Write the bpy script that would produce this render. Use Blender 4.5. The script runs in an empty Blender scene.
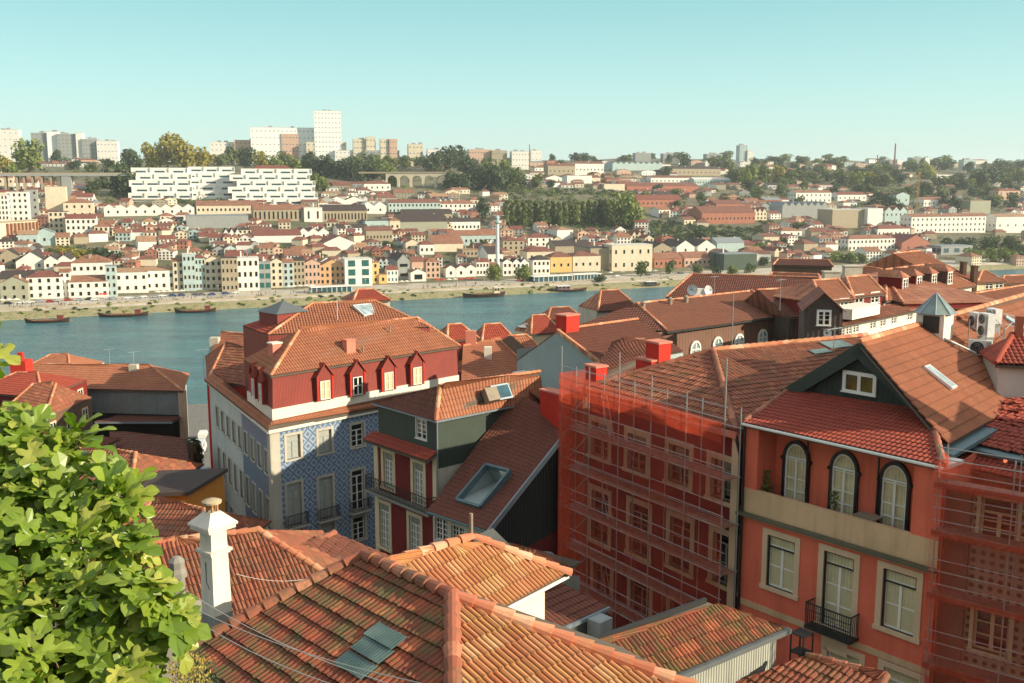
import bpy, math, random
from math import sin, cos, tan, pi, radians, floor, atan2, sqrt
from mathutils import Vector as V, Matrix, noise as mnoise
random.seed(7)
S = bpy.context.scene
COL = S.collection
# -- camera model
W, H, F, HZ, CZ = 1024, 683, 1000.0, 185.0, 65.0
TH = math.atan((341.5 - HZ) / F)
def ray(px, py):
 xc, yc = (px - 512) / F, -(py - 341.5) / F
 return V((xc, cos(TH) + yc * sin(TH), -sin(TH) + yc * cos(TH)))
def G(px, py, z):                       # point of the sight line at height z
 d = ray(px, py); return V((0, 0, CZ)) + d * ((z - CZ) / d.z)
def GY(px, py, y):                      # point of the sight line at distance y
 d = ray(px, py); return V((0, 0, CZ)) + d * (y / d.y)
def GW(px, py, A, B):                   # point of the sight line on the upright plane through A, B
 n = V((B.y - A.y, A.x - B.x, 0)); d = ray(px, py)
 return V((0, 0, CZ)) + d * (n.dot(A - V((0, 0, CZ))) / n.dot(d))
def zat(py, y):
 d = ray(512, py); return CZ + d.z / d.y * y
# -- colours and materials
def C(r, g, b):
 f = lambda v: (v / 255 / 12.92) if v <= 10 else ((v / 255 + .055) / 1.055) ** 2.4
 return (f(r), f(g), f(b), 1)
MATS = {}
class NT:
 def __init__(s, name):
  s.m = bpy.data.materials.new(name); s.m.use_nodes = True
  s.t = s.m.node_tree; s.n = s.t.nodes; s.n.clear()
  s.out = s.n.new('ShaderNodeOutputMaterial')
 def add(s, ty, **kw):
  n = s.n.new('ShaderNode' + ty)
  for k, v in kw.items():
   if k in ('operation', 'blend_type', 'data_type', 'noise_dimensions', 'feature', 'wave_type', 'bands_direction', 'uv_map', 'wave_profile', 'clamp', 'distance', 'use_clamp'):
    setattr(n, k, v)
   else:
    n.inputs[k.replace('_', ' ')].default_value = v
  return n
 def l(s, a, b): s.t.links.new(a, b)
 def math(s, op, a, b=None, c=None):
  n = s.n.new('ShaderNodeMath'); n.operation = op
  for i, v in enumerate((a, b, c)):
   if v is None: continue
   if isinstance(v, (int, float)): n.inputs[i].default_value = v
   else: s.l(v, n.inputs[i])
  return n.outputs[0]
 def mix(s, fac, a, b, mode='MIX'):
  n = s.n.new('ShaderNodeMixRGB'); n.blend_type = mode
  for i, v in enumerate((fac, a, b)):
   if isinstance(v, (int, float)): n.inputs[i].default_value = v
   elif isinstance(v, tuple): n.inputs[i].default_value = v
   else: s.l(v, n.inputs[i])
  return n.outputs[0]
 def ramp(s, fac, p0, p1):
  n = s.n.new('ShaderNodeMapRange'); s.l(fac, n.inputs[0])
  n.inputs[1].default_value = p0; n.inputs[2].default_value = p1
  return n.outputs[0]
 def noise(s, scale, vec=None, detail=3.0, rough=.6, sc=None):
  n = s.n.new('ShaderNodeTexNoise'); n.inputs['Scale'].default_value = scale
  n.inputs['Detail'].default_value = detail; n.inputs['Roughness'].default_value = rough
  if vec is None: vec = s.obj()
  if sc:
   m = s.n.new('ShaderNodeMapping'); s.l(vec, m.inputs[0]); m.inputs['Scale'].default_value = sc; vec = m.outputs[0]
  s.l(vec, n.inputs['Vector']); return n.outputs['Fac']
 def obj(s):
  if not hasattr(s, '_g'): s._g = s.n.new('ShaderNodeNewGeometry')
  return s._g.outputs['Position']
 def uv(s):
  if not hasattr(s, '_u'):
   s._u = s.n.new('ShaderNodeUVMap'); s._u.uv_map = 'UVMap'
  return s._u.outputs[0]
 def sep(s, v):
  n = s.n.new('ShaderNodeSeparateXYZ'); s.l(v, n.inputs[0]); return n.outputs
 def comb(s, x, y, z=0):
  n = s.n.new('ShaderNodeCombineXYZ')
  for i, v in enumerate((x, y, z)):
   if isinstance(v, (int, float)): n.inputs[i].default_value = v
   else: s.l(v, n.inputs[i])
  return n.outputs[0]
 def white(s, vec):
  n = s.n.new('ShaderNodeTexWhiteNoise'); s.l(vec, n.inputs['Vector']); return n.outputs['Value']
 def bsdf(s, col, rough=.8, bump=None, bs=.3, bd=.02, **kw):
  p = s.n.new('ShaderNodeBsdfPrincipled')
  if isinstance(col, tuple): p.inputs['Base Color'].default_value = col
  else: s.l(col, p.inputs['Base Color'])
  if isinstance(rough, (int, float)): p.inputs['Roughness'].default_value = rough
  else: s.l(rough, p.inputs['Roughness'])
  for k, v in kw.items(): p.inputs[k.replace('_', ' ')].default_value = v
  if bump is not None:
   b = s.n.new('ShaderNodeBump'); b.inputs['Strength'].default_value = bs; b.inputs['Distance'].default_value = bd
   s.l(bump, b.inputs['Height']); s.l(b.outputs[0], p.inputs['Normal'])
  s.l(p.outputs[0], s.out.inputs[0]); s.p = p
  return s.m
def sc_(c, k): return (c[0] * k, c[1] * k, c[2] * k, 1)
def mx(a, b, f): return tuple(a[i] * (1 - f) + b[i] * f for i in range(3)) + (1,)
def M_plaster(name, c, var=.22, dirt=(.12, .10, .08, 1), dirtk=.35, rough=.9):
 if name in MATS: return MATS[name]
 t = NT(name)
 a = t.noise(.45, detail=4); b = t.noise(6, detail=3)
 st = t.noise(1.0, sc=(2.2, 2.2, .18), detail=4)
 col = t.mix(t.ramp(a, .3, .75), sc_(c, 1 - var), sc_(c, 1.06))
 col = t.mix(t.math('MULTIPLY', t.ramp(b, .45, .8), .25), col, sc_(c, .75))
 col = t.mix(t.math('MULTIPLY', t.ramp(st, .5, .8), dirtk), col, dirt)
 MATS[name] = t.bsdf(col, rough, bump=b, bs=.25, bd=.01); return MATS[name]
def M_plain(name, c, rough=.6, metallic=0., var=.15, scale=3.):
 if name in MATS: return MATS[name]
 t = NT(name); a = t.noise(scale, detail=4)
 MATS[name] = t.bsdf(t.mix(t.ramp(a, .3, .7), sc_(c, 1 - var), sc_(c, 1 + var * .4)), rough, Metallic=metallic)
 return MATS[name]
def M_tiles(name, cs, moss=None, mossk=.0, grime=.3, rough=.85, contrast=1., shader_bump=False, gs=.5, tpu=1, groove=.45):
 """clay roof tiles: one colour per tile (UV counts tiles), weathering and lichen on top"""
 if name in MATS: return MATS[name]
 t = NT(name); u = t.sep(t.uv()); fu, fv = t.math('FLOOR', t.math('DIVIDE', u[0], float(tpu))), t.math('FLOOR', u[1])
 r = t.white(t.comb(fu, fv)); r2 = t.white(t.comb(fv, fu, 3.7))
 col = t.mix(t.ramp(r, .15, .85), cs[0], cs[1])
 col = t.mix(t.math('MULTIPLY', t.ramp(r2, .72, .95), contrast), col, cs[2])
 big = t.noise(gs, detail=5, rough=.65)
 col = t.mix(t.math('MULTIPLY', t.ramp(big, .42, .78), grime), col, sc_(mx(cs[0], (.08, .06, .045, 1), .6), .6))
 fine = t.noise(9., detail=4)
 col = t.mix(t.math('MULTIPLY', t.ramp(fine, .45, .75), .3), col, sc_(cs[0], .55))
 fr = t.math('FRACT', u[1])
 col = t.mix(t.math('MULTIPLY', t.ramp(fr, .16, .02), .35), col, (.05, .035, .025, 1))
 if moss:
  mm = t.noise(1.3, detail=6, rough=.75); m2 = t.noise(14., detail=3)
  f = t.math('MULTIPLY', t.ramp(t.math('ADD', mm, t.math('MULTIPLY', m2, .35)), .62, .82), mossk)
  col = t.mix(f, col, moss)
  ly = t.noise(2.1, detail=5, rough=.8, sc=(1, 1.3, .7))
  col = t.mix(t.math('MULTIPLY', t.ramp(ly, .58, .72), mossk * .45), col, C(196, 158, 70))
 gr = t.math('ABSOLUTE', t.math('SUBTRACT', t.math('FRACT', u[0]), .5))
 col = t.mix(t.math('MULTIPLY', t.ramp(gr, .24, .06), groove), col, sc_(mx(cs[0], (.04, .03, .02, 1), .6), .45))
 bump = fine
 if shader_bump:
  w = t.math('SINE', t.math('MULTIPLY', u[0], 2 * pi))
  bump = t.math('ADD', t.math('MULTIPLY', w, .5), t.math('MULTIPLY', t.math('SUBTRACT', 1., fr), 1.2))
  MATS[name] = t.bsdf(col, rough, bump=bump, bs=1., bd=.05)
 else: MATS[name] = t.bsdf(col, rough, bump=bump, bs=.35, bd=.012)
 return MATS[name]
def M_ribbed(name, c, period=.18, rough=.6, var=.15, metallic=0., stain=.25, depth=.02):
 """upright folded sheet cladding, ribs from the UV"""
 if name in MATS: return MATS[name]
 t = NT(name); u = t.sep(t.uv())
 w = t.math('SINE', t.math('MULTIPLY', u[0], 2 * pi / period))
 a = t.noise(.8, detail=4); st = t.noise(1., sc=(3, 3, .2), detail=4)
 col = t.mix(t.ramp(a, .3, .7), sc_(c, 1 - var), sc_(c, 1.05))
 col = t.mix(t.math('MULTIPLY', t.ramp(st, .5, .8), stain), col, sc_(c, .45))
 MATS[name] = t.bsdf(col, rough, bump=w, bs=.9, bd=depth, Metallic=metallic); return MATS[name]
# -- mesh builder
ORG = {}
def origin(o):
 p = V((0, 0, 0))
 while o is not None:
  if o.name in ORG: return ORG[o.name]
  o = o.parent
 return p
class MB:
 def __init__(s): s.v = []; s.f = []; s.uv = []; s.mi = []; s.sm = []
 def face(s, pts, uv=None, m=0, smooth=False):
  i = len(s.v); s.v.extend([tuple(p) for p in pts]); s.f.append(tuple(range(i, i + len(pts))))
  if uv is None:
   p0, p1, p2 = V(pts[0]), V(pts[1]), V(pts[2])
   n = (p1 - p0).cross(p2 - p0)
   if n.length < 1e-9 and len(pts) > 3: n = (V(pts[2]) - p0).cross(V(pts[3]) - p0)
   n = n.normalized() if n.length > 1e-12 else V((0, 0, 1))
   t = V((0, 0, 1)).cross(n)
   t = V((1, 0, 0)) if t.length < .05 else t.normalized()
   b = n.cross(t)
   uv = [(V(p).dot(t), V(p).dot(b)) for p in pts]
  s.uv.extend(uv); s.mi.append(m); s.sm.append(smooth)
 def box(s, lo, hi, ax=None, m=0, o=None):
  """box between lo and hi in the frame ax=(x,y,z axes) at origin o"""
  o = o or V((0, 0, 0)); X, Y, Z = ax or (V((1, 0, 0)), V((0, 1, 0)), V((0, 0, 1)))
  P = lambda x, y, z: o + X * x + Y * y + Z * z
  a, b = lo, hi
  c = [P(a[0], a[1], a[2]), P(b[0], a[1], a[2]), P(b[0], b[1], a[2]), P(a[0], b[1], a[2]),
             P(a[0], a[1], b[2]), P(b[0], a[1], b[2]), P(b[0], b[1], b[2]), P(a[0], b[1], b[2])]
  for q in ((0, 3, 2, 1), (4, 5, 6, 7), (0, 1, 5, 4), (1, 2, 6, 5), (2, 3, 7, 6), (3, 0, 4, 7)):
   s.face([c[k] for k in q], m=m)
 def prism(s, base, z0, z1, m=0, top=None):
  """upright prism on a footprint (counter-clockwise); z1 may be a list per corner"""
  n = len(base); zt = z1 if isinstance(z1, (list, tuple)) else [z1] * n
  lo = [V((p[0], p[1], z0)) for p in base]; hi = [V((p[0], p[1], zt[i])) for i, p in enumerate(base)]
  for i in range(n):
   j = (i + 1) % n; s.face([lo[i], lo[j], hi[j], hi[i]], m=m)
  s.face(hi, m=m if top is None else top); s.face(lo[::-1], m=m)
 def slab(s, poly, th, m=0):
  """thick sheet under a polygon"""
  poly = [V(p) for p in poly]; lo = [p - V((0, 0, th)) for p in poly]; n = len(poly)
  s.face(poly, m=m); s.face(lo[::-1], m=m)
  for i in range(n):
   j = (i + 1) % n; s.face([lo[i], lo[j], poly[j], poly[i]], m=m)
 def tube(s, a, b, r0, r1=None, k=6, m=0, cap=True, smooth=True):
  a, b = V(a), V(b); r1 = r0 if r1 is None else r1; d = (b - a).normalized()
  x = d.orthogonal().normalized(); y = d.cross(x)
  A = [a + (x * cos(2 * pi * i / k) + y * sin(2 * pi * i / k)) * r0 for i in range(k)]
  B = [b + (x * cos(2 * pi * i / k) + y * sin(2 * pi * i / k)) * r1 for i in range(k)]
  for i in range(k):
   j = (i + 1) % k; s.face([A[i], A[j], B[j], B[i]], m=m, smooth=smooth)
  if cap: s.face(A[::-1], m=m); s.face(B, m=m)
 def path(s, pts, r, k=5, m=0):
  for a, b in zip(pts, pts[1:]): s.tube(a, b, r, r, k, m)
 def lathe(s, c, prof, k=16, m=0):
  """prof: list of (radius, z)"""
  for (r0, z0), (r1, z1) in zip(prof, prof[1:]):
   for i in range(k):
    a, b = 2 * pi * i / k, 2 * pi * (i + 1) / k
    p = [c + V((r0 * cos(a), r0 * sin(a), z0)), c + V((r0 * cos(b), r0 * sin(b), z0)), c + V((r1 * cos(b), r1 * sin(b), z1)), c + V((r1 * cos(a), r1 * sin(a), z1))]
    if r0 < 1e-6: p = p[1:] if False else [p[0], p[2], p[3]]
    elif r1 < 1e-6: p = p[:3]
    s.face(p, m=m, smooth=True)
 def mesh(s, name, mats, o=V((0, 0, 0)), merge=False):
  me = bpy.data.meshes.new(name)
  me.from_pydata([(v[0] - o[0], v[1] - o[1], v[2] - o[2]) for v in s.v], [], s.f)
  u = me.uv_layers.new(name='UVMap'); flat = [c for p in s.uv for c in p]
  u.data.foreach_set('uv', flat)
  me.polygons.foreach_set('material_index', s.mi); me.polygons.foreach_set('use_smooth', s.sm)
  for m in (mats if isinstance(mats, (list, tuple)) else [mats]): me.materials.append(m)
  if merge:
   import bmesh
   bm = bmesh.new(); bm.from_mesh(me); bmesh.ops.remove_doubles(bm, verts=bm.verts, dist=1e-4); bm.to_mesh(me); bm.free()
  me.update(); return me
 def build(s, name, mats, parent=None, merge=False):
  o = origin(parent) if parent else V((0, 0, 0))
  me = s.mesh(name, mats, o, merge)
  ob = bpy.data.objects.new(name, me); COL.objects.link(ob)
  if parent: ob.parent = parent
  return ob
def tag(o, label=None, cat=None, group=None, kind=None):
 if label: o['label'] = label
 if cat: o['category'] = cat
 if group: o['group'] = group
 if kind: o['kind'] = kind
 return o
def thing(name, label, cat, loc=(0, 0, 0), group=None, rz=0.):
 o = bpy.data.objects.new(name, None); COL.objects.link(o); o.empty_display_size = .3
 o.location = loc; o.rotation_euler = (0, 0, rz)
 ORG[o.name] = V(loc)
 return tag(o, label, cat, group)
def solo(mb, name, mats, label, cat, group=None, at=None, merge=False):
 """a thing that is one mesh, with its origin at its base"""
 if at is None:
  n = len(mb.v); at = V((sum(v[0] for v in mb.v) / n, sum(v[1] for v in mb.v) / n, min(v[2] for v in mb.v)))
 me = mb.mesh(name, mats, V(at), merge)
 o = bpy.data.objects.new(name, me); COL.objects.link(o); o.location = at
 return tag(o, label, cat, group)
def inst(name, me, parent, loc=(0, 0, 0), rz=0., sc=(1, 1, 1)):
 o = bpy.data.objects.new(name, me); COL.objects.link(o); o.parent = parent
 o.location = loc; o.rotation_euler = (0, 0, rz); o.scale = sc; return o
# -- roofs
def clip_range(poly2, v):
 xs = []
 n = len(poly2)
 for i in range(n):
  (x0, y0), (x1, y1) = poly2[i], poly2[(i + 1) % n]
  if abs(y1 - y0) < 1e-9:
   if abs(v - y0) < 1e-6: xs += [x0, x1]
   continue
  k = (v - y0) / (y1 - y0)
  if -1e-7 <= k <= 1 + 1e-7: xs.append(x0 + (x1 - x0) * k)
 return (min(xs), max(xs)) if xs else (0, 0)
def tile_slope(mb, poly, rib=.22, row=.37, amp=.03, lip=.03, seg=4, hole=None, und=True, th=.1, prof='barrel', m=0, mu=1, rough=.0, tpu=1):
 """a convex roof slope (poly[0]->poly[1] is its eave) laid with real rows of curved tiles"""
 P = [V(p) for p in poly]; t = (P[1] - P[0]).normalized()
 far = max(P[2:], key=lambda p: ((p - P[0]) - t * (p - P[0]).dot(t)).length)
 d = far - P[0]; b = (d - t * d.dot(t)).normalized(); n = t.cross(b)
 if n.z < 0: n = -n
 p2 = [((p - P[0]).dot(t), (p - P[0]).dot(b)) for p in P]
 vmax = max(p[1] for p in p2); vmin = min(p[1] for p in p2)
 u0 = min(p[0] for p in p2); u1 = max(p[0] for p in p2)
 res = [(p - P[0]).dot(n) for p in P]
 def warp(u, v, rg):
  if len(P) != 4: return 0.
  lft, rgt = (3, 2) if p2[3][0] < p2[2][0] else (2, 3)
  wl, wr = res[lft] * min(1, v / max(p2[lft][1], .01)), res[rgt] * min(1, v / max(p2[rgt][1], .01))
  k = (u - rg[0]) / max(rg[1] - rg[0], 1e-4); return wl + (wr - wl) * k
 nr = max(1, int(math.ceil((vmax - vmin) / row))); nu = int(math.ceil((u1 - u0) / rib)) * seg
 us = [u0 + rib / seg * i for i in range(nu + 1)]
 if prof == 'barrel': pf = [abs(cos(pi * i / seg)) ** .8 if seg > 2 else (1 if i % 2 == 0 else 0) for i in range(seg)]
 else: pf = [.0] + [1.] * (seg - 2) + [.15] if seg >= 4 else [0, 1] * seg
 rnd = random.Random(int(abs(P[0].x * 91 + P[0].y * 37)) + nr)
 for r in range(nr):
  va, vb = vmin + r * row, min(vmin + (r + 1) * row, vmax)
  if vb - va < .02: continue
  ra, rb = clip_range(p2, va + 1e-5), clip_range(p2, vb - 1e-5)
  jit = {}
  def pt(i, v, rg, h):
   u = min(max(us[i], rg[0]), rg[1]); k = i // seg
   if rough and k not in jit: jit[k] = (rnd.uniform(-1, 1) * rough, rnd.uniform(-1, 1) * rough)
   jj = jit.get(k, (0, 0)); wv = warp(u, v, rg)
   return P[0] + t * u + b * (v + jj[1] * .8 * (1 if h else 0)) + n * (amp * pf[i % seg] + h + jj[0] * .5 + wv), u
  prev = None
  for i in range(nu):
   if us[i + 1] < min(ra[0], rb[0]) or us[i] > max(ra[1], rb[1]): continue
   a0, ua0 = pt(i, va, ra, lip); a1, ua1 = pt(i + 1, va, ra, lip)
   b0, ub0 = pt(i, vb, rb, 0.); b1, ub1 = pt(i + 1, vb, rb, 0.)
   if (a1 - a0).length < 1e-4 and (b1 - b0).length < 1e-4: continue
   if hole:
    cu, cv = (ua0 + ub1) / 2, (va + vb) / 2
    if hole[0] < cu < hole[1] and hole[2] < cv < hole[3]: continue
   q = i / seg; k = (r + (0.01)); e = 1e-3
   uvs = [(q + e, k), (q + 1 / seg - e, k), (q + 1 / seg - e, r + .99), (q + e, r + .99)]
   if t.cross(b).z > 0: mb.face([a0, a1, b1, b0], uvs, m)
   else: mb.face([a1, a0, b0, b1], [uvs[1], uvs[0], uvs[3], uvs[2]], m)
   lo0, lo1 = a0 - n * (lip + .012), a1 - n * (lip + .012)
   mb.face([lo0, lo1, a1, a0], [uvs[0]] * 2 + [uvs[1]] * 2, m)
 if und and not hole: mb.slab([p - n * .07 for p in (P if t.cross(b).z > 0 else P[::-1])], th, mu)
 return P[0], t, b, n
def ridge_caps(mb, A, B, r=.13, step=.42, m=0, k=6):
 A, B = V(A), V(B); L = (B - A).length; d = (B - A) / L; n = max(1, int(round(L / step))); st = L / n
 s_ = d.cross(V((0, 0, 1))).normalized(); up = s_.cross(d)
 for i in range(n):
  a, b = A + d * st * i, A + d * (st * (i + 1) + .05)
  ra, rb = r * .8, r * 1.24
  q = [pi * j / k for j in range(k + 1)]
  pa = [a + s_ * cos(x) * ra + up * (sin(x) * ra + .03) for x in q]
  pb = [b + s_ * cos(x) * rb + up * (sin(x) * rb + .02) for x in q]
  sd = i * 1.0
  for j in range(k):
   mb.face([pa[j], pa[j + 1], pb[j + 1], pb[j]], [(sd + .01, .5), (sd + .01, .6), (sd + .15, .6), (sd + .15, .5)], m)
  mb.face(pb + [b - up * .03], [(sd + .1, .5)] * (k + 2), m); mb.face(pa[::-1] + [a - up * .03], [(sd + .1, .5)] * (k + 2), m)
# -- walls with openings
def wall_holes(mb, A, B, z0, z1, holes, m=0, reveal=.2, mr=None, u0=0.):
 """upright wall A->B (left to right seen from outside) with rectangular openings (t0,t1,za,zb)"""
 A, B = V((A[0], A[1], 0)), V((B[0], B[1], 0)); L = (B - A).length; t = (B - A) / L; n = t.cross(V((0, 0, 1)))
 ts = sorted(set([0, L] + [max(0, min(L, h[i])) for h in holes for i in (0, 1)]))
 zs = sorted(set([z0, z1] + [max(z0, min(z1, h[i])) for h in holes for i in (2, 3)]))
 P = lambda u, z, d=0.: A + t * u + V((0, 0, z)) - n * d
 for a, b in zip(ts, ts[1:]):
  for c, d in zip(zs, zs[1:]):
   if b - a < 1e-5 or d - c < 1e-5: continue
   cu, cz = (a + b) / 2, (c + d) / 2
   if any(h[0] < cu < h[1] and h[2] < cz < h[3] for h in holes): continue
   mb.face([P(a, c), P(b, c), P(b, d), P(a, d)], [(a + u0, c), (b + u0, c), (b + u0, d), (a + u0, d)], m)
 mr = m if mr is None else mr
 for h in holes:
  a, b, c, d = h[:4]
  mb.face([P(a, c), P(a, c, reveal), P(a, d, reveal), P(a, d)], m=mr); mb.face([P(b, d), P(b, d, reveal), P(b, c, reveal), P(b, c)], m=mr)
  mb.face([P(a, d), P(a, d, reveal), P(b, d, reveal), P(b, d)], m=mr); mb.face([P(b, c), P(b, c, reveal), P(a, c, reveal), P(a, c)], m=mr)
WCACHE = {}
def win_meshes(w, h, cols, rows, fm, pm, sm, sw, transom, sill, fw, recess, um, proud):
 key = (round(w, 2), round(h, 2), cols, rows, fm.name, pm.name, sm.name if sm else '', sw, transom, sill, fw, recess, um, proud)
 if key in WCACHE: return WCACHE[key]
 f = MB(); y = recess
 f.box((-w / 2, y - .03, 0), (-w / 2 + fw, y + .03, h)); f.box((w / 2 - fw, y - .03, 0), (w / 2, y + .03, h))
 f.box((-w / 2 + fw, y - .03, 0), (w / 2 - fw, y + .03, fw)); f.box((-w / 2 + fw, y - .03, h - fw), (w / 2 - fw, y + .03, h))
 ht = h - transom if transom else h
 if transom: f.box((-w / 2 + fw, y - .035, ht - fw), (w / 2 - fw, y + .035, ht))
 zt = ht - (fw if transom else 0)
 if um: f.box((-fw * .8, y - .04, fw), (fw * .8, y + .02, zt - .001))
 g = .022 if fw > .045 else .015
 leaves = ((-w / 2 + fw, -fw * .8), (fw * .8, w / 2 - fw)) if um else ((-w / 2 + fw, w / 2 - fw),)
 for a, b in leaves:
  c = cols if not um else max(1, cols // 2)
  for i in range(1, c):
   x = a + (b - a) * i / c; f.box((x - g, y - .018, fw), (x + g, y + .014, zt - .001))
  for j in range(1, rows):
   z = fw + (zt - fw) * j / rows; f.box((a, y - .02, z - g), (b, y + .016, z + g))
 p = MB(); p.face([V((-w / 2 + .01, y + .01, .01)), V((w / 2 - .01, y + .01, .01)), V((w / 2 - .01, y + .01, h - .01)), V((-w / 2 + .01, y + .01, h - .01))], [(0, 0), (w, 0), (w, h), (0, h)])
 s = None
 if sm:
  s = MB(); q = -proud
  s.box((-w / 2 - sw, q, -.0), (-w / 2, .06, h)); s.box((w / 2, q, -.0), (w / 2 + sw, .06, h))
  s.box((-w / 2 - sw, q, h), (w / 2 + sw, .06, h + sw))
  if sill: s.box((-w / 2 - sw - .04, q - .06, -sw * .7), (w / 2 + sw + .04, recess, 0))
 r = (f.mesh('window', fm), p.mesh('pane', pm), s.mesh('surround', sm) if s else None)
 WCACHE[key] = r; return r
def window(parent, P, t, w, h, cols=2, rows=3, fm=None, pm=None, sm=None, sw=.15, transom=0., sill=True, fw=.06, recess=.16, um=True, proud=.04, name='window', label=None):
 f, p, s = win_meshes(w, h, cols, rows, fm or MATS['white_paint'], pm or MATS['curtain_glass'], sm, sw, transom, sill, fw, recess, um, proud)
 o = inst(name, f, parent, V(P) - origin(parent), atan2(t.y, t.x)); ORG[o.name] = V(P)
 inst('pane', p, o)
 if s: inst('surround', s, o)
 if label: o['label'] = label
 return o
def facade(parent, A, B, z0, z1, mat, wins=(), name='wall', defaults=None, reveal=.2, rm=None, thick=None):
 """wall with windows given in photo measure: (px_centre, py_top, py_bottom, width_m, {style})"""
 A, B = V((A[0], A[1], 0)), V((B[0], B[1], 0)); t = (B - A).normalized(); n = t.cross(V((0, 0, 1)))
 holes = []; todo = []
 for wi in wins:
  px, pt, pb, w = wi[:4]; st = dict(defaults or {}); st.update(wi[4] if len(wi) > 4 else {})
  a, b = GW(px, pt, A, B), GW(px, pb, A, B); u = (((a + b) / 2) - A).dot(t)
  holes.append((u - w / 2, u + w / 2, b.z, a.z)); todo.append((A + t * u + V((0, 0, b.z)), w, a.z - b.z, st))
 mb = MB(); wall_holes(mb, A, B, z0, z1, holes, 0, reveal, 1 if rm else 0)
 ob = mb.build(name, [mat, rm] if rm else mat, parent)
 r = [window(parent, P, t, w, h, **st) for P, w, h, st in todo]
 return ob, t, n, r
def back_walls(parent, pts, z0, z1, mat, name='wall'):
 """remaining plain walls through pts in order (outside on the right when walking)"""
 mb = MB()
 for A, B in zip(pts, pts[1:]):
  mb.face([V((A[0], A[1], z0)), V((B[0], B[1], z0)), V((B[0], B[1], z1)), V((A[0], A[1], z1))])
 return mb.build(name, mat, parent)
# ================================================================ MATERIALS
M_plain('white_paint', C(226, 222, 208), .5, var=.06)
M_plain('grey_paint', C(150, 156, 152), .5)
M_plain('black_paint', C(26, 26, 26), .45)
M_plain('dark_frame', C(40, 42, 40), .5)
M_plain('dark_iron', C(38, 40, 38), .6)
M_plain('zinc', C(140, 152, 156), .45, .3)
M_plain('teal_flashing', C(98, 122, 124), .5, .2)
M_plain('lead', C(92, 98, 98), .6)
M_plain('wood_grey', C(140, 128, 108), .8)
M_plain('galvanised', C(168, 170, 165), .45, .5)
M_plain('black_plastic', C(18, 18, 18), .6)
M_plain('white_metal', C(215, 215, 208), .45)
M_plain('void_shade', C(14, 13, 12), .9)
def _glass(name, base, rough=.06, folds=0, spec=.5, dark=None):
 t = NT(name); u = t.sep(t.uv())
 if folds:
  w = t.math('SINE', t.math('MULTIPLY', u[0], folds)); nz = t.noise(2.2, detail=2)
  col = t.mix(t.math('ADD', t.math('MULTIPLY', w, .22), t.ramp(nz, .2, .8)), sc_(base, .62), base)
  col = t.mix(t.ramp(u[1], .0, 2.5), sc_(base, .8), col)
 else:
  nz = t.noise(1.1, detail=2); col = t.mix(t.ramp(nz, .35, .65), base, dark or sc_(base, .5))
 MATS[name] = t.bsdf(col, rough, Specular_IOR_Level=spec)
_glass('curtain_glass', C(214, 202, 160), .09, 45)
_glass('curtain_grey', C(150, 152, 138), .09, 38)
_glass('shutter_pale', C(176, 178, 166), .35, 60)
_glass('dark_glass', C(20, 27, 28), .05)
_glass('blue_glass', C(60, 92, 100), .05)
_glass('teal_glass', C(50, 110, 104), .05)
_glass('yellow_glass', C(96, 92, 36), .06, dark=C(30, 38, 22))
_glass('sky_glass', C(175, 195, 195), .12)
_glass('moss_glass_tile', C(104, 124, 114), .3, dark=C(60, 84, 78))
_glass('pyramid_glass', C(140, 156, 146), .3)
STONE = M_plaster('granite_trim', C(200, 168, 130), .2, dirtk=.25)
STONE2 = M_plaster('granite_pale', C(216, 186, 150), .15, dirtk=.2)
BAND = M_plaster('loggia_parapet_render', C(210, 176, 134), .22, dirt=C(110,90,64), dirtk=.4)
ORANGE = M_plaster('orange_render', C(224, 110, 80), .16, dirt=C(130, 56, 40), dirtk=.4)
RED = M_plaster('dark_red_render', C(118, 28, 22), .15, dirt=C(60, 20, 16), dirtk=.3)
REDCH = M_plaster('red_chimney_render', C(196, 46, 26), .12, dirt=C(110, 30, 20), dirtk=.2)
WHITEP = M_plaster('white_render', C(222, 214, 194), .1, dirt=C(130, 120, 100), dirtk=.2)
WHITE2 = M_plaster('weathered_white_render', C(196, 188, 166), .18, dirt=C(110, 100, 84), dirtk=.4)
CREAM = M_plaster('cream_render', C(214, 194, 156), .12, dirtk=.2)
GREYR = M_plaster('grey_green_render', C(156, 170, 164), .12, dirtk=.12)
PALEG = M_plaster('pale_green_render', C(200, 200, 188), .12, dirtk=.2)
YELLOW = M_plaster('ochre_yellow_render', C(202, 132, 44), .12, dirtk=.2)
BROWNR = M_plaster('brown_render', C(108, 82, 62), .2, dirtk=.3)
CONC = M_plaster('concrete', C(140, 136, 124), .2, dirtk=.4)
MANS = M_ribbed('red_sheet_cladding', C(138, 58, 46), .13, .6, depth=.012)
GREENC = M_ribbed('dark_green_cladding', C(50, 64, 52), .16, .65, depth=.003)
BLACKC = M_ribbed('black_sheet_cladding', C(26, 26, 25), .3, .75, depth=.02)
GREYC = M_ribbed('grey_corrugated_sheet', C(128, 140, 136), .18, .55, depth=.03, stain=.4)
WHITEC = M_ribbed('white_corrugated_sheet', C(170, 172, 158), .12, .55, depth=.02, stain=.5)
BROWNC = M_ribbed('brown_sheet_cladding', C(112, 78, 58), .4, .7, depth=.02, stain=.35)
DKBROWN = M_ribbed('dark_brown_cladding', C(74, 60, 50), .4, .7, depth=.02)
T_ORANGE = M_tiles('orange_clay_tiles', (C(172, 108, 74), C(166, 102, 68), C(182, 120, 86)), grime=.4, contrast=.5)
T_ORANGE_S = M_tiles('orange_clay_tiles_far', (C(172, 108, 74), C(160, 96, 66), C(184, 124, 90)), grime=.5, shader_bump=True)
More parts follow.
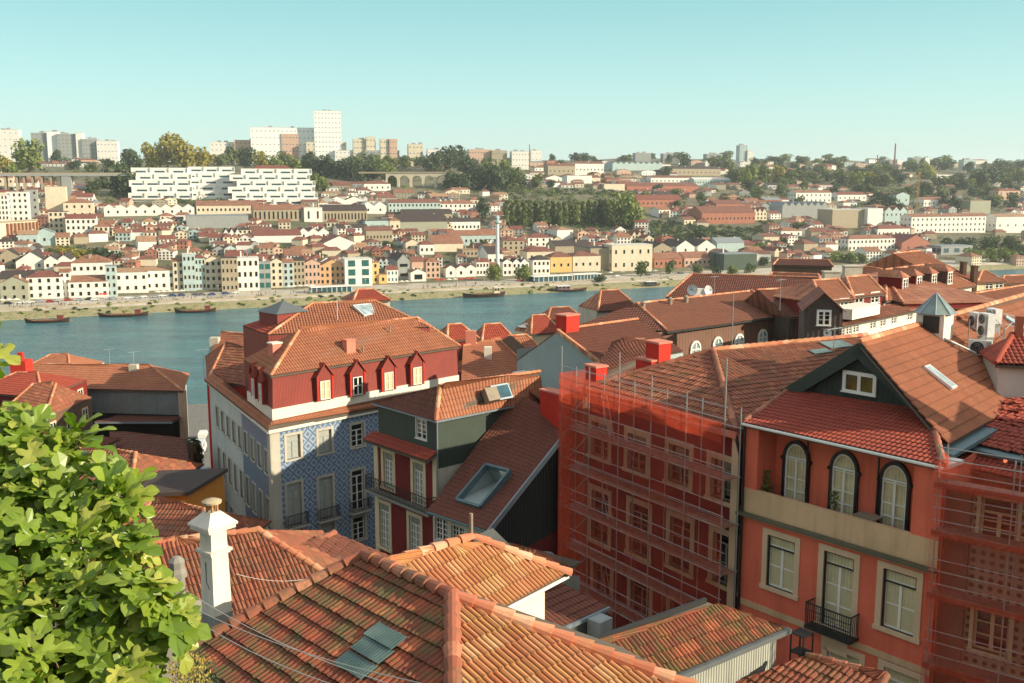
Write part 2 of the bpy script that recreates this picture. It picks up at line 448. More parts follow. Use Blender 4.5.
T_OLD = M_tiles('weathered_clay_tiles', (C(158, 88, 58), C(138, 74, 50), C(178, 108, 74)), moss=C(104, 92, 60), mossk=.5, grime=.55, gs=.9)
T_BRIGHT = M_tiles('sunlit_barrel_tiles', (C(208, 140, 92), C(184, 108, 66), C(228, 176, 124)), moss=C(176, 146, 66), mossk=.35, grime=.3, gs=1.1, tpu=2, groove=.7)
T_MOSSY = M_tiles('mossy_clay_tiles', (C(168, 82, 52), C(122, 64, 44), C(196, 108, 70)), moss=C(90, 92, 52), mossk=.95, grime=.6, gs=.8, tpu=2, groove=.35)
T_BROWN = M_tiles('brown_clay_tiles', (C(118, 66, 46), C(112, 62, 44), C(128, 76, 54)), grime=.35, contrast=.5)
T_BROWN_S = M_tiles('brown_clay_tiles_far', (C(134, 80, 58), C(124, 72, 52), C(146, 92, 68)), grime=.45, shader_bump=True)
T_RED = M_tiles('red_clay_tiles', (C(160, 66, 42), C(152, 60, 38), C(170, 78, 50)), grime=.35, contrast=.5)
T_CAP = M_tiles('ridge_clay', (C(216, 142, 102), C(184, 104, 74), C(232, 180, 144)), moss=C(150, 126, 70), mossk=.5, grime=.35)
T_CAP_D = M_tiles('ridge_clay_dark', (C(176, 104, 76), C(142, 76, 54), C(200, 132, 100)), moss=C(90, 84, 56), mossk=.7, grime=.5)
UNDER = M_plain('roof_underside', C(96, 84, 70), .9)
def _azulejo():
 t = NT('blue_azulejo_tiles'); u = t.sep(t.uv()); P = .92
 x = t.math('ABSOLUTE', t.math('SUBTRACT', t.math('FRACT', t.math('DIVIDE', u[0], P)), .5))
 y = t.math('ABSOLUTE', t.math('SUBTRACT', t.math('FRACT', t.math('DIVIDE', u[1], P)), .5))
 d = t.math('ADD', x, y)
 r = t.math('SINE', t.math('MULTIPLY', d, 2 * pi * 2.5))
 q = P / 5
 x2 = t.math('ABSOLUTE', t.math('SUBTRACT', t.math('FRACT', t.math('DIVIDE', u[0], q)), .5))
 y2 = t.math('ABSOLUTE', t.math('SUBTRACT', t.math('FRACT', t.math('DIVIDE', u[1], q)), .5))
 d2 = t.math('ADD', x2, y2)
 f = t.math('MULTIPLY', t.ramp(r, -.4, .2), t.ramp(d2, .1, .3))
 rw = t.white(t.comb(t.math('FLOOR', t.math('DIVIDE', u[0], q)), t.math('FLOOR', t.math('DIVIDE', u[1], q))))
 col = t.mix(f, C(158, 168, 174), C(94, 116, 142))
 col = t.mix(t.math('MULTIPLY', rw, .25), col, C(90, 118, 158))
 MATS['azulejo'] = t.bsdf(col, .25, bump=d2, bs=.1, bd=.003)
_azulejo()
def _azul_plain():
 t = NT('blue_glazed_tiles'); u = t.sep(t.uv()); q = .15
 rw = t.white(t.comb(t.math('FLOOR', t.math('DIVIDE', u[0], q)), t.math('FLOOR', t.math('DIVIDE', u[1], q))))
 x2 = t.math('FRACT', t.math('DIVIDE', u[0], q)); y2 = t.math('FRACT', t.math('DIVIDE', u[1], q))
 g = t.math('MINIMUM', x2, y2)
 col = t.mix(rw, C(116, 132, 150), C(134, 148, 162)); col = t.mix(t.ramp(g, .12, .04), col, C(150, 156, 160))
 MATS['azul_plain'] = t.bsdf(col, .3)
_azul_plain()
def _lattice_tiles():
 t = NT('brown_patterned_tiles'); u = t.sep(t.uv()); q = .3
 x = t.math('ABSOLUTE', t.math('SUBTRACT', t.math('FRACT', t.math('DIVIDE', u[0], q)), .5)); y = t.math('ABSOLUTE', t.math('SUBTRACT', t.math('FRACT', t.math('DIVIDE', u[1], q)), .5))
 d = t.math('SQRT', t.math('ADD', t.math('MULTIPLY', x, x), t.math('MULTIPLY', y, y)))
 MATS['lattice'] = t.bsdf(t.mix(t.ramp(d, .2, .36), C(92, 64, 52), C(168, 142, 118)), .4)
_lattice_tiles()
def _net():
 t = NT('red_scaffold_net'); u = t.sep(t.uv())
 nz = t.noise(.55, detail=5); n2 = t.noise(3.5, sc=(1, 1, .35), detail=3)
 tr = t.n.new('ShaderNodeBsdfTransparent'); df = t.n.new('ShaderNodeBsdfDiffuse'); tl = t.n.new('ShaderNodeBsdfTranslucent')
 c = C(212, 88, 60); df.inputs[0].default_value = c; tl.inputs[0].default_value = c
 m1 = t.n.new('ShaderNodeMixShader'); m1.inputs[0].default_value = .45; t.l(df.outputs[0], m1.inputs[1]); t.l(tl.outputs[0], m1.inputs[2])
 m2 = t.n.new('ShaderNodeMixShader')
 f = t.math('ADD', t.math('MULTIPLY', t.ramp(nz, .35, .7), .26), t.math('MULTIPLY', t.ramp(n2, .4, .7), .16)); f = t.math('ADD', f, .13)
 t.l(f, m2.inputs[0]); t.l(tr.outputs[0], m2.inputs[1]); t.l(m1.outputs[0], m2.inputs[2]); t.l(m2.outputs[0], t.out.inputs[0])
 MATS['net'] = t.m
 t = NT('red_net_dense')
 tr = t.n.new('ShaderNodeBsdfTransparent'); df = t.n.new('ShaderNodeBsdfDiffuse'); tl = t.n.new('ShaderNodeBsdfTranslucent')
 df.inputs[0].default_value = c; tl.inputs[0].default_value = c
 m1 = t.n.new('ShaderNodeMixShader'); m1.inputs[0].default_value = .5; t.l(df.outputs[0], m1.inputs[1]); t.l(tl.outputs[0], m1.inputs[2])
 m2 = t.n.new('ShaderNodeMixShader'); nz = t.noise(1.2, detail=4); t.l(t.math('ADD', t.math('MULTIPLY', t.ramp(nz, .3, .7), .25), .36), m2.inputs[0])
 t.l(tr.outputs[0], m2.inputs[1]); t.l(m1.outputs[0], m2.inputs[2]); t.l(m2.outputs[0], t.out.inputs[0]); MATS['net_dense'] = t.m
_net()
def M_leaf(name, c0, c1, c2, trans=.35, rough=.45):
 t = NT(name); g = t.n.new('ShaderNodeNewGeometry'); r = g.outputs['Random Per Island']
 col = t.mix(r, c0, c1); rw = t.n.new('ShaderNodeTexWhiteNoise'); rw.noise_dimensions = '1D'; t.l(r, rw.inputs['W'])
 col = t.mix(t.math('MULTIPLY', t.ramp(rw.outputs['Value'], .75, 1.), .8), col, c2)
 p = t.n.new('ShaderNodeBsdfPrincipled'); t.l(col, p.inputs['Base Color']); p.inputs['Roughness'].default_value = rough
 tl = t.n.new('ShaderNodeBsdfTranslucent'); t.l(t.mix(1., col, (1.1, 1.25, .45, 1), 'MULTIPLY'), tl.inputs[0])
 m = t.n.new('ShaderNodeMixShader'); m.inputs[0].default_value = trans; t.l(p.outputs[0], m.inputs[1]); t.l(tl.outputs[0], m.inputs[2]); t.l(m.outputs[0], t.out.inputs[0])
 MATS[name] = t.m; return t.m
M_leaf('fig_leaf', C(146, 164, 58), C(104, 132, 44), C(196, 192, 92), .35, .36)
M_leaf('leaf_dark', C(44, 62, 30), C(60, 78, 36), C(86, 96, 44), .15, .7)
M_leaf('leaf_mid', C(74, 90, 38), C(92, 104, 46), C(120, 124, 58), .2, .7)
M_leaf('leaf_yellow', C(152, 138, 42), C(130, 124, 42), C(178, 156, 56), .25, .7)
M_leaf('leaf_bright', C(116, 128, 50), C(98, 112, 46), C(146, 146, 66), .2, .7)
M_leaf('dry_weed', C(170, 150, 60), C(130, 120, 50), C(200, 180, 90), .25, .7)
M_plain('bark', C(92, 76, 58), .9, var=.3)
M_plain('bark_fig', C(122, 102, 76), .9, var=.3, scale=12)
# ================================================================ NEAR BANK
def gnear(x, y):
 K = [(-60, 63.2), (3, 63.2), (6, 50), (20, 46), (45, 40), (75, 33.5), (120, 27), (180, 14), (235, 6), (262, 4.2), (330, 4.2), (900, 4.2)]
 for (a, za), (b, zb) in zip(K, K[1:]):
  if y <= b: return za + (zb - za) * max(0, (y - a)) / (b - a)
 return 4.2
def near_bank_y(x): return 272 + .47 * (x + 100) * .55 if x < 200 else 437 + 0.47 * (x - 200)
def build_near_ground():
 mb = MB(); xs = [-700 + 25 * i for i in range(100)]; ys = [-60, -20, 0, 3, 6, 12, 20, 32, 45, 60, 75, 95, 120, 150, 180, 208, 235, 262]
 t = NT('street_paving'); a = t.noise(1.2, detail=5); vv = t.n.new('ShaderNodeTexVoronoi'); vv.inputs['Scale'].default_value = 5.
 t.l(t.obj(), vv.inputs['Vector'])
 col = t.mix(t.ramp(a, .3, .7), C(96, 92, 84), C(130, 124, 112)); col = t.mix(t.math('MULTIPLY', t.ramp(vv.outputs['Distance'], .5, .15), .15), col, C(60, 58, 52))
 m = t.bsdf(col, .9, bump=vv.outputs['Distance'], bs=.4, bd=.02); MATS['paving'] = m
 for x0, x1 in zip(xs, xs[1:]):
  Y = lambda x, y: y if y < 262 else max(262, near_bank_y(x))
  for y0, y1 in zip(ys, ys[1:]):
   q = [V((x0, Y(x0, y0), gnear(x0, y0))), V((x1, Y(x1, y0), gnear(x1, y0))), V((x1, Y(x1, y1), gnear(x1, y1))), V((x0, Y(x0, y1), gnear(x0, y1)))]
   mb.face(q, smooth=True)
  a, b = V((x0, Y(x0, 262), 4.2)), V((x1, Y(x1, 262), 4.2))
  mb.face([b, a, a - V((0, 0, 7)), b - V((0, 0, 7))])
 o = mb.build('ground', m); tag(o, 'paved hillside streets between the old houses', kind='structure')
build_near_ground()
U0, V0 = V((.66, -.75, 0)), V((.75, .66, 0))
# -- foreground hip roof, bottom centre
def foreground_house():
 ez = 55.4; rz = 56.9
 A, B = G(363, 556, rz), G(452, 597, rz); L = G(183, 652, ez)
 d = (B - A).normalized(); N = L + d * 1.
 k = 0
 for i in range(400):
  N = L + d * (i * .05)
  if N.x / N.y * 1000 * (1) > -66: break
 Cc = G(712, 697, ez); back = A + (Cc - B).normalized() * 6; back = V((back.x, back.y, ez))
 t = thing('tiled_house', 'low house in the foreground with mossy red tile roof, glass tiles and bright barrel-tiled hip', 'house', (B.x, B.y, 47.))
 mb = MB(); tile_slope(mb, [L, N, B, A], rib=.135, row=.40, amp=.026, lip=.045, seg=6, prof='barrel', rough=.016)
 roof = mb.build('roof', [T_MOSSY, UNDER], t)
 g = MB(); tt = d; far = A - L; bb = (far - tt * far.dot(tt)).normalized(); nn = tt.cross(bb)
 nn = nn if nn.z > 0 else -nn
 for (px, py, nrow) in ((386, 638, 1), (373, 652, 1), (356, 667, 1)):
  c = GPL(px, py, L, nn)
  for iu in (-2, -1, 0, 1):
   for j in range(6):
    u0 = iu * .235 + j * .04; u1 = u0 + .04; h0, h1 = .085 + .012 * (j % 2), .085 + .012 * ((j + 1) % 2)
    g.face([c + tt * u0 + nn * h0 - bb * .2, c + tt * u1 + nn * h1 - bb * .2, c + tt * u1 + nn * (h1 - .03) + bb * .2, c + tt * u0 + nn * (h0 - .03) + bb * .2])
 go = g.build('glass_tiles', MATS['moss_glass_tile'], roof)
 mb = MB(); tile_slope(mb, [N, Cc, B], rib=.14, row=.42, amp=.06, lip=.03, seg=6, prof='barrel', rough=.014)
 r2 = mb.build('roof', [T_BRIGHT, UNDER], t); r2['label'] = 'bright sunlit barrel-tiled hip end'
 mb = MB()
 mb.slab([V((Cc.x, Cc.y, ez)), back, A, B], .1); mb.slab([back, L, A], .1); mb.build('roof', UNDER, t)['label'] = 'rear slopes'
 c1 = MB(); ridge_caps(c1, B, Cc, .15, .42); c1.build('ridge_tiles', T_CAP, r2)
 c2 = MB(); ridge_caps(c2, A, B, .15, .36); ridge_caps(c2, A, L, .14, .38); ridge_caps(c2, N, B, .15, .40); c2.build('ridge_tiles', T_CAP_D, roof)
 ins = lambda p, q: p + (q - p) * .06
 cen = (L + N + Cc + back) / 4; fp = [ins(p, cen) for p in (L, N, Cc, back)]
 back_walls(t, fp + [fp[0]], 46, ez - .05, WHITE2)
 z2 = zat(538, 24.5); D = GY(473, 538, 24.5); vdir = G(385, 565, D.z) - D; vdir.z = 0; vdir.normalize()
 Lf = D + vdir * 4.2
 E = G(568, 574, D.z - 1.15); e2 = G(497, 611, D.z - 1.15)
 ed = (e2 - E).normalized(); E2 = E + ed * 4.4
 mb = MB(); tile_slope(mb, [E2, E, D, Lf], rib=.14, row=.42, amp=.06, lip=.03, seg=6, prof='barrel', rough=.014)
 r3 = mb.build('roof', [T_BRIGHT, UNDER], t); r3['label'] = 'sunlit cross wing roof with white eave'
 c3 = MB(); ridge_caps(c3, D, E, .13, .40); ridge_caps(c3, D, Lf, .14, .42); c3.build('ridge_tiles', T_CAP, r3)
 nv = V((-(E2 - E).y, (E2 - E).x, 0)).normalized(); nv = nv if nv.dot(D - E) > 0 else -nv
 bk = [E + nv * 4.2, E2 + nv * 4.2]
 mb = MB(); mb.slab([D, Lf, V((bk[1].x, bk[1].y, E.z)), V((bk[0].x, bk[0].y, E.z))][::-1], .1); mb.build('roof', T_OLD, t)['label'] = 'rear slope'
 w0, w1 = E2 + nv * .35, E + nv * .35 + ed * .55
 w1b = w1 + nv * 3.5
 mb = MB(); mb.face([V((w0.x, w0.y, 46)), V((w1.x, w1.y, 46)), V((w1.x, w1.y, E.z - .05)), V((w0.x, w0.y, E.z - .05))])
 mid = (w1 + w1b) / 2
 mb.face([V((w1.x, w1.y, 46)), V((w1b.x, w1b.y, 46)), V((w1b.x, w1b.y, E.z - .05)), V((mid.x, mid.y, D.z - .2)), V((w1.x, w1.y, E.z - .05))])
 mb.build('wall', WHITEP, t)
 p = MB(); q = D + V((-.05, .1, 0)); p.tube(q, q + V((0, 0, .62)), .05, .05, 8); p.build('vent_pipe', MATS['wood_grey'], t)
 f = MB(); a, b = E - V((0, 0, .08)), E2 - V((0, 0, .08)); f.tube(a, b, .05, .05, 6); f.build('gutter', MATS['white_metal'], t)
 return t
def GPL(px, py, P, n):                  # sight line meets the plane through P with normal n
 d = ray(px, py); return V((0, 0, CZ)) + d * (n.dot(P - V((0, 0, CZ))) / n.dot(d))
foreground_house()
# -- generic helpers for near roofs
def roof_part(parent, poly, mat, caps=(), capm=None, label=None, cr=.13, **kw):
 mb = MB(); tile_slope(mb, poly, **kw); r = mb.build('roof', [mat, UNDER], parent)
 if label: r['label'] = label
 if caps:
  c = MB()
  for a, b in caps: ridge_caps(c, a, b, cr)
  c.build('ridge_tiles', capm or T_CAP, r)
 return r
def chimney(parent, P, t, w, d, h, mat, cap=None, name='chimney', capm=None):
 ax = (t, V((-t.y, t.x, 0)), V((0, 0, 1)))
 mb = MB(); mb.box((-w / 2, -d / 2, -1.), (w / 2, d / 2, h), ax, o=P); mb.build(name, mat, parent)
 o = COL.objects[-1]
 if cap:
  c = MB(); c.box((-w / 2 - .06, -d / 2 - .06, h), (w / 2 + .06, d / 2 + .06, h + .1), ax, o=P); c.build('chimney_cap', capm or mat, o)
 return o
def rz_(p, z): return V((p.x, p.y, z))
def along(A, B, k): return A + (B - A) * k
# -- blue tiled building with the red mansard
def tiled_building():
 STONE = STONE2 = M_plaster('grey_granite', C(184, 178, 160), .15, dirtk=.25)
 ez = 47.5
 C0 = G(270, 428, ez); R = G(463, 390, ez); Lf = G(209, 379, ez)
 u = (R - C0).normalized(); l = (Lf - C0).normalized()
 back = Lf + u * 14; back2 = R + l * 12
 t = thing('tiled_building', 'tall corner building with blue patterned tile facade and red mansard attic', 'building', (C0.x, C0.y, 34))
 sg, wp = MATS['shutter_pale'], MATS['white_paint']
 d = dict(sm=STONE, sw=.2, cols=2, rows=3, transom=.45, pm=sg, fm=MATS['grey_paint'], fw=.07)
 dk = dict(d, pm=MATS['dark_glass'], fm=wp, rows=3)
 wins = [(293.5, 435, 458.5, 1.2, d), (325, 430, 453, 1.2, d), (357.5, 424, 446.5, 1.15, dk), (390, 418, 441, 1.15, dk),
   (294.5, 483, 525, 1.25, dict(d, rows=4)), (326, 477, 518, 1.25, dict(d, rows=4)), (358, 470, 510, 1.15, dict(dk, rows=4)),
   (296, 528, 560, 1.2, d), (328, 524, 556, 1.2, d), (359, 517, 540, 1.15, dk)]
 wl, tt, n, wo = facade(t, C0, R, 33, ez - .1, MATS['azulejo'], wins, defaults=d, rm=STONE)
 for w in wo[4:7]:
  P = ORG[w.name]; b = MB(); ax = (tt, n, V((0, 0, 1)))
  b.box((-.95, 0, -.14), (.95, .55, 0), ax, o=P)
  bo = b.build('balcony', STONE, t); r = MB()
  for i in range(15):
   x = -.9 + 1.8 * i / 14; r.box((x - .012, .5, 0), (x + .012, .524, .95), ax, o=P)
  for s_ in (-.9, .9):
   for j in range(4): r.box((s_ - .012, .1 + j * .12, 0), (s_ + .012, .124 + j * .12, .95), ax, o=P)
  r.box((-.92, .49, .93), (.92, .535, .98), ax, o=P); r.box((-.92, .49, .06), (.92, .53, .09), ax, o=P); r.build('railing', MATS['dark_iron'], bo)
 mid = along(C0, Lf, .42)
 dl = dict(sm=STONE2, sw=.16, cols=2, rows=3, pm=MATS['shutter_pale'], fm=wp, transom=.4)
 lw = []
 for x, ya, yb in ((233, 423.5, 445), (239.5, 429, 450.5), (246, 434.5, 456), (233.5, 466, 489), (240, 473, 496), (246.5, 480, 503)): pass
 L2 = Lf - C0; Ln = L2.length; mb = MB(); tl = -l
 hs = []; spec = []
 for k in range(9):
  u_ = 1.3 + k * (Ln - 2.2) / 9.
  for zc, hh in ((44.6, 1.75), (40.6, 2.3), (36.3, 2.1)): spec.append((Ln - u_, zc, hh))
 for part, (a, b), mt in ((0, (mid, C0), MATS['azul_plain']), (1, (Lf, mid), PALEG)):
  a0 = (a - Lf).length; b0 = (b - Lf).length; mine = [s_ for s_ in spec if a0 + .6 < s_[0] < b0 - .6]
  mb = MB(); wall_holes(mb, a, b, 33, ez - .1, [(s_[0] - a0 - .5, s_[0] - a0 + .5, s_[1] - s_[2] / 2, s_[1] + s_[2] / 2) for s_ in mine], 0, .18, 1)
  mb.build('wall', [mt, STONE], t)
  for s_ in mine: window(t, rz_(Lf + tl * s_[0], s_[1] - s_[2] / 2), tl, 1.0, s_[2], **dl)
 back_walls(t, [R, back2, back, Lf], 33, ez - .1, PALEG)
 p = MB(); nl = V((tl.y, -tl.x, 0))
 p.box((-.02, -.02, 33), (.75, .06, ez - .1), (u, n, V((0, 0, 1))), o=rz_(C0, 0)); p.box((-.75, -.02, 33), (.06, .06, ez - .1), (tl, nl, V((0, 0, 1))), o=rz_(C0, 0)); p.build('pilaster', STONE, t)
 cn = MB(); cn.box((-.3, 0, ez - .35), ((R - C0).length, .3, ez - .1), (u, n, V((0, 0, 1))), o=rz_(C0, 0)); cn.box((-Ln, 0, ez - .35), (.3, .3, ez - .1), (tl, nl, V((0, 0, 1))), o=rz_(C0, 0)); cn.build('cornice', WHITEP, t)
 o_ = .45; i_ = .55; zc, zi = ez, ez + .42
 cor = lambda a, b: rz_(C0 + n * a + nl * a * 1.0, b)
 Fo, Fi = C0 + (n + nl) * .42, C0 - (n + nl) * .5
 sk = [(rz_(Fo, zc), rz_(R + n * o_, zc), rz_(R - n * i_, zi), rz_(Fi, zi)), (rz_(Lf + nl * o_, zc), rz_(Fo, zc), rz_(Fi, zi), rz_(Lf - nl * i_, zi))]
 mb = MB()
 for q in sk: tile_slope(mb, q, rib=.24, row=.34, amp=.05, lip=.03)
 sr = mb.build('skirt_roof', [T_ORANGE, UNDER], t)
 z1, z2 = 48.75, 51.25
 Ba, Bb = C0 - (n + nl) * .45, R - n * .5; Bc = Bb - n * 7.6; La = Ba - tl * 7.6; Lb = Bc
 Bl = La
 mb = MB(); mb.prism([Ba, Bb, Bc, Bl], ez, z1 - .003); mb.build('parapet', WHITEP, t)
 s1 = .12; Ma, Mb_, Mc, Ml = Ba - (n + nl) * s1, Bb - n * s1, Bc, Bl - nl * s1
 T = [p - (n + nl) * .0 for p in (Ma, Mb_, Mc, Ml)]
 Tt = [Ma - (n + nl) * .14, Mb_ - n * .14, Mc, Ml - nl * .14]
 mb = MB()
 for i in range(4):
  j = (i + 1) % 4; mb.face([rz_(T[i], z1), rz_(T[j], z1), rz_(Tt[j], z2), rz_(Tt[i], z2)])
 ms = mb.build('mansard', MANS, t)
 e = .28; zr = 53.7
 Ea, Eb, Ec, El = rz_(Tt[0] + (n + nl) * e, z2), rz_(Tt[1] + n * e + u * .15, z2), rz_(Tt[2] - n * e + u * .15, z2), rz_(Tt[3] + nl * e - n * e, z2)
 Ra, Rb = G(299, 331, zr), G(417, 318, zr)
 rf = roof_part(t, [Ea, Eb, Rb, Ra], T_ORANGE, [(Ra, Rb), (Ea, Ra), (Eb, Rb)], rib=.24, row=.38, amp=.07)
 roof_part(t, [El, Ea, Ra], T_ORANGE, rib=.24, row=.38, amp=.07); roof_part(t, [Eb, Ec, Rb], T_ORANGE, rib=.24, row=.38, amp=.07)
 mb = MB(); mb.slab([Ec, El, Ra, Rb], .1); mb.build('roof', T_ORANGE_S, t)
 def dormer(P, tx, w, h, dp, gl):
  nn = V((tx.y, -tx.x, 0)); ax = (tx, nn, V((0, 0, 1))); mb = MB()
  mb.prism([P - tx * w / 2 - nn * dp, P - tx * w / 2 + nn * .3, P + tx * w / 2 + nn * .3, P + tx * w / 2 - nn * dp][::1], P.z, P.z + h)
  mb.face([rz_(P - tx * w / 2 + nn * .3, P.z + h), rz_(P + tx * w / 2 + nn * .3, P.z + h), rz_(P + nn * .3, P.z + h + w * .62)])
  do = mb.build('dormer', MANS, t); r = MB()
  ap0, ap1 = rz_(P + nn * .45, P.z + h + w * .62 + .1), rz_(P - nn * dp, P.z + h + w * .62 + .1)
  for s_ in (-1, 1):
   q = [rz_(P + tx * s_ * (w / 2 + .14) + nn * .45, P.z + h - .08), rz_(P + tx * s_ * (w / 2 + .14) - nn * dp, P.z + h - .08), ap1, ap0]
   r.slab(q if s_ > 0 else q[::-1], .09)
  r.build('dormer_roof', T_RED, do)
  tr = MB()
  for s_ in (-1, 1):
   tr.box((s_ * w / 2 - .06, .3, 0), (s_ * w / 2 + .06, .36, h), ax, o=P)
  tr.build('trim', REDCH, do)
  wf, wp_, _ = win_meshes(w * .66, h * .74, 2, 2, wp, gl, None, .1, .0, False, .06, -.03, True, .04)
  wo_ = inst('window', wf, do, P + tx * 0 + nn * .3 + V((0, 0, .06)) - origin(do), atan2(tx.y, tx.x)); inst('pane', wp_, wo_)
 for px, py in ((323, 399.5), (355.5, 395), (386.5, 390), (415, 384.5)):
  P = GW(px, py, Ma, Mb_); dormer(P, u, 1.35, 1.95, 2.0, MATS['curtain_glass'] if px != 355.5 else MATS['dark_glass'])
 for k in (.3, .6):
  P = rz_(along(Ma, Ml, k), z1 + .05); dormer(P, tl, 1.2, 1.9, 1.6, MATS['sky_glass'])
 nr = (Rb - Ra).cross(Ea - Ra).normalized(); nr = nr if nr.z > 0 else -nr
 P = GPL(349, 348, Ea, nr); chimney(t, P, u, .85, .6, .62, M_plaster('pink_render', C(206, 128, 104), .1), True)
 P = GPL(390, 332, Ea, nr); vb = MB(); vb.tube(P, P + V((0, 0, .6)), .06, .06, 8); vb.build('vent_pipe', MATS['wood_grey'], t)
 P = GPL(363, 352, Ea, nr); vb = MB(); vb.tube(P, P + V((0, 0, .45)), .09, .09, 8); vb.build('vent_pipe', MATS['wood_grey'], t)
 nl2 = (Ra - Ea).cross(El - Ea).normalized(); nl2 = nl2 if nl2.z > 0 else -nl2
 P = GPL(275, 353, Ea, nl2); chimney(t, P, u, .8, .7, .75, MATS['pink_render'], True, capm=WHITEP)
 zr2 = 54.9; ze2 = 53.0
 a, b = GY(268, 333, 83), G(437, 327, ze2); a = G(268, 335, ze2)
 q0, q1 = G(312, 304, zr2), G(374, 301, zr2); wl_ = G(243, 326, ze2)
 b = a + (b - a).normalized() * 13.5
 far0, far1 = wl_ + (b - a) * 1.05, wl_
 roof_part(t, [a, b, q1, q0], T_ORANGE, [(q0, q1), (b, q1)], rib=.24, row=.38, amp=.07, label='rear wing roof with skylight')
 roof_part(t, [wl_, a, q0], T_RED, [(a, q0)], rib=.26, row=.38, amp=.04)
 mb = MB(); mb.slab([b, far0, q1], .1); mb.slab([far0, wl_, q0, q1], .1); mb.build('roof', T_ORANGE_S, t)
 back_walls(t, [wl_, a, b, far0, wl_], 46, ze2 - .05, MANS)
 nr2 = (q1 - q0).cross(a - q0).normalized(); nr2 = nr2 if nr2.z > 0 else -nr2
 P = GPL(368.5, 311, a, nr2); sk_ = MB(); bb = (u.cross(nr2)); bb = bb if bb.z > 0 else -bb; ax = (u, bb, nr2)
 sk_.box((-1.1, -.9, 0), (1.1, .9, .22), ax, o=P); so = sk_.build('skylight', MATS['white_metal'], t)
 sg_ = MB(); sg_.box((-.95, -.75, .22), (.95, .75, .25), ax, o=P); sg_.build('pane', MATS['sky_glass'], so)
 cz = 54.1; Lc = GY(293, 322, 83.2); cz = Lc.z; hw, hd = 1.5, 1.4; ln = MB(); vx = V((-u.y, u.x, 0))
 bs_ = [Lc - u * hw, Lc + u * hw, Lc + u * hw + vx * 2 * hd, Lc - u * hw + vx * 2 * hd]
 ln.prism(bs_, cz - 1.6, cz + .8); lo = ln.build('lantern', MANS, t)
 py_ = MB(); o2 = [rz_(p + (p - (Lc + vx * hd)).normalized() * .25, cz + .8) for p in bs_]; ap = rz_(Lc + vx * hd, cz + 1.7)
 for i in range(4): py_.face([o2[i], o2[(i + 1) % 4], ap])
 py_.face(o2[::-1]); py_.lathe(ap - V((0, 0, .1)), [(.12, 0), (.12, .2), (0, .28)], 8); py_.build('lantern_roof', MATS['lead'], lo)
 m = MB(); P = GPL(337.5, 322, a, nr2); m.tube(P, P + V((0, 0, 1.9)), .03, .03, 6); m.build('pole', MATS['white_metal'], t)
 return dict(R=R, u=u, l=l, n=n)
TB = tiled_building()
# -- lower wing beside the mansard (roof only seen)
def low_wing():
 R, u, n, l = TB['R'], TB['u'], TB['n'], TB['l']
 ez = 46.6
 a = G(462, 398, ez); b = G(548, 386, ez)
 c = G(500, 340, ez + 3.1); d_ = G(463, 346, ez + 3.1)
 t = thing('tiled_house', 'low house with plain orange tile roof leaning on the red mansard building', 'house', (a.x, a.y, 33))
 a = a + (a - b).normalized() * .2
 roof_part(t, [a, b, c, d_], T_ORANGE, [(b, c), (d_, c)], rib=.26, row=.42, amp=.05)
 nn = (b - a).normalized(); bk = V((-nn.y, nn.x, 0)) * 8
 back_walls(t, [a, b, b + bk, a + bk, a], 33, ez - .05, WHITE2)
 mb = MB(); mb.slab([b, b + bk, c], .1); mb.slab([b + bk, a + bk, d_, c], .1); mb.build('roof', T_ORANGE_S, t)
 e0, e1 = G(500, 341, ez + 3.0), G(545, 380, ez + .4); f1, f0 = G(553, 374, ez + 1.2), G(511, 335, ez + 3.8)
 roof_part(t, [e1, f1, f0, e0], T_OLD, [(e1, e0)], rib=.26, row=.4, amp=.05, capm=T_CAP_D)
low_wing()
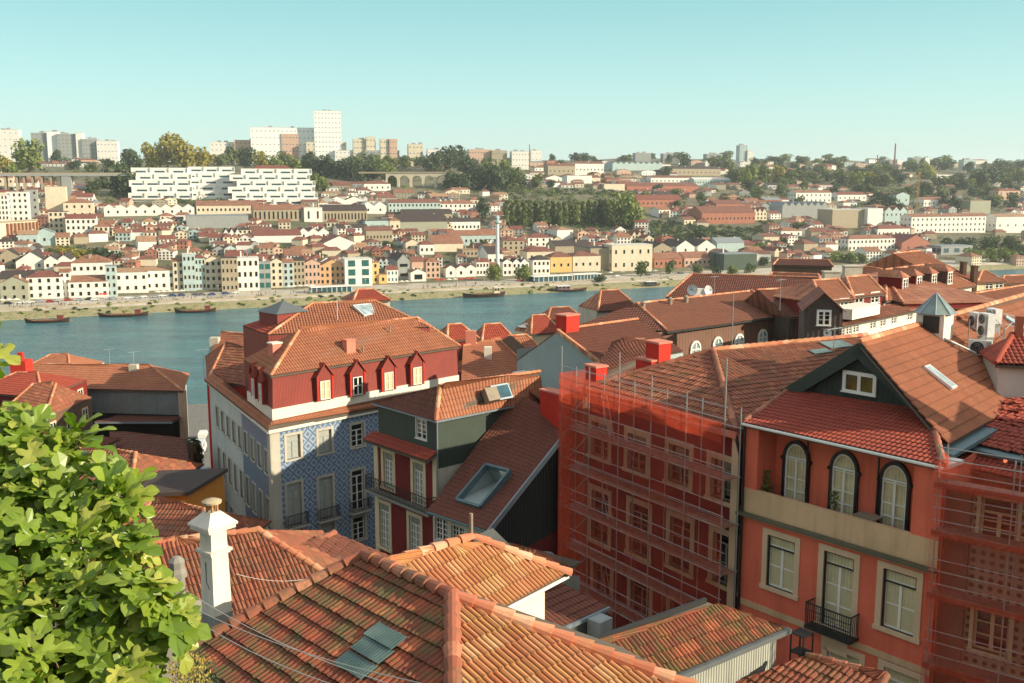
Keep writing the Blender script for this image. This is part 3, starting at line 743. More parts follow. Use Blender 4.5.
# -- dark green attic over a dark red house
def green_house():
 ez = 51.4
 Ck = G(437.3, 420, ez); Lf = G(378, 403, ez); R = G(507, 406, ez)
 u = (Ck - Lf).normalized(); v = (R - Ck).normalized(); n = V((u.y, -u.x, 0)); nv = V((v.y, -v.x, 0))
 R2 = Ck + v * 8.5; t = thing('red_house', 'dark red house with cream windows, long iron balcony and dark green attic storey', 'house', (Ck.x, Ck.y, 38))
 zb = 49.25
 wp = MATS['white_paint']
 a = Lf - n * .0
 facade(t, Lf, Ck, zb, ez, GREENC, [(421.5, 419.5, 439, 1.0, {})], defaults=dict(fm=wp, pm=MATS['dark_glass'], sm=MATS['white_paint'], sw=.06, cols=2, rows=4, um=True, recess=.06), reveal=.1)
 dw = dict(sm=CREAM, sw=.24, cols=4, rows=5, pm=MATS['curtain_grey'], fm=wp, transom=.5, fw=.06, recess=.12)
 dl = dict(dw, pm=MATS['curtain_grey'])
 O = n * .12; La, Ca = Lf + O - u * .3, Ck + O
 facade(t, La, Ca, 38, zb, RED, [(388.5, 453, 487.5, 1.05, dw), (418.5, 463.5, 505, 1.05, dw), (384.5, 504, 547, 1.15, dl), (415, 517, 560, 1.15, dl)], rm=CREAM, reveal=.15)
 pl = MB(); pl.box((-.05, .0, 38), (.4, .06, zb), (u, n, V((0, 0, 1))), o=rz_(La, 0)); pl.box((-.3, .0, 38), (.05, .06, zb), (u, n, V((0, 0, 1))), o=rz_(Ca, 0)); pl.build('pilaster', CREAM, t)
 back_walls(t, [Ca, rz_(R2 + n * .12, 0), R2 - n * 7, La - n * 7, La], 38, zb, WHITE2)
 mb = MB(); mb.face([rz_(Ck, zb - .8), rz_(R2, zb - .8), rz_(R2, ez), rz_(Ck, ez)]); mb.face([rz_(R2, zb), rz_(R2 - n * 7, zb), rz_(R2 - n * 7, ez), rz_(R2, ez)])
 mb.face([rz_(Lf - n * 6, zb), rz_(Lf, zb), rz_(Lf, ez), rz_(Lf - n * 6, ez)]); sw = mb.build('side_wall', GREENC, t); sw.location = nv * .02
 o1, o0 = zb - .16, zb + .25
 roof_part(t, [rz_(La + n * .75 - u * .2, o1), rz_(Ca + n * .75 + u * .1, o1), rz_(Ck + n * .02 + u * .1, o0), rz_(La - O + n * .02 - u * .2, o0)], T_RED, rib=.24, row=.34, amp=.05, label='red tiled canopy strip over the windows')
 e = .25; Ea, Eb, Ec = rz_(Lf + n * e - u * e, ez), rz_(Ck + n * e + nv * .1 + u * .1, ez), rz_(R2 + nv * e, ez)
 zr = 53.2; A = G(440, 386, zr); B = G(490, 379, zr); Bx = A + (B - A).normalized() * 7.5
 El = Ea + (A - Eb).normalized() * 0 + (Lf - Ck).normalized() * .1
 roof_part(t, [Ea, Eb, A], T_BROWN, rib=.24, row=.36, amp=.045)  # browner than the lit slope: the hip's shade is put into the tile colour
 roof_part(t, [Eb, Ec, Bx, A], T_ORANGE, [(Eb, A), (A, Bx)], rib=.24, row=.36, amp=.05)
 Ed = Ec + v * 0 - nv * 7; mb = MB(); El2 = Ea + v * 7; mb.slab([Ea, A, Ea + v * 6], .1); mb.slab([A, Bx, Bx - nv * 3 - V((0, 0, 1.4)), Ea + v * 6], .1); mb.build('roof', T_BROWN_S, t)
 zf = GW(426, 513, Lf + n * .7, Ck + n * .7).z; b = MB(); ax = (u, n, V((0, 0, 1))); Lw = (Ca - La).length
 b.box((-.2, 0, zf - .16), (Lw + .05, .7, zf), ax, o=rz_(La, 0)); bo = b.build('balcony', CONC, t); r = MB()
 N = 44
 for i in range(N + 1):
  x = -.15 + (Lw + .15) * i / N; r.box((x - .011, .66, 0), (x + .011, .682, .92), ax, o=rz_(La, zf))
 for i in range(N):
  if i % 2: continue
  x = -.15 + (Lw + .15) * (i + .5) / N
  r.box((x - .05, .665, .35), (x + .05, .675, .42), ax, o=rz_(La, zf)); r.box((x - .04, .665, .62), (x + .06, .675, .68), ax, o=rz_(La, zf))
 r.box((-.18, .65, .92), (Lw + .02, .7, .96), ax, o=rz_(La, zf)); r.box((-.18, .655, .08), (Lw + .02, .69, .11), ax, o=rz_(La, zf))
 for s_ in (-.17, Lw):
  for j in range(5): r.box((s_ - .011, .05 + j * .14, 0), (s_ + .011, .072 + j * .14, .92), ax, o=rz_(La, zf))
  r.box((s_ - .02, 0, .92), (s_ + .02, .7, .96), ax, o=rz_(La, zf))
 r.build('railing', MATS['dark_iron'], bo)
 dp = MB(); p = Ck + n * .1 + nv * .1; dp.tube(rz_(p, 38), rz_(p, ez - .1), .045, .045, 8); dp.build('downpipe', MATS['zinc'], t)
 gt = MB(); gt.tube(rz_(Eb, ez - .06), rz_(Ec, ez - .06), .07, .07, 6); gt.tube(rz_(Ea, ez - .06), rz_(Eb, ez - .06), .06, .06, 6); gt.build('gutter', MATS['zinc'], t)
 nr = (Bx - A).cross(Eb - A).normalized(); nr = nr if nr.z > 0 else -nr; bb = v.cross(nr); bb = bb if bb.z > 0 else -bb; ax = (v, bb, nr)
 P = GPL(489, 396, Eb, nr); h = MB(); h.box((-.5, -.45, 0), (.45, .4, .5), ax, o=P); h.build('roof_vent', MATS['wood_grey'], t)
 P = GPL(498, 393, Eb, nr); s = MB(); s.box((-.5, -.5, .05), (.95, .5, .16), ax, o=P); so = s.build('skylight', MATS['zinc'], t)
 s = MB(); s.box((-.4, -.4, .16), (.85, .4, .18), ax, o=P); s.build('pane', MATS['blue_glass'], so)
 return dict(u=u, v=v, n=n, Ck=Ck)
GH = green_house()
# -- steep brown roof with sunk skylight
def steep_house():
 ez = 46.5; a, b = G(427, 511, ez), G(488, 531, ez); u = (b - a).normalized(); n = V((u.y, -u.x, 0))
 T1 = GY(566, 432, 58.5); T0 = GY(520, 388, 62.3)
 t = thing('steep_roofed_house', 'house with steep brown tile roof, sunken teal skylight and black sheet gable', 'house', (b.x, b.y, 38))
 d1 = T1 - b
 b2 = b + d1 * 1.12; a2 = a + (T0 - a) * 1.02
 nn = (b - a).cross(a2 - a).normalized(); nn = nn if nn.z > 0 else -nn
 tt = u; bb = (d1 - tt * d1.dot(tt)).normalized()
 q = [GPL(px, py, a, nn) for px, py in ((459, 499), (487, 465), (508, 472), (480, 507))]
 uv = [((p - a).dot((b - a).normalized()), (p - a).dot(bb)) for p in q]
 U = sorted(x[0] for x in uv); Vv = sorted(x[1] for x in uv); hole = ((U[0] + U[1]) / 2, (U[2] + U[3]) / 2, (Vv[0] + Vv[1]) / 2, (Vv[2] + Vv[3]) / 2)
 mb = MB(); P0, tt, bb, nn = tile_slope(mb, [a, b, b2, a2], rib=.215, row=.3, amp=.03, lip=.02, hole=hole); r = mb.build('roof', T_BROWN, t)
 PQ = lambda x, y, z: P0 + tt * x + bb * y + nn * z
 s = MB(); h = (hole[0] - .06, hole[1] + .06, hole[2] - .06, hole[3] + .06)
 for (x0, x1, y0, y1) in ((h[0] - .08, h[0] + .08, h[2], h[3]), (h[1] - .08, h[1] + .08, h[2], h[3]), (h[0], h[1], h[2] - .08, h[2] + .08), (h[0], h[1], h[3] - .08, h[3] + .08)):
  s.box((x0, y0, -.25), (x1, y1, .14), (tt, bb, nn), o=P0)
 so = s.build('skylight_frame', MATS['teal_flashing'], t)
 w = MB(); w.face([PQ(h[0], h[2], -.1), PQ(h[1], h[2], -.1), PQ(h[1], h[3], -1.4), PQ(h[0], h[3], -1.4)]); w.face([PQ(h[0], h[2], -.1), PQ(h[0], h[3], -1.4), PQ(h[0], h[3], 0), PQ(h[0], h[2], 0)])
 w.face([PQ(h[1], h[2], -.1), PQ(h[1], h[2], 0), PQ(h[1], h[3], 0), PQ(h[1], h[3], -1.4)]); w.face([PQ(h[0], h[3], -1.4), PQ(h[1], h[3], -1.4), PQ(h[1], h[3], 0), PQ(h[0], h[3], 0)])
 w.build('terrace_well', GREYR, so)
 d = MB(); hx = (h[0] + h[1]) / 2; d.box((hx + .15, h[3] - .12, -1.2), (h[1] - .1, h[3] - .06, -.08), (tt, bb, nn), o=P0); d.build('door', MATS['white_paint'], so)
 fa, fb = a - n * .45, b - n * .45 - u * .35
 facade(t, fa, fb, 36, ez + .2, WHITE2, [(441, 519, 541, 1.05, {}), (457.5, 527, 548, 1.05, {}), (474, 534, 555, 1.05, {})], defaults=dict(sm=None, cols=4, rows=4, pm=MATS['dark_glass'], fm=MATS['white_paint'], um=True))
 g = MB(); gb = rz_(b2 - u * .35, 0); pts = [rz_(fb, 44.2), rz_(gb, 44.2), rz_(gb, b2.z - .15), rz_(fb, ez - .1)]
 g.face(pts); g.build('gable_wall', BLACKC, t)
 g = MB(); vv = (gb - rz_(fb, 0)).normalized(); g.face([rz_(fb, 36), rz_(gb + vv * 2, 36), rz_(gb + vv * 2, 44.2), rz_(fb, 44.2)]); g.build('wall', RED, t)
 back_walls(t, [rz_(gb, 0), rz_(a2, 0), rz_(fa, 0)], 36, 47, BROWNR)
 v_ = MB(); up = V((0, 0, 1)); dd = (b2 - b).normalized(); s_ = u
 v_.box((-.3, -.02, -.22), ((b2 - b).length, .08, .1), (dd, u, dd.cross(u) if dd.cross(u).z > 0 else -dd.cross(u)), o=b); v_.build('barge_board', MATS['zinc'], t)
 gt = MB(); gt.tube(a - V((0, 0, .08)), b - V((0, 0, .08)), .07, .07, 6); gt.build('gutter', MATS['teal_flashing'], t)
 mb = MB(); mb.slab([b2, rz_(b2 + vv * 5, 47), rz_(a2 + vv * 5, 47), a2], .1); mb.build('roof', T_BROWN_S, t)['label'] = 'rear slope'
 P = G(541, 412, 51.2); ch = P + V((0, 0, 0)); cu = (G(566, 415, 51) - G(541, 408, 51)); cu.z = 0; L = 2.1; cu.normalize()
 mb = MB(); mb.box((-.1, 0, -1.5), (L, .75, 1.35), (cu, V((-cu.y, cu.x, 0)), up), o=ch); co = mb.build('chimney', REDCH, t)
 mb = MB(); mb.box((-.16, -.06, 1.35), (L + .06, .81, 1.45), (cu, V((-cu.y, cu.x, 0)), up), o=ch); mb.build('chimney_cap', M_plaster('pink_render', C(206, 128, 104), .1), co)
steep_house()
# -- house under scaffolding
def scaffold_house():
 ez = 55.1
 L = G(588, 389, ez); R = G(741, 431, ez); u = (R - L).normalized(); n = V((u.y, -u.x, 0)); bk = V((.75, .66, 0))
 t = thing('scaffolded_house', 'dark red house with stone window frames wrapped in scaffolding', 'house', (L.x, L.y, 38))
 d = dict(sm=STONE, sw=.26, cols=2, rows=3, pm=MATS['dark_glass'], fm=MATS['wood_grey'], transom=.4)
 wn = []
 for (px, py) in ((600, 423, ), (637, 435), (679, 446), (722, 460)):
  k = (px - 600) / 122.
  wn.append((px, py, py + 34 + 6 * k, 1.3, d))
 for (px, py) in ((600, 492), (639, 505), (680, 519), (724, 535)):
  wn.append((px, py, py + 46 + 4 * k, 1.3, dict(d, rows=4)))
 for (px, py) in ((602, 565), (640, 580), (680, 597), (724, 616)):
  wn.append((px, py, py + 40, 1.3, d))
 facade(t, L, R, 40, ez, RED, wn, rm=STONE, defaults=d)
 back_walls(t, [R, R + bk * 12, L + bk * 12, L], 40, ez, RED)
 cn = MB(); cn.box((-.2, 0, ez - .3), ((R - L).length, .3, ez), (u, n, V((0, 0, 1))), o=rz_(L, 0)); cn.build('cornice', M_plaster('pink_render', C(206, 128, 104), .1), t)
 pl = MB(); pl.box((-.35, .03, 40), (.05, .12, ez - .3), (u, n, V((0, 0, 1))), o=rz_(R, 0)); pl.build('pilaster', STONE2, t)
 ap = GY(713, 350.5, 48.6); rd = G(866, 336, ap.z)
 El, Er = rz_(L + n * .3 - bk * .1, ez + .05), rz_(R + n * .3, ez + .05)
 roof_part(t, [El, Er, ap], T_OLD, [(Er, ap)], rib=.25, row=.42, amp=.05, capm=T_CAP_D, rough=.02)
 rv = (rd - ap).normalized(); far = rz_(Er + rv * 17, ez + .1)
 roof_part(t, [Er, far, rd, ap], T_OLD, rib=.25, row=.42, amp=.05, rough=.02, label='long side slope, half in sun').name
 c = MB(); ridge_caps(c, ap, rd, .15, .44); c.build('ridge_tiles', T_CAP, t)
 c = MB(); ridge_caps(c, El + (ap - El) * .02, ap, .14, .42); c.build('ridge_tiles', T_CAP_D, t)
 mb = MB(); mb.slab([El, ap, rd, rz_(El + rv * 17, ez)][::-1], .1); mb.build('roof', T_BROWN_S, t)['label'] = 'far slope'
 nn = (rd - ap).cross(Er - ap).normalized(); nn = nn if nn.z > 0 else -nn; bb = rv.cross(nn); bb = bb if bb.z > 0 else -bb
 for (px, py, w, h) in ((836, 346, 1.6, .9), (820, 353, 1.2, .5)):
  P = GPL(px, py, Er, nn); g = MB(); g.box((-w / 2, -h / 2, .07), (w / 2, h / 2, .12), (rv, bb, nn), o=P); g.build('glass_tiles', MATS['moss_glass_tile'], t)
 dp = MB(); p = R + n * .12 + u * .12; dp.tube(rz_(p, 40), rz_(p, ez - 1), .07, .07, 8); q = rz_(p, ez - 1); dp.tube(q, q + V((-.2, .1, .9)), .07, .07, 8); dp.build('downpipe', MATS['black_paint'], t)
 for (px, py, w, dd, h) in ((658, 353, 1.0, .8, .85), (650, 370, 1.2, .9, .85), (596, 370, .9, .7, .5)):
  P = GY(px, py + 6, 50.2 if px != 600 else 53.5); chimney(t, P, u, w, dd, h, REDCH, True, capm=MATS.get('pink_render'))
 # ------- the scaffolding is a thing of its own
 s = thing('scaffolding', 'steel scaffolding hung with red netting over the dark red house front', 'scaffolding', (L.x, L.y, 40))
 o1, o2 = .45, 1.35; A = L - u * .25; Lw = (R - L).length + .45; nb = 5; M = MATS['galvanised']
 X = [-.1 + i * (Lw + .3) / nb for i in range(nb + 1)]
 Z = [55.35, 53.35, 51.35, 49.35, 47.35, 45.35, 43.35, 41.4]
 pt = lambda x, o, z: rz_(A + u * x + n * o, z)
 tops = [57.3, 56.6, 57.6, 56.9, 56.5, 58.3]
 for i, x in enumerate(X):
  for o in (o1, o2):
   m = MB(); m.tube(pt(x, o, 40), pt(x, o, tops[i] if o == o2 else 56.2), .028, .028, 6); m.build('pole', M, s)
 for z in Z:
  for dz in (0., .5, 1.):
   for o in (o1, o2) if dz == 0 else (o2,):
    m = MB(); m.tube(pt(X[0] - .1, o, z + dz), pt(X[-1] + .1, o, z + dz), .022, .022, 6); m.build('ledger', M, s)
  if z > 55: continue
  m = MB()
  for i in range(nb):
   m.box((X[i] + .03, o1 + .05, z - .07), (X[i + 1] - .03, o2 - .05, z - .02), (u, n, V((0, 0, 1))), o=rz_(A, 0))
  m.box((X[0], o2 - .04, z - .02), (X[-1], o2 - .01, z + .13), (u, n, V((0, 0, 1))), o=rz_(A, 0))
  m.build('deck', M_plain('deck_wood', C(150, 104, 84), .8, var=.3), s)
 for k, z in enumerate(Z[1:-1]):
  m = MB(); m.tube(pt(X[0], o2, z), pt(X[1], o2, z + 2), .02, .02, 5); m.build('brace', M, s)
  if k % 2 == 0:
   for e in (0, .38):
    m = MB(); m.tube(pt(X[1] + .35 + e, .9, z + 2), pt(X[1] + 1. + e, .9, z), .02, .02, 5); m.build('ladder_rail', M, s)
 rn = random.Random(5); f = MB(); nx, nz_ = 30, 36; zt, zb = 55.6, 40.2
 def fp(i, j):
  x = X[0] - .08 + (X[-1] - X[0] + .16) * i / nx; z = zb + (zt - zb) * j / nz_
  k = abs(sin(pi * nb * i / nx)); return pt(x, o2 + .06 + .09 * k * (.6 + .4 * sin(j * 1.7 + i * .3)) * (1 if j % 5 else .3), z + (.12 * sin(i * .9) if j == nz_ else 0))
 g = [[fp(i, j) for j in range(nz_ + 1)] for i in range(nx + 1)]
 for i in range(nx):
  for j in range(nz_): f.face([g[i][j], g[i + 1][j], g[i + 1][j + 1], g[i][j + 1]], smooth=True)
 f.build('netting', MATS['net'], s)
 f = MB()
 f.face([pt(X[0] - .1, -.2, zb), pt(X[0] - .1, o2 + .06, zb), pt(X[0] - .1, o2 + .06, 56), pt(X[0] - .1, -.2, 56)]); f.face([pt(X[0] - .1, o2 + .1, zb), pt(X[0] + .95, o2 + .12, zb), pt(X[0] + .95, o2 + .12, 56), pt(X[0] - .1, o2 + .1, 56)])
 f.build('netting', MATS['net_dense'], s)
 f = MB(); f.face([pt(X[0] + .9, o2 + .14, 55.0), pt(X[-1], o2 + .14, 54.9), pt(X[-1], o2 + .14, 55.7), pt(X[0] + .9, o2 + .14, 56.1)]); f.build('netting', MATS['net_dense'], s)
 return dict(L=L, R=R, u=u, n=n)
SH = scaffold_house()
# -- orange house with loggia
def potted(name, P, h, r, label, cat='potted plant', mat='leaf_mid', seed=1, pot=True):
 rn = random.Random(seed); t = thing(name, label, cat, P)
 if pot:
  m = MB(); m.lathe(P, [(0, 0), (.11, 0), (.15, .26), (.13, .26)], 12); m.build('pot', M_plain('terracotta', C(150, 84, 58), .8), t)
 s = MB(); s.tube(P + V((0, 0, .1)), P + V((.03, .02, h * .7)), .02, .012, 6); s.build('stem', MATS['bark'], t)
 f = MB()
 for i in range(260):
  k = rn.random(); a = rn.uniform(0, 6.28); rr = r * (1 - k * .5) * rn.random() ** .5
  c = P + V((cos(a) * rr, sin(a) * rr, h * (.3 + .75 * k))); d = V((rn.gauss(0, 1), rn.gauss(0, 1), rn.gauss(0, 1))).normalized(); e = d.orthogonal().normalized()
  f.face([c - d * .06, c + e * .03, c + d * .06, c - e * .03])
 f.build('foliage', MATS[mat], t); return t
def orange_house():
 ez = 55.4
 L = G(746, 426, ez); R = G(944, 470, ez); u = (R - L).normalized(); n = V((u.y, -u.x, 0)); up = V((0, 0, 1)); ax = (u, n, up)
 bv = V((.664, .747, 0)); W_ = (R - L).length
 t = thing('orange_house', 'orange house with three black arched loggia doors, stone framed windows and a dark green gable', 'house', (L.x, L.y, 40))
 zp1 = GW(845, 530, L, R).z; zp0 = zp1 - 1.15
 zp1 = GW(744, 487, L, R).z; zp0 = GW(744, 513, L, R).z
 dd = dict(sm=STONE2, sw=.23, cols=2, rows=2, pm=MATS['curtain_glass'], fm=MATS['white_paint'], transom=.42, fw=.065, recess=.14)
 wl, _, _, wo = facade(t, L, R, 40, zp0, ORANGE, [(780.5, 538, 590, 1.28, dd), (837.5, 554, 617 + 12, 1.28, dict(dd, rows=3, transom=.45)), (898.5, 572, 632, 1.28, dd), (842, 652, 700, 1.35, dict(dd, rows=2)), (900, 672, 720, 1.35, dict(dd, rows=2))], rm=STONE2, defaults=dd)
 for w in wo[:3]:
  hh = max(v.co.z for v in w.data.vertices); m = MB()
  for lo, hi in (((-.63, .03, 0), (-.575, .1, hh)), ((-.63, .03, hh - .06), (.63, .1, hh)), ((-.63, .045, hh - .5), (.63, .1, hh - .45)), ((.575, .03, hh - .5), (.63, .1, hh - .06))): m.box(lo, hi)
  inst('shutter_box', m.mesh('shutter_box', MATS['black_paint']), w)
 zs = GW(742, 598, L, R).z; s = MB(); s.box((0, 0, zs - .24), (W_, .05, zs), ax, o=rz_(L, 0)); s.build('string_course', BAND, t)
 s = MB(); s.box((-.02, -1.5, zp0), (W_ + .02, .02, zp0 + .12), ax, o=rz_(L, 0)); s.box((0, -.16, zp0 + .12), (W_, .04, zp1), ax, o=rz_(L, 0)); s.build('parapet', BAND, t)
 s = MB(); s.box((-.15, .04, zp0 - .02), (W_ + .05, .3, zp0 + .09), ax, o=rz_(L, 0)); s.build('ledge', M_plaster('mossy_ledge', C(98, 94, 70), .3, dirtk=.6), t)
 s = MB(); s.box((-.05, .0, zp0 - .12), (W_ + .02, .1, zp0 - .03), ax, o=rz_(L, 0)); s.build('moulding', BAND, t)
 I0, I1 = L - n * 1.25, R - n * 1.25
 m = MB(); m.face([rz_(I0, zp0), rz_(I1, zp0), rz_(I1, ez), rz_(I0, ez)]); m.box((0, -1.25, zp1), (.62, 0, ez), ax, o=rz_(L, 0)); m.box((W_ - 1.05, -1.25, zp1), (W_, 0, ez), ax, o=rz_(L, 0)); m.build('loggia_wall', ORANGE, t)
 for (px, pt, pb) in ((798.5, 441, 498), (846.5, 451, 512), (897.5, 462, 525)):
  a = GW(px, pt, I0, I1); zb = zp0 + .13; uu = (a - rz_(I0, a.z)).dot(u); P = rz_(I0 + u * uu, zb); h = a.z - zb; hw = .5; hs = h - .74
  def arch(r0, r1, y0, y1, mb_, zs_, N=14, point=1.28):
   pr = [(cos(pi * i / N), sin(pi * i / N) * point) for i in range(N + 1)]
   o_ = [P + u * x * r1 + up * (zs_ + z * r1) for x, z in pr]; i_ = [P + u * x * r0 + up * (zs_ + z * r0) for x, z in pr]
   for k in range(N):
    mb_.face([o_[k] + n * y1, o_[k + 1] + n * y1, i_[k + 1] + n * y1, i_[k] + n * y1]); mb_.face([o_[k] + n * y0, o_[k + 1] + n * y0, o_[k + 1] + n * y1, o_[k] + n * y1]); mb_.face([i_[k] + n * y1, i_[k + 1] + n * y1, i_[k + 1] + n * y0, i_[k] + n * y0])
  m = MB(); m.box((-hw - .11, 0, 0), (-hw, .16, hs), ax, o=P); m.box((hw, 0, 0), (hw + .11, .16, hs), ax, o=P); arch(hw, hw + .11, 0, .16, m, hs)
  m.box((-hw - .18, 0, hs - .08), (-hw - .11, .2, hs + .04), ax, o=P); m.box((hw + .11, 0, hs - .08), (hw + .18, .2, hs + .04), ax, o=P)
  door = m.build('arched_door', MATS['black_paint'], t)
  m = MB(); g = .05
  for x0, x1 in ((-hw, -hw + .07), (-.045, .045), (hw - .07, hw)): m.box((x0, .02, 0), (x1, .09, hs), ax, o=P)
  for z in (0, .4, .92, 1.42, hs - .09): m.box((-hw + .07, .03, z), (hw - .07, .08, z + (.16 if z == 0 else .05)), ax, o=P)
  arch(hw - .07, hw, .02, .08, m, hs); m.box((-hw, .02, hs), (hw, .1, hs + .08), ax, o=P); m.build('frame', MATS['white_paint'], door)
  m = MB(); pts = [P + u * hw * cos(pi * i / 14) + up * (hs + 1.28 * sin(pi * i / 14) * hw) + n * .012 for i in range(15)]
  m.face(pts); m.face([P + u * -hw + n * .012, P + u * hw + n * .012, P + u * hw + n * .012 + up * hs, P - u * hw + n * .012 + up * hs]); m.build('pane', MATS['curtain_glass'], door)
 for px in (810.5, 882.5):
  a = GW(px, 450, I0, I1); m = MB(); q = a + n * .2; m.tube(rz_(q, zp1), rz_(q, ez), .04, .04, 8); m.build('loggia_post', MATS['black_paint'], t)
 sx = rz_(L, ez); m = MB(); m.box((-.02, -1.3, .0), (W_ + .05, .16, .14), ax, o=sx); m.build('eave_board', MATS['white_paint'], t)
 e0, e1 = rz_(L + n * .18 - u * .02, ez + .16), rz_(R + n * .18 + u * .08, ez + .16)
 g0, g1 = GY(790, 389.5, 42.6), GY(929, 409, 37.9)
 roof_part(t, [e0, e1, g1, g0], T_RED, [(e0 + (g0 - e0) * .03, g0), (e1, g1)], capm=T_CAP_D, rib=.2, row=.33, amp=.045, label='red tiled skirt roof above the loggia', cr=.11)
 gt = MB(); gt.tube(e0 - up * .05 + n * .05, e1 - up * .05 + n * .05, .06, .06, 6); gt.build('gutter', MATS['white_paint'], t)
 gu = rz_(g1 - g0, 0).normalized(); gn = V((gu.y, -gu.x, 0)); apx = GW(862.5, 345.5, g0, g1)
 m = MB(); m.face([g0 - up * .3, g1 - up * .3, g1, apx, g0]); m.build('gable_wall', M_ribbed('dark_green_gable', C(40, 50, 42), .22, .7, depth=.01), t)
 m = MB()
 for a, b in ((g0, apx), (g1, apx)):
  d = (b - a).normalized(); s_ = d.cross(gn); s_ = s_ if s_.z > 0 else -s_
  m.box((-.25, 0, -.42), ((b - a).length + .02, .32, .12), (d, gn, s_), o=a)
 m.build('barge_board', M_plain('green_board', C(46, 58, 48), .6), t)
 a = GW(859.5, 373.5, g0, g1); b = GW(859.5, 393, g0, g1); uu = V((0, 0, 0)); window(t, b + gn * .03, gu, 1.38, a.z - b.z, sm=MATS['white_paint'], sw=.06, cols=2, rows=1, pm=MATS['yellow_glass'], um=True, recess=-.03, fw=.09, sill=True, proud=.06)
 Rd = apx + bv * 23; ea2 = G(947, 447, 55.7); eb = ea2 + bv * 24
 ga = apx + gn * .25 + up * .16; gb = g1 + gn * .25 + up * .1
 roof_part(t, [rz_(ea2, 55.75), rz_(eb, 55.75), Rd + up * .16, ga], T_ORANGE, rib=.2, row=.42, amp=.07, label='long main roof, half sunlit')
 c = MB(); ridge_caps(c, ga, Rd + up * .16, .14, .42); c.build('ridge_tiles', T_CAP, t)
 l0 = rz_(g0, g0.z - .3); mb = MB(); mb.slab([ga, Rd + up * .16, rz_(g0 + bv * 24, g0.z - .1), g0 + gn * .25], .12); mb.build('roof', T_BROWN_S, t)['label'] = 'far slope'
 back_walls(t, [R, rz_(eb, 0), rz_(L + bv * 24, 0), L], 40, 55.3, ORANGE)
 v_ = MB(); q0, q1 = rz_(ea2, 55.6) + n * .1, rz_(eb, 55.6); d = (q1 - q0).normalized(); s_ = V((d.y, -d.x, 0)); v_.box((-.6, -.1, -.1), (23, .5, .04), (d, s_, up), o=q0); v_.build('lead_valley', MATS['teal_flashing'], t)
 nn = (Rd - apx).cross(ea2 - apx).normalized(); nn = nn if nn.z > 0 else -nn; bb = bv.cross(nn); bb = bb if bb.z > 0 else -bb
 PL = lambda px, py: GPL(px, py, ga, nn)
 a, b = PL(925, 368), PL(953, 390); d = (b - a); q = d.normalized(); w = nn.cross(q)
 m = MB(); m.box((0, -.28, .03), (d.length, .28, .16), (q, w, nn), o=a); so = m.build('skylight', MATS['white_metal'], t); m = MB(); m.box((.08, -.2, .16), (d.length - .08, .2, .175), (q, w, nn), o=a); m.build('pane', MATS['sky_glass'], so)
 P = PL(934, 331); P = P - up * .3; hw = .62; sq = [P + bv * x + V((bv.y, -bv.x, 0)) * y for x, y in ((-hw, hw), (hw, hw), (hw, -hw), (-hw, -hw))]
 m = MB(); m.prism(sq[::-1] if False else sq, P.z - .5, P.z + 1.15); lo = m.build('lantern', WHITEP, t)
 m = MB(); fcn = (sq[0] + sq[3]) / 2
 m.box((-.42, -.02, .3), (.3, .03, 1.05), (V((-bv.y, bv.x, 0)), -bv, up), o=fcn); m.build('door', MATS['dark_frame'], lo)
 m = MB(); hb = .88; N = 8; ring = [P + V((cos(2 * pi * (i + .5) / N) * hb, sin(2 * pi * (i + .5) / N) * hb, 1.15)) for i in range(N)]; ap = P + up * 2.05
 for i in range(N): m.face([ring[i], ring[(i + 1) % N], ap])
 m.face(ring[::-1]); m.build('lantern_roof', MATS['pyramid_glass'], lo); m = MB()
 for i in range(N): m.tube(ring[i], ap, .035, .03, 5); m.tube(ring[i], ring[(i + 1) % N], .035, .035, 5)
 m.build('glazing_bars', MATS['zinc'], lo)
 b = MB(); q = PL(937, 338); q2 = PL(977, 356); b.path([q + nn * .1, q + (q2 - q) * .4 + nn * .12 - up * .0, q2 + nn * .1], .05, 6); b.build('cable_duct', MATS['white_metal'], t)
 wz = ORG[wo[1].name]; b = MB(); b.box((-.98, 0, -.14), (.98, .62, -.02), ax, o=wz); bo = b.build('balcony', MATS['dark_iron'], t); r = MB()
 for i in range(22):
  x = -.95 + 1.9 * i / 21; r.box((x - .01, .58, 0), (x + .01, .6, .9), ax, o=wz)
 for s_ in (-.95, .95):
  for j in range(5): r.box((s_ - .01, .04 + j * .12, 0), (s_ + .01, .06 + j * .12, .9), ax, o=wz)
  r.box((s_ - .02, 0, .88), (s_ + .02, .6, .92), ax, o=wz)
 r.box((-.97, .57, .88), (.97, .62, .92), ax, o=wz); r.box((-.97, .575, .04), (.97, .61, .07), ax, o=wz); r.box((-.97, .575, .62), (.97, .605, .645), ax, o=wz)
 for i in range(9):
  c = wz + u * (-.84 + i * .21) + n * .59 + up * .4
  for k in range(8): r.tube(c + (u * cos(k * .785) + up * sin(k * .785)) * .085, c + (u * cos(k * .785 + .785) + up * sin(k * .785 + .785)) * .085, .008, .008, 4)
 r.build('railing', MATS['dark_iron'], bo)
 k = MB(); k.prism([wz + u * -.55 + n * .04, wz + u * .55 + n * .04, wz + u * .55, wz - u * .55][::1], wz.z - 1.0, wz.z - .14); k.build('corbel', STONE2, t)
 dp = MB(); p = L + n * .1 + u * .03; dp.tube(rz_(p, 40), rz_(p, ez), .055, .055, 8); p2 = rz_(p, ez); dp.tube(p2, p2 + n * .15 + up * .1, .055, .055, 8); dp.build('downpipe', MATS['black_paint'], t)
 m = MB(); p = GW(935, 627, L, R); m.box((-.07, 0, -.25), (.07, .03, .25), ax, o=p); m.build('vent_slot', MATS['black_paint'], t)
 for px, py in ((820.5, 541), (871, 555)) : pass
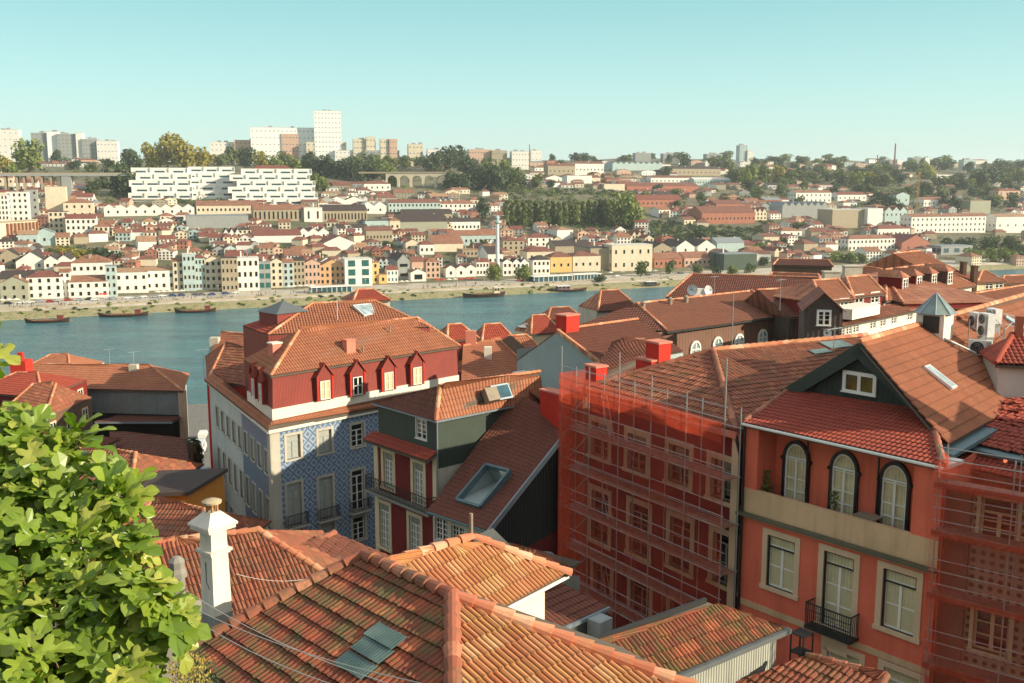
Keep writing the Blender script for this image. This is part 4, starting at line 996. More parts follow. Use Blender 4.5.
 for (px, py, h, lab, sd) in ((766.5, 497, 1.35, 'tall bushy plant in the left corner of the loggia', 3), (834, 506, 1.2, 'climbing plant beside the middle arched loggia door', 4)):
  p = GW(px, py, L - n * .5, R - n * .5); potted('potted_plant', rz_(p, zp0 + .12), h + .3, .3, lab, seed=sd)
 p = GW(868, 515, L - n * .5, R - n * .5); P = rz_(p, zp0 + .12); tb = thing('garden_table', 'small dark slatted table between the middle and right loggia doors', 'table', P)
 m = MB()
 for i in range(6): m.box((-.45, -.3 + i * .1, .98), (.45, -.22 + i * .1, 1.01), ax, o=P)
 m.box((-.43, -.28, .94), (.43, .26, .978), ax, o=P); m.build('tabletop', MATS['wood_grey'], tb)
 for sx_ in (-.4, .4):
  for sy in (-.25, .22):
   m = MB(); m.box((sx_ - .02, sy - .02, 0), (sx_ + .02, sy + .02, .94), ax, o=P); m.build('leg', MATS['dark_iron'], tb)
 def ac(P, a, w, h, d, label, fans=1, stand=.25):
  x = V((cos(a), sin(a), 0)); y = V((sin(a), -cos(a), 0)); X = (x, y, up); s = thing('air_conditioner', label, 'air conditioner', P, group='air conditioners on the orange house roof')
  m = MB(); m.box((-w / 2, -d / 2, stand), (w / 2, d / 2, stand + h), X, o=P); body = m.build('body', MATS['white_metal'], s)
  for k in range(fans):
   c = P + x * (-w * .12) + y * (d / 2) + up * (stand + h * ((k + .5) / fans)); r = min(w * .34, h / fans * .42); m = MB()
   N = 20; m.face([c + (x * cos(2 * pi * i / N) + up * sin(2 * pi * i / N)) * r + y * .012 for i in range(N)][::-1]); g_ = m.build('fan_grille', MATS['dark_frame'], body); m = MB()
   for rr in (.35, .65, 1.):
    for i in range(N): m.tube(c + y * .03 + (x * cos(2 * pi * i / N) + up * sin(2 * pi * i / N)) * r * rr, c + y * .03 + (x * cos(2 * pi * (i + 1) / N) + up * sin(2 * pi * (i + 1) / N)) * r * rr, .008, .008, 3, cap=False)
   m.build('guard', MATS['galvanised'], g_)
  m = MB(); m.box((w * .28, d / 2 + .003, stand + h * .1), (w * .46, d / 2 + .02, stand + h * .9), X, o=P); m.build('side_grille', MATS['grey_paint'], body)
  for sx_ in (-w * .38, w * .38):
   m = MB(); m.box((sx_ - .03, -d / 2, -.5), (sx_ + .03, d / 2, stand), X, o=P); m.build('bracket', MATS['galvanised'], s)
  return s
 af = atan2(-.75, .66) + .35
 for (px, py, w, h, d, lab, f, st) in ((979.5, 357, .95, .68, .36, 'white air conditioner unit with round fan facing the camera, lowest on the roof', 1, .1), (984, 357, .72, 1.05, .36, 'tall white air conditioner unit stacked right behind the lowest one', 2, .95), (992.5, 330, .8, .72, .36, 'white air conditioner unit higher up the roof beside the stacked one', 1, .35), (975.5, 331, .7, .8, .36, 'smaller white air conditioner unit behind the lantern near the ridge', 1, .1)):
  P = PL(px, py); ac(P, af if f == 1 and px < 985 and px > 977 else af - .9, w, h, d, lab, f, st)
 rl = thing('steel_rack', 'galvanised steel rack of posts and rails carrying the air conditioners', 'rack', PL(990, 345))
 for i, (px, py) in enumerate(((968, 343), (1003, 352), (1016, 338), (985, 330))):
  p = PL(px, py); m = MB(); m.tube(p, p + up * 1.1, .025, .025, 6); m.build('post', MATS['galvanised'], rl)
 a, b, c_ = PL(1003, 352), PL(1016, 338), PL(985, 330)
 for q0, q1 in ((a, b), (b, c_), (c_, a)):
  m = MB(); m.tube(q0 + up * 1.05, q1 + up * 1.05, .02, .02, 6); m.build('rail', MATS['galvanised'], rl)
  m = MB(); m.tube(q0 + up * .55, q1 + up * .55, .02, .02, 6); m.build('rail', MATS['galvanised'], rl)
 a, b = PL(1004, 319), PL(1030, 335); m = MB(); d = (b - a); q = d.normalized(); w = nn.cross(q); m.box((0, -.3, .05), (d.length, .3, .2), (q, w, nn), o=a); solo(m, 'roof_window', MATS['sky_glass'], 'long white roof window at the right edge behind the air conditioners', 'roof window')
 return dict(L=L, R=R, u=u, n=n, PL=PL, ez=ez)
OH = orange_house()
# -- netted house at the right edge
def right_house():
 R0 = OH['R']; n = OH['n']; up = V((0, 0, 1)); ez = 55.0
 A = rz_(R0, ez); B = G(1180, 523, ez); B = A + (B - A).normalized() * 9; u = (B - A).normalized(); n = V((u.y, -u.x, 0)); ax = (u, n, up)
 t = thing('netted_house', 'house with patterned tile facade and cream windows behind red netting at the right edge', 'house', (A.x, A.y, 40))
 A1, B1 = A - n * .35, B - n * .35
 d = dict(sm=CREAM, sw=.12, cols=2, rows=3, pm=MATS['dark_glass'], fm=CREAM, transom=.5, fw=.08)
 facade(t, A1, B1, 40, ez, MATS['lattice'], [(998.5, 499, 541, 1.15, d), (991, 612, 653, 1.15, dict(d, transom=0.)), (1078, 521, 565, 1.15, d), (1070, 640, 684, 1.15, d)], rm=CREAM, defaults=d)
 m = MB()
 for z0, z1 in ((GW(960, 487, A, B).z, ez), ): m.box((0, -.35, z0), (9, -.2, z1), ax, o=rz_(A, 0))
 m.box((0, -.35, 40), (.9, -.22, ez), ax, o=rz_(A, 0)); m.build('facade_trim', M_plaster('brown_facade_trim', C(150, 110, 88), .2), t)
 bk = V((.6, .8, 0)); back_walls(t, [B1, B1 + bk * 9, A1 + bk * 9, A1], 40, ez, BROWNR)
 e0, e1 = G(958, 441, ez + .35), G(1060, 463, ez + .35)
 r1, r0 = GY(1075, 352, 40.5), GY(992, 391, 42.5); r1.z = r0.z
 mb = MB(); tile_slope(mb, [e0, e1, r1, r0], rib=.23, row=.38, amp=.05, rough=.05); r = mb.build('roof', [T_RED, UNDER], t)
 c = MB(); ridge_caps(c, e0, r0, .12, .4); c.build('ridge_tiles', T_CAP_D, r)
 g = MB(); q = (e1 - e0).normalized(); w = V((q.y, -q.x, 0)); g.box((-.6, -.05, -.16), (9, .55, -.04), (q, w, up), o=e0); g.build('gutter', MATS['teal_flashing'], t)
 k = MB()
 e2, e3 = e0 + w * .5 - up * .3, e1 + w * .5 - up * .3
 tile_slope(k, [e2 + w * .7 - up * .3, e3 + w * .7 - up * .3, e3, e2], rib=.2, row=.3, amp=.05); k.build('roof', [T_RED, UNDER], t)['label'] = 'narrow tiled ledge under the teal gutter'
 b = thing('attic_block', 'pale grey attic block with red tiled cap at the right edge', 'rooftop block', (r0.x, r0.y, r0.z - 1))
 P = GY(997, 392, 41.5); v = V((.85, -.2, 0)).normalized(); w2 = V((-v.y, v.x, 0)); m = MB(); m.box((0, 0, -1.5), (4, 3, 1.25), (v, w2, up), o=P); m.build('wall', PALEG, b)
 z = P.z + 1.25; q0, q1 = rz_(P - v * .2 - w2 * .25, z), rz_(P + v * 4.2 - w2 * .25, z); q2, q3 = rz_(P + v * 4.2 + w2 * 2.4, z + .85), rz_(P + v * 1.0 + w2 * 2.4, z + .85)
 roof_part(b, [q0, q1, q2, q3], T_RED, [(q0, q3)], capm=T_RED, rib=.2, row=.32, amp=.05)
 mb = MB(); mb.slab([q3, rz_(P - v * .2 + w2 * 3.2, z), q0], .08); mb.build('roof', T_RED, b)
 ch = MB(); p = GY(1017, 352, 43.5); ch.box((-.15, -.15, -1), (.15, .15, 1.6), (v, w2, up), o=p); ch.build('chimney', M_plain('terracotta', C(150, 84, 58), .8), b)
 nn = (r1 - r0).cross(e0 - r0).normalized(); nn = nn if nn.z > 0 else -nn; rn = random.Random(3)
 for i in range(14):
  p = GPL(rn.uniform(985, 1022), rn.uniform(403, 424), e0, nn); a = rn.uniform(0, 3); x = V((cos(a), sin(a), rn.uniform(-.2, .2))).normalized(); y = nn.cross(x).normalized()
  m = MB()
  for j in range(4):
   c0, c1 = -.11 + j * .055, -.11 + (j + 1) * .055; f = lambda q: .06 * cos(q * 13)
   m.face([p + y * c0 + nn * (.1 + f(c0)) - x * .2, p + y * c1 + nn * (.1 + f(c1)) - x * .2, p + y * c1 + nn * (.1 + f(c1)) + x * .2, p + y * c0 + nn * (.1 + f(c0)) + x * .2])
  solo(m, 'loose_roof_tile', T_RED, 'loose curved roof tile lying in the disturbed patch at the right edge', 'roof tile', group='loose tiles on the right edge roof')
 s = thing('scaffolding', 'scaffolding with red netting in front of the patterned tile house at the right edge', 'scaffolding', (A.x, A.y, 40)); M = MATS['galvanised']
 pt = lambda x, o, z: rz_(A + u * x + n * o, z); zt = GW(950, 452, A, B).z
 Zd = [GW(950, y, A + n, B + n).z for y in (487, 536, 600, 672)]
 for x in (.12, 2.4, 4.7, 7.):
  for o in (.15, 1.0):
   m = MB(); m.tube(pt(x, o, 40), pt(x, o, zt + .3), .025, .025, 6); m.build('pole', M, s)
 for z in Zd:
  m = MB(); m.box((0, .1, z - .06), (7.2, 1.0, z), ax, o=rz_(A, 0)); m.box((0, 1.0, z - .05), (7.2, 1.03, z + .12), ax, o=rz_(A, 0)); m.build('deck', MATS['deck_wood'], s)
  for dz in (.45, .9, 1.3):
   m = MB(); m.tube(pt(0, 1.0, z + dz), pt(7.2, 1.0, z + dz), .02, .02, 6); m.build('ledger', M, s)
 f = MB(); nx, nz_ = 20, 26; fp = lambda i, j: pt(-.02 + i * .36, 1.08 + .07 * sin(i * 1.3 + j * .7) * (1 if j % 6 else .2), 40 + (zt - 40) * j / nz_); g = [[fp(i, j) for j in range(nz_ + 1)] for i in range(nx + 1)]
 for i in range(nx):
  for j in range(nz_): f.face([g[i][j], g[i + 1][j], g[i + 1][j + 1], g[i][j + 1]], smooth=True)
 f.build('netting', MATS['net'], s)
 f = MB(); z = 40
 for j in range(30):
  za, zb_ = 40 + (zt - 40) * j / 30, 40 + (zt - 40) * (j + 1) / 30; o = lambda q: .1 + .12 * sin(q * 1.9)
  f.face([pt(-.04, -.05, za), pt(.25 + o(j) * .6, .5 + o(j), za), pt(.25 + o(j + 1) * .6, .5 + o(j + 1), zb_), pt(-.04, -.05, zb_)], smooth=True)
 f.build('netting', MATS['net_dense'], s)
 for z in Zd:
  f = MB(); f.face([pt(.0, 1.12, z - .1), pt(7.2, 1.12, z - .1), pt(7.2, 1.12, z + .12), pt(.0, 1.12, z + .12)]); f.build('netting', MATS['net_dense'], s)
right_house()
# -- low roofs at the bottom
def low_roofs():
 up = V((0, 0, 1))
 z0 = 50.6
 a, b = G(672, 676, z0), G(786, 628, z0); u = (b - a).normalized()
 c, d = G(706, 600, z0 + 1.0), G(583, 644, z0 + 1.0)
 t = thing('low_shed', 'low shed with mossy old tile roof and white corrugated side under the scaffolding', 'shed', (b.x, b.y, 43))
 a2 = a - u * 1.5; d2 = d - u * .8
 roof_part(t, [a2, b, c, d2], M_tiles('very_mossy_tiles', (C(160, 84, 54), C(120, 62, 44), C(186, 108, 70)), moss=C(96, 86, 44), mossk=1.1, grime=.6, gs=1.2, tpu=2), rib=.16, row=.40, amp=.05, rough=.03)
 nv = V((u.y, -u.x, 0)); m = MB(); w0, w1 = a2 - nv * .25, b - nv * .25 - u * .15; m.face([rz_(w0, 42), rz_(w1, 42), rz_(w1, z0 - .1), rz_(w0, z0 - .1)]); m.build('wall', WHITEC, t)
 back_walls(t, [w1, rz_(c, 0) - u * .15, rz_(d2, 0), w0], 42, z0 - .1, CONC)
 g = MB(); g.box((-.1, -.02, -.14), ((b - a2).length + .1, .16, .02), (u, nv, up), o=a2 - up * .02); g.build('gutter', MATS['lead'], t)
 g = MB(); q = (c - d2).normalized(); w = V((-q.y, q.x, 0)); g.box((0, -.04, -.1), ((c - d2).length, .08, .07), (q, w, up), o=d2); g.build('flashing', MATS['dark_iron'], t)
 P = G(790, 640, 50.); fr = thing('metal_cage', 'small dark metal cage at the end of the white corrugated shed', 'cage', rz_(P, 48.4)); ax = (u, nv, up)
 for x in (0, .5):
  for y in (0, .5):
   m = MB(); m.box((x, y, 0), (x + .04, y + .04, 1.9), ax, o=rz_(P, 48.4)); m.build('post', MATS['dark_iron'], fr)
 for z in (.0, .6, 1.2, 1.85):
  m = MB(); m.box((0, 0, z), (.54, .54, z + .04), ax, o=rz_(P, 48.4)); m.build('shelf', MATS['dark_iron'], fr)
 z0 = 49.2; a, b = G(748, 690, z0), G(905, 712, z0); c, d = G(885, 677, z0 + .7), G(806, 656, z0 + .7)
 t = thing('low_house', 'low tiled roof at the bottom edge below the orange house', 'house', (a.x, a.y, 43))
 a_, b_ = G(735, 684, z0), G(860, 745, z0)
 roof_part(t, [a_, b_, c, d], T_OLD, [(b_, c), (d, c)], capm=T_CAP_D, rib=.2, row=.38, amp=.05, rough=.03); back_walls(t, [a_, b_, c, d, a_], 42, z0 - .1, CONC)
 z0 = 49.6; a, b = G(553, 632, z0), G(608, 607, z0); c, d = G(560, 583, z0 + .5), G(525, 600, z0 + .5)
 t = thing('lean_to', 'dark lean-to with brown tile roof and grey boxes behind the white gable wall', 'shed', (a.x, a.y, 43))
 roof_part(t, [a, b, c, d], T_BROWN, rib=.2, row=.36, amp=.04); back_walls(t, [a, b, c, d, a], 42, z0 - .1, M_plaster('grey_box', C(88, 92, 86), .2))
 m = MB(); q = (b - a).normalized(); w = V((q.y, -q.x, 0)); m.box((0, 0, -.1), ((b - a).length, .12, .03), (q, w, up), o=a); m.build('gutter', MATS['zinc'], t)
 m = MB(); p = G(600, 618, z0); m.box((-.35, -.3, -.9), (.35, .3, 0), (q, w, up), o=p); m.build('box', MATS['grey_paint'], t)
 z0 = 51.; q = [G(603, 655, z0 - .2), G(636, 653, z0 - .2), G(613, 637, z0 + .3), G(590, 641, z0 + .3)]
 m = MB(); m.slab(q, .06); g = solo(m, 'glass_hatch', MATS['teal_glass'], 'teal framed glass hatch beside the ridge of the bright tile roof', 'hatch')
 z0 = 50.2; a, b = G(500, 552, z0), G(565, 560, z0); c, d = G(548, 548, z0 + .4), G(482, 536, z0 + .8)
 t = thing('outbuilding', 'small outbuilding with worn orange tile roof behind the foreground ridge', 'outbuilding', (a.x, a.y, 44))
 a, b, c, d = G(468, 556, z0), G(560, 574, z0), G(580, 561, z0 + .5), G(486, 536, z0 + .8)
 roof_part(t, [a, b, c, d], T_OLD, rib=.2, row=.38, amp=.04); back_walls(t, [a, b, c, d, a], 40, z0 - .1, CONC)
 P = G(546, 566, 49.8); m = MB(); m.lathe(P, [(.26, -.6), (.26, .42), (.32, .44), (.32, .5), (.0, .5)], 12); v = solo(m, 'roof_ventilator', MATS['lead'], 'round grey roof ventilator in the dark yard beside the scaffolding', 'ventilator')
low_roofs()
# -- left foreground: white chimney and old roofs
def left_foreground():
 up = V((0, 0, 1))
 Y = 23.; P = GY(217, 612, Y); P = rz_(P, P.z); t = thing('chimney', 'tall white plastered chimney with moulded cap and clay cowl in the left foreground', 'chimney', rz_(P, P.z - .8))
 a = radians(-38); x = V((cos(a), sin(a), 0)); y = V((-x.y, x.x, 0)); ax = (x, y, up); h = GY(217, 527, Y).z - P.z
 k = 31 * Y / 1000 / 2 / (abs(x.x) + abs(y.x)) * 1.0
 m = MB(); b0, b1 = k, k * .86
 lo = [P + x * sx * b0 + y * sy * b0 for sx, sy in ((-1, -1), (1, -1), (1, 1), (-1, 1))]; hi = [rz_(P + x * sx * b1 + y * sy * b1, P.z + h) for sx, sy in ((-1, -1), (1, -1), (1, 1), (-1, 1))]
 for i in range(4): m.face([lo[i], lo[(i + 1) % 4], hi[(i + 1) % 4], hi[i]])
 m.face(hi)
 z = h - .34
 for zz, e, hh in ((z - .3, .05, .05), (z - .25, .09, .07), (h - .02, .16, .09), (h + .07, .2, .05)): m.box((-b1 - e, -b1 - e, zz), (b1 + e, b1 + e, zz + hh), ax, o=P)
 e = b1 + .2; q = [rz_(P + x * sx * e + y * sy * e, P.z + h + .12) for sx, sy in ((-1, -1), (1, -1), (1, 1), (-1, 1))]; q2 = [rz_(P + x * sx * .14 + y * sy * .14, P.z + h + .4) for sx, sy in ((-1, -1), (1, -1), (1, 1), (-1, 1))]
 for i in range(4): m.face([q[i], q[(i + 1) % 4], q2[(i + 1) % 4], q2[i]])
 m.face(q2); m.build('shaft', WHITEP, t)
 m = MB(); m.box((-k * 1.06, -k * 1.06, -1.1), (k * 1.06, k * 1.06, .02), ax, o=P); m.build('base', M_plaster('grey_cement', C(150, 150, 142), .2), t)
 m = MB(); hz = h + .38; tp = P + up * hz
 for i in range(5): c = tp + V((cos(i * 1.256) * .12, sin(i * 1.256) * .12, 0)); m.tube(c, c + up * .24, .035, .035, 6)
 m.build('cowl_posts', M_plain('old_terracotta', C(178, 130, 92), .85, var=.3), t)
 m = MB(); m.lathe(tp, [(.05, .22), (.23, .22), (.24, .27), (.15, .31), (.06, .33), (0, .34)], 14); m.build('cowl', M_plain('lichen_terracotta', C(176, 158, 124), .9, var=.3), t)
 m = MB(); c = P + y * -(k * .9) + up * (h * .62); m.tube(c + x * -.02, c + x * -.02 - up * .5, .02, .02, 6); m.tube(c + x * -.02 - up * .5, c + x * .1 - up * .66, .02, .02, 6); m.build('hook', MATS['dark_iron'], t)
 ez = 50.6
 e0, e1 = G(150, 640, ez), G(330, 640, ez)
 A = G(149, 544, 52.2); B = G(258, 531, 52.2); Cc = G(345, 580, ez); u = (B - A).normalized()
 t2 = thing('tiled_house', 'old low house with patchy sunlit and mossy tile roof behind the white chimney', 'house', (A.x, A.y, 42))
 nrm = V((u.y, -u.x, 0)); D = rz_(A + nrm * 4.5, ez); E_ = rz_(B + nrm * 3.6 + u * 3.0, ez)
 roof_part(t2, [D, E_, B, A], T_OLD, [(A, B), (E_, B)], rib=.15, row=.42, amp=.05, rough=.03, cr=.14)
 mb = MB(); q = rz_(B - nrm * 3.6 + u * 3, ez); tile_slope(mb, [E_, q, B], rib=.22, row=.42, amp=.05); mb.slab([A, B, q, rz_(A - nrm * 3.6, ez)][::-1], .1, m=0); mb.build('roof', [T_OLD, UNDER], t2)
 back_walls(t2, [D, E_, q, rz_(A - nrm * 3.6, 0), D], 38, ez - .1, CONC)
 ez = 49.2; A, B = G(296, 557, 50.8), G(338, 534, 50.8); u = (B - A).normalized()
 B = GY(334, 534, 38.5); A = rz_(GY(283, 556, 36), B.z); u = (B - A).normalized(); nrm = V((u.y, -u.x, 0))
 t3 = thing('tiled_house', 'low house with shaded dark brown tile roof below the blue tiled building', 'house', (A.x, A.y, 38))
 ez = B.z - 1.5; e0 = rz_(A + nrm * 4.2 - u, ez); e1 = G(404, 566, ez); q = G(392, 558, ez)
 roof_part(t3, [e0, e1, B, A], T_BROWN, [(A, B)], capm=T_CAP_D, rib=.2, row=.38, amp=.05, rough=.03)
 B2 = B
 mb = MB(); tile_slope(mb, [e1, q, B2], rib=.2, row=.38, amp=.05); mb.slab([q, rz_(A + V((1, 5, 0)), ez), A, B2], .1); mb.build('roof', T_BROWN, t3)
 back_walls(t3, [e0 - nrm * .3, e1 - nrm * .3, rz_(q, 0), rz_(A + V((1, 5, 0)), 0), e0], 36, ez - .1, CONC)
 P = GY(178, 590, 25.); m = MB(); m.lathe(P, [(.2, -1.), (.2, .35), (.26, .37), (.26, .5), (.2, .62), (.22, .8), (.1, .92), (0, .94)], 8); solo(m, 'old_chimney', CONC, 'short weathered concrete chimney pot left of the white chimney', 'chimney')
 P = G(196, 607, 50.9 + 1.0); m = MB(); m.slab([P + V((cos(i * pi / 12) * .95, sin(i * pi / 12) * .55, 0)) for i in range(24)], .08); solo(m, 'round_slab', M_plaster('pale_slab', C(176, 164, 140), .2), 'pale round stone slab at the foot of the white chimney', 'slab')
 for i, (x0, y0, Y0, x1, y1, Y1) in enumerate(((150, 585, 22, 420, 683, 14), (158, 592, 22, 350, 690, 14), (170, 580, 22, 410, 690, 14.5), (236, 574, 23, 330, 571, 30))):
  a, b = GY(x0, y0, Y0), GY(x1, y1, Y1); m = MB(); pts = [a + (b - a) * k / 12 - up * (.25 * 4 * (k / 12) * (1 - k / 12)) for k in range(13)]; m.path(pts, .008, 4)
  solo(m, 'overhead_wire', M_plain('pale_wire', C(190, 186, 176), .5), ['pale wire, highest of the three over the mossy foreground roof', 'pale wire, lowest of the three over the mossy foreground roof', 'pale wire, middle of the three over the mossy foreground roof', 'thin cable stretched from the white chimney over the old roof'][i], 'wire')
left_foreground()
def add_windows(t, a, b, ztop, n, floors, fm='white_paint'):
 u = rz_(b - a, 0).normalized(); L = rz_(b - a, 0).length
 for f in range(floors):
  for i in range(n): window(t, rz_(a, ztop - 2.3 - f * 3.1) + u * L * (i + .5) / n, u, 1.05, 1.45, sm=STONE, sw=.14, cols=2, rows=2, pm=MATS['dark_glass'], fm=MATS[fm], recess=-.03)
# -- riverside sheds at the left, yellow house, street
def left_mid():
 up = V((0, 0, 1)); z = 43.5
 Ya = 118.; e0, e1 = GY(40, 393, Ya), GY(183, 386, Ya - 2); ez = (e0.z + e1.z) / 2; e0.z = e1.z = ez
 r0, r1 = GY(40, 368, Ya + 5), GY(150, 362.5, Ya + 4); r0.z = r1.z = ez + 2.0
 t = thing('warehouse', 'old riverside warehouse with orange tile roof and grey corrugated sheet walls', 'warehouse', (e0.x, e0.y, 26))
 roof_part(t, [e0, e1, r1, r0], T_ORANGE, [(r0, r1), (e1, r1)], rib=.28, row=.5, amp=.06)
 q1 = rz_(GY(189.5, 372, Ya + 9), ez); q0 = rz_(e0 + V((0, 12, 0)), ez); roof_part(t, [e1, q1, r1], T_ORANGE, rib=.28, row=.5, amp=.06)
 mb = MB(); mb.slab([r0, r1, q1, q0][::-1], .1); mb.build('roof', T_ORANGE_S, t)
 g = [GY(43, 395, Ya - 3), GY(128, 392, Ya - 4)]
 A = MB(); i0, i1 = e0 + V((0, .4, 0)), e1 + V((-.5, .4, 0)); zb = zat(412, Ya)
 A.face([rz_(i0, zb), rz_(i1, zb), rz_(i1, ez), rz_(i0, ez)]); A.build('wall', GREYC, t)
 j0, j1 = rz_(i0, 0), rz_(i1, 0); B = MB(); B.face([rz_(j0, 26), rz_(j1, 26), rz_(j1, zb), rz_(j0, zb)]); B.build('wall', MATS['void_shade'], t)['label'] = 'dark sheet for the shade of the open lower storey'  # flat black sheet drawn for the shade inside the open storey
 back_walls(t, [j1, rz_(q1, 0) + V((-.5, 0, 0)), rz_(q0, 0), j0], 26, ez - .1, PALEG)
 m = MB(); p = rz_(i1, 0); m.box((-.2, -.25, 26), (.6, .4, ez), o=p); m.build('corner_pier', M_plaster('pale_brick_pier', C(196, 168, 140), .2), t)
 l0, l1 = GY(95, 424, Ya - 5), GY(172, 419.5, Ya - 5); l0.z = l1.z = (l0.z + l1.z) / 2; m0, m1 = rz_(l0 + V((1, 4.6, 0)), zb - .3), rz_(l1 + V((0, 4.6, 0)), zb - .3)
 roof_part(t, [l0, l1, m1, m0], T_BROWN, rib=.28, row=.5, amp=.05, label='lower lean-to roof')
 m = MB(); m.box((0, 0, -.2), ((l1 - l0).length, .15, 0), ((l1 - l0).normalized(), V((0, -1, 0)), up), o=l0); m.build('gutter', MATS['zinc'], t)
 P = GY(63, 386, Ya + 1); m = MB(); m.lathe(P, [(1.3, -.8), (1.3, .6), (1.15, .75), (1.15, .9), (0, 1.)], 14); solo(m, 'roof_turret', M_plaster('old_plaster_turret', C(190, 170, 146), .3), 'squat round plastered turret on the roof of the grey warehouse', 'turret')
 P = GY(134, 370, Ya + 3); m = MB(); m.box((-.5, -.4, -.6), (.5, .4, .7), o=P); c = solo(m, 'chimney', WHITE2, 'small square chimney on the right part of the warehouse roof', 'chimney')
 for (x0, x1, ye, yr, Y, dz, mt, wm, lab) in ((18, 70, 371, 353, 135, 1.7, T_ORANGE, WHITE2, 'orange roofed riverside house with a red dormer at the far left'), (-30, 42, 392, 366, 108, 1.5, T_RED, RED, 'red walled house with hipped roof half hidden by the fig tree'), (2, 44, 412, 376, 100, 2.2, T_OLD, BROWNR, 'house with old brown hipped roof just above the fig leaves')):
  a, b = GY(x0, ye, Y), GY(x1, ye - 3, Y - 3); b.z = a.z; r = (a + b) / 2 + V((0, 5, dz)); r = (r + V((-1.2, 0, 0))), (r + V((1.2, 0, 0)))
  bk = V((.5, 10, 0)); t_ = thing('riverside_house', lab, 'house', rz_(a, 25))
  roof_part(t_, [a, b, r[1], r[0]], mt, [(a, r[0]), (b, r[1]), (r[0], r[1])], rib=.28, row=.45, amp=.05); roof_part(t_, [b, b + bk, r[1]], mt, rib=.28, row=.45, amp=.05); mb = MB(); mb.slab([b + bk, a + bk, r[0], r[1]], .1); mb.slab([a + bk, a, r[0]], .1); mb.build('roof', T_ORANGE_S, t_)
  i = V((.3, .3, 0)); back_walls(t_, [a + i, b + V((-.3, .3, 0)), b + bk, a + bk, a + i], 24, a.z - .05, wm); add_windows(t_, a + i, b + V((-.3, .3, 0)), a.z, 3, 4); add_windows(t_, b + V((-.3, .3, 0)), b + bk, a.z, 3, 4)
 p = GY(22, 372, 128); m = MB(); m.box((-1, -1, -1), (1, 1, 1.6), o=p); m.box((-.3, -.3, 1.6), (.3, .3, 2.6), o=p); solo(m, 'chimney', REDCH, 'red chimney with a pale flue at the far left riverside roofs', 'chimney')
 Y = 88; a, b = GY(110, 470, Y - 6), GY(190, 464, Y - 6); b.z = a.z; r0, r1 = GY(110, 440, Y + 2), GY(186, 447, Y); r1.z = r0.z = max(r0.z, a.z + 1.2)
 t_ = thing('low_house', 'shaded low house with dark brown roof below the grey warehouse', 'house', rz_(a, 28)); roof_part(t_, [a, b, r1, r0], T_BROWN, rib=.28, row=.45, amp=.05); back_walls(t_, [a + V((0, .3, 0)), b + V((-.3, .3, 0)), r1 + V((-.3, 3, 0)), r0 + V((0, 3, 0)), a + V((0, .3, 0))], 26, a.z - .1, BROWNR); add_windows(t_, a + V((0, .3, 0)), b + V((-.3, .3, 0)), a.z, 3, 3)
 Y = 62; a, b = GY(135, 494, Y), GY(186, 488, Y + .5); b.z = a.z = (a.z + b.z) / 2; t_ = thing('yellow_house', 'ochre yellow house with flat dark roof edge between fig tree and white chimney', 'house', rz_(a, 30))
 back_walls(t_, [a, b, b + V((1, 5, 0)), a + V((0, 5, 0)), a], 30, a.z - .25, YELLOW)
 m = MB(); o_ = V((0, 0, 0)); m.slab([a + V((-.2, -.4, .0)), b + V((.3, -.4, 0)), b + V((1.3, 5, 0)), a + V((-.2, 5, 0))], .25); m.build('roof', M_plain('shaded_brown_roof', C(66, 54, 46), .9), t_)  # roof colour darkened to carry the shadow lying on a brown roof
 p = GY(150, 500, Y); add_windows(t_, a, b, a.z, 2, 3, 'dark_frame')
 q = MB(); q.slab([GY(150, 487, 66), GY(195, 482, 66), GY(188, 466, 75), GY(150, 468, 75)], .15); solo(q, 'glass_canopy', MATS['blue_glass'], 'blue grey glass canopy roof behind the ochre yellow house', 'canopy')
 cols = [C(206, 208, 204), C(70, 110, 140), C(222, 220, 210), C(90, 96, 100)]
 def van(P, rz, col, L, Wd, Hh, label, cat='van'):
  v = thing('parked_van', label, cat, P, rz=0); x = V((cos(rz), sin(rz), 0)); y = V((-x.y, x.x, 0)); ax = (x, y, up); m = MB()
  pr = [(-L / 2, .35), (L / 2, .35), (L / 2, Hh * .5), (L * .42, Hh * .56), (L * .28, Hh), (-L / 2 + .1, Hh), (-L / 2, Hh * .9)]
  for s_ in (-1, 1):
   q = [P + x * a + up * b + y * (s_ * Wd / 2 * (1 if b < Hh * .7 else .9)) for a, b in pr]; m.face(q if s_ < 0 else q[::-1])
  for i in range(len(pr)):
   (a, b), (c, d) = pr[i], pr[(i + 1) % len(pr)]; wa, wb = Wd / 2 * (1 if b < Hh * .7 else .9), Wd / 2 * (1 if d < Hh * .7 else .9)
   m.face([P + x * a + up * b - y * wa, P + x * a + up * b + y * wa, P + x * c + up * d + y * wb, P + x * c + up * d - y * wb])
  bo = m.build('body', M_plain('van_paint_%d' % int(col[0] * 999), col, .35, var=.03), v)
  m = MB(); m.box((-L * .3, -Wd * .47, Hh * .6), (L * .26, Wd * .47, Hh * .88), ax, o=P + y * 0); m.build('side_windows', MATS['dark_glass'], bo)
  m = MB(); m.face([P + x * (L * .41) + up * (Hh * .6) + y * (Wd * .4) + V((0, 0, .02)), P + x * (L * .41) + up * (Hh * .6) - y * (Wd * .4) + V((0, 0, .02)), P + x * (L * .3) + up * (Hh * .96) - y * (Wd * .37) + V((0, 0, .02)), P + x * (L * .3) + up * (Hh * .96) + y * (Wd * .37) + V((0, 0, .02))]); m.build('windscreen', MATS['dark_glass'], bo)
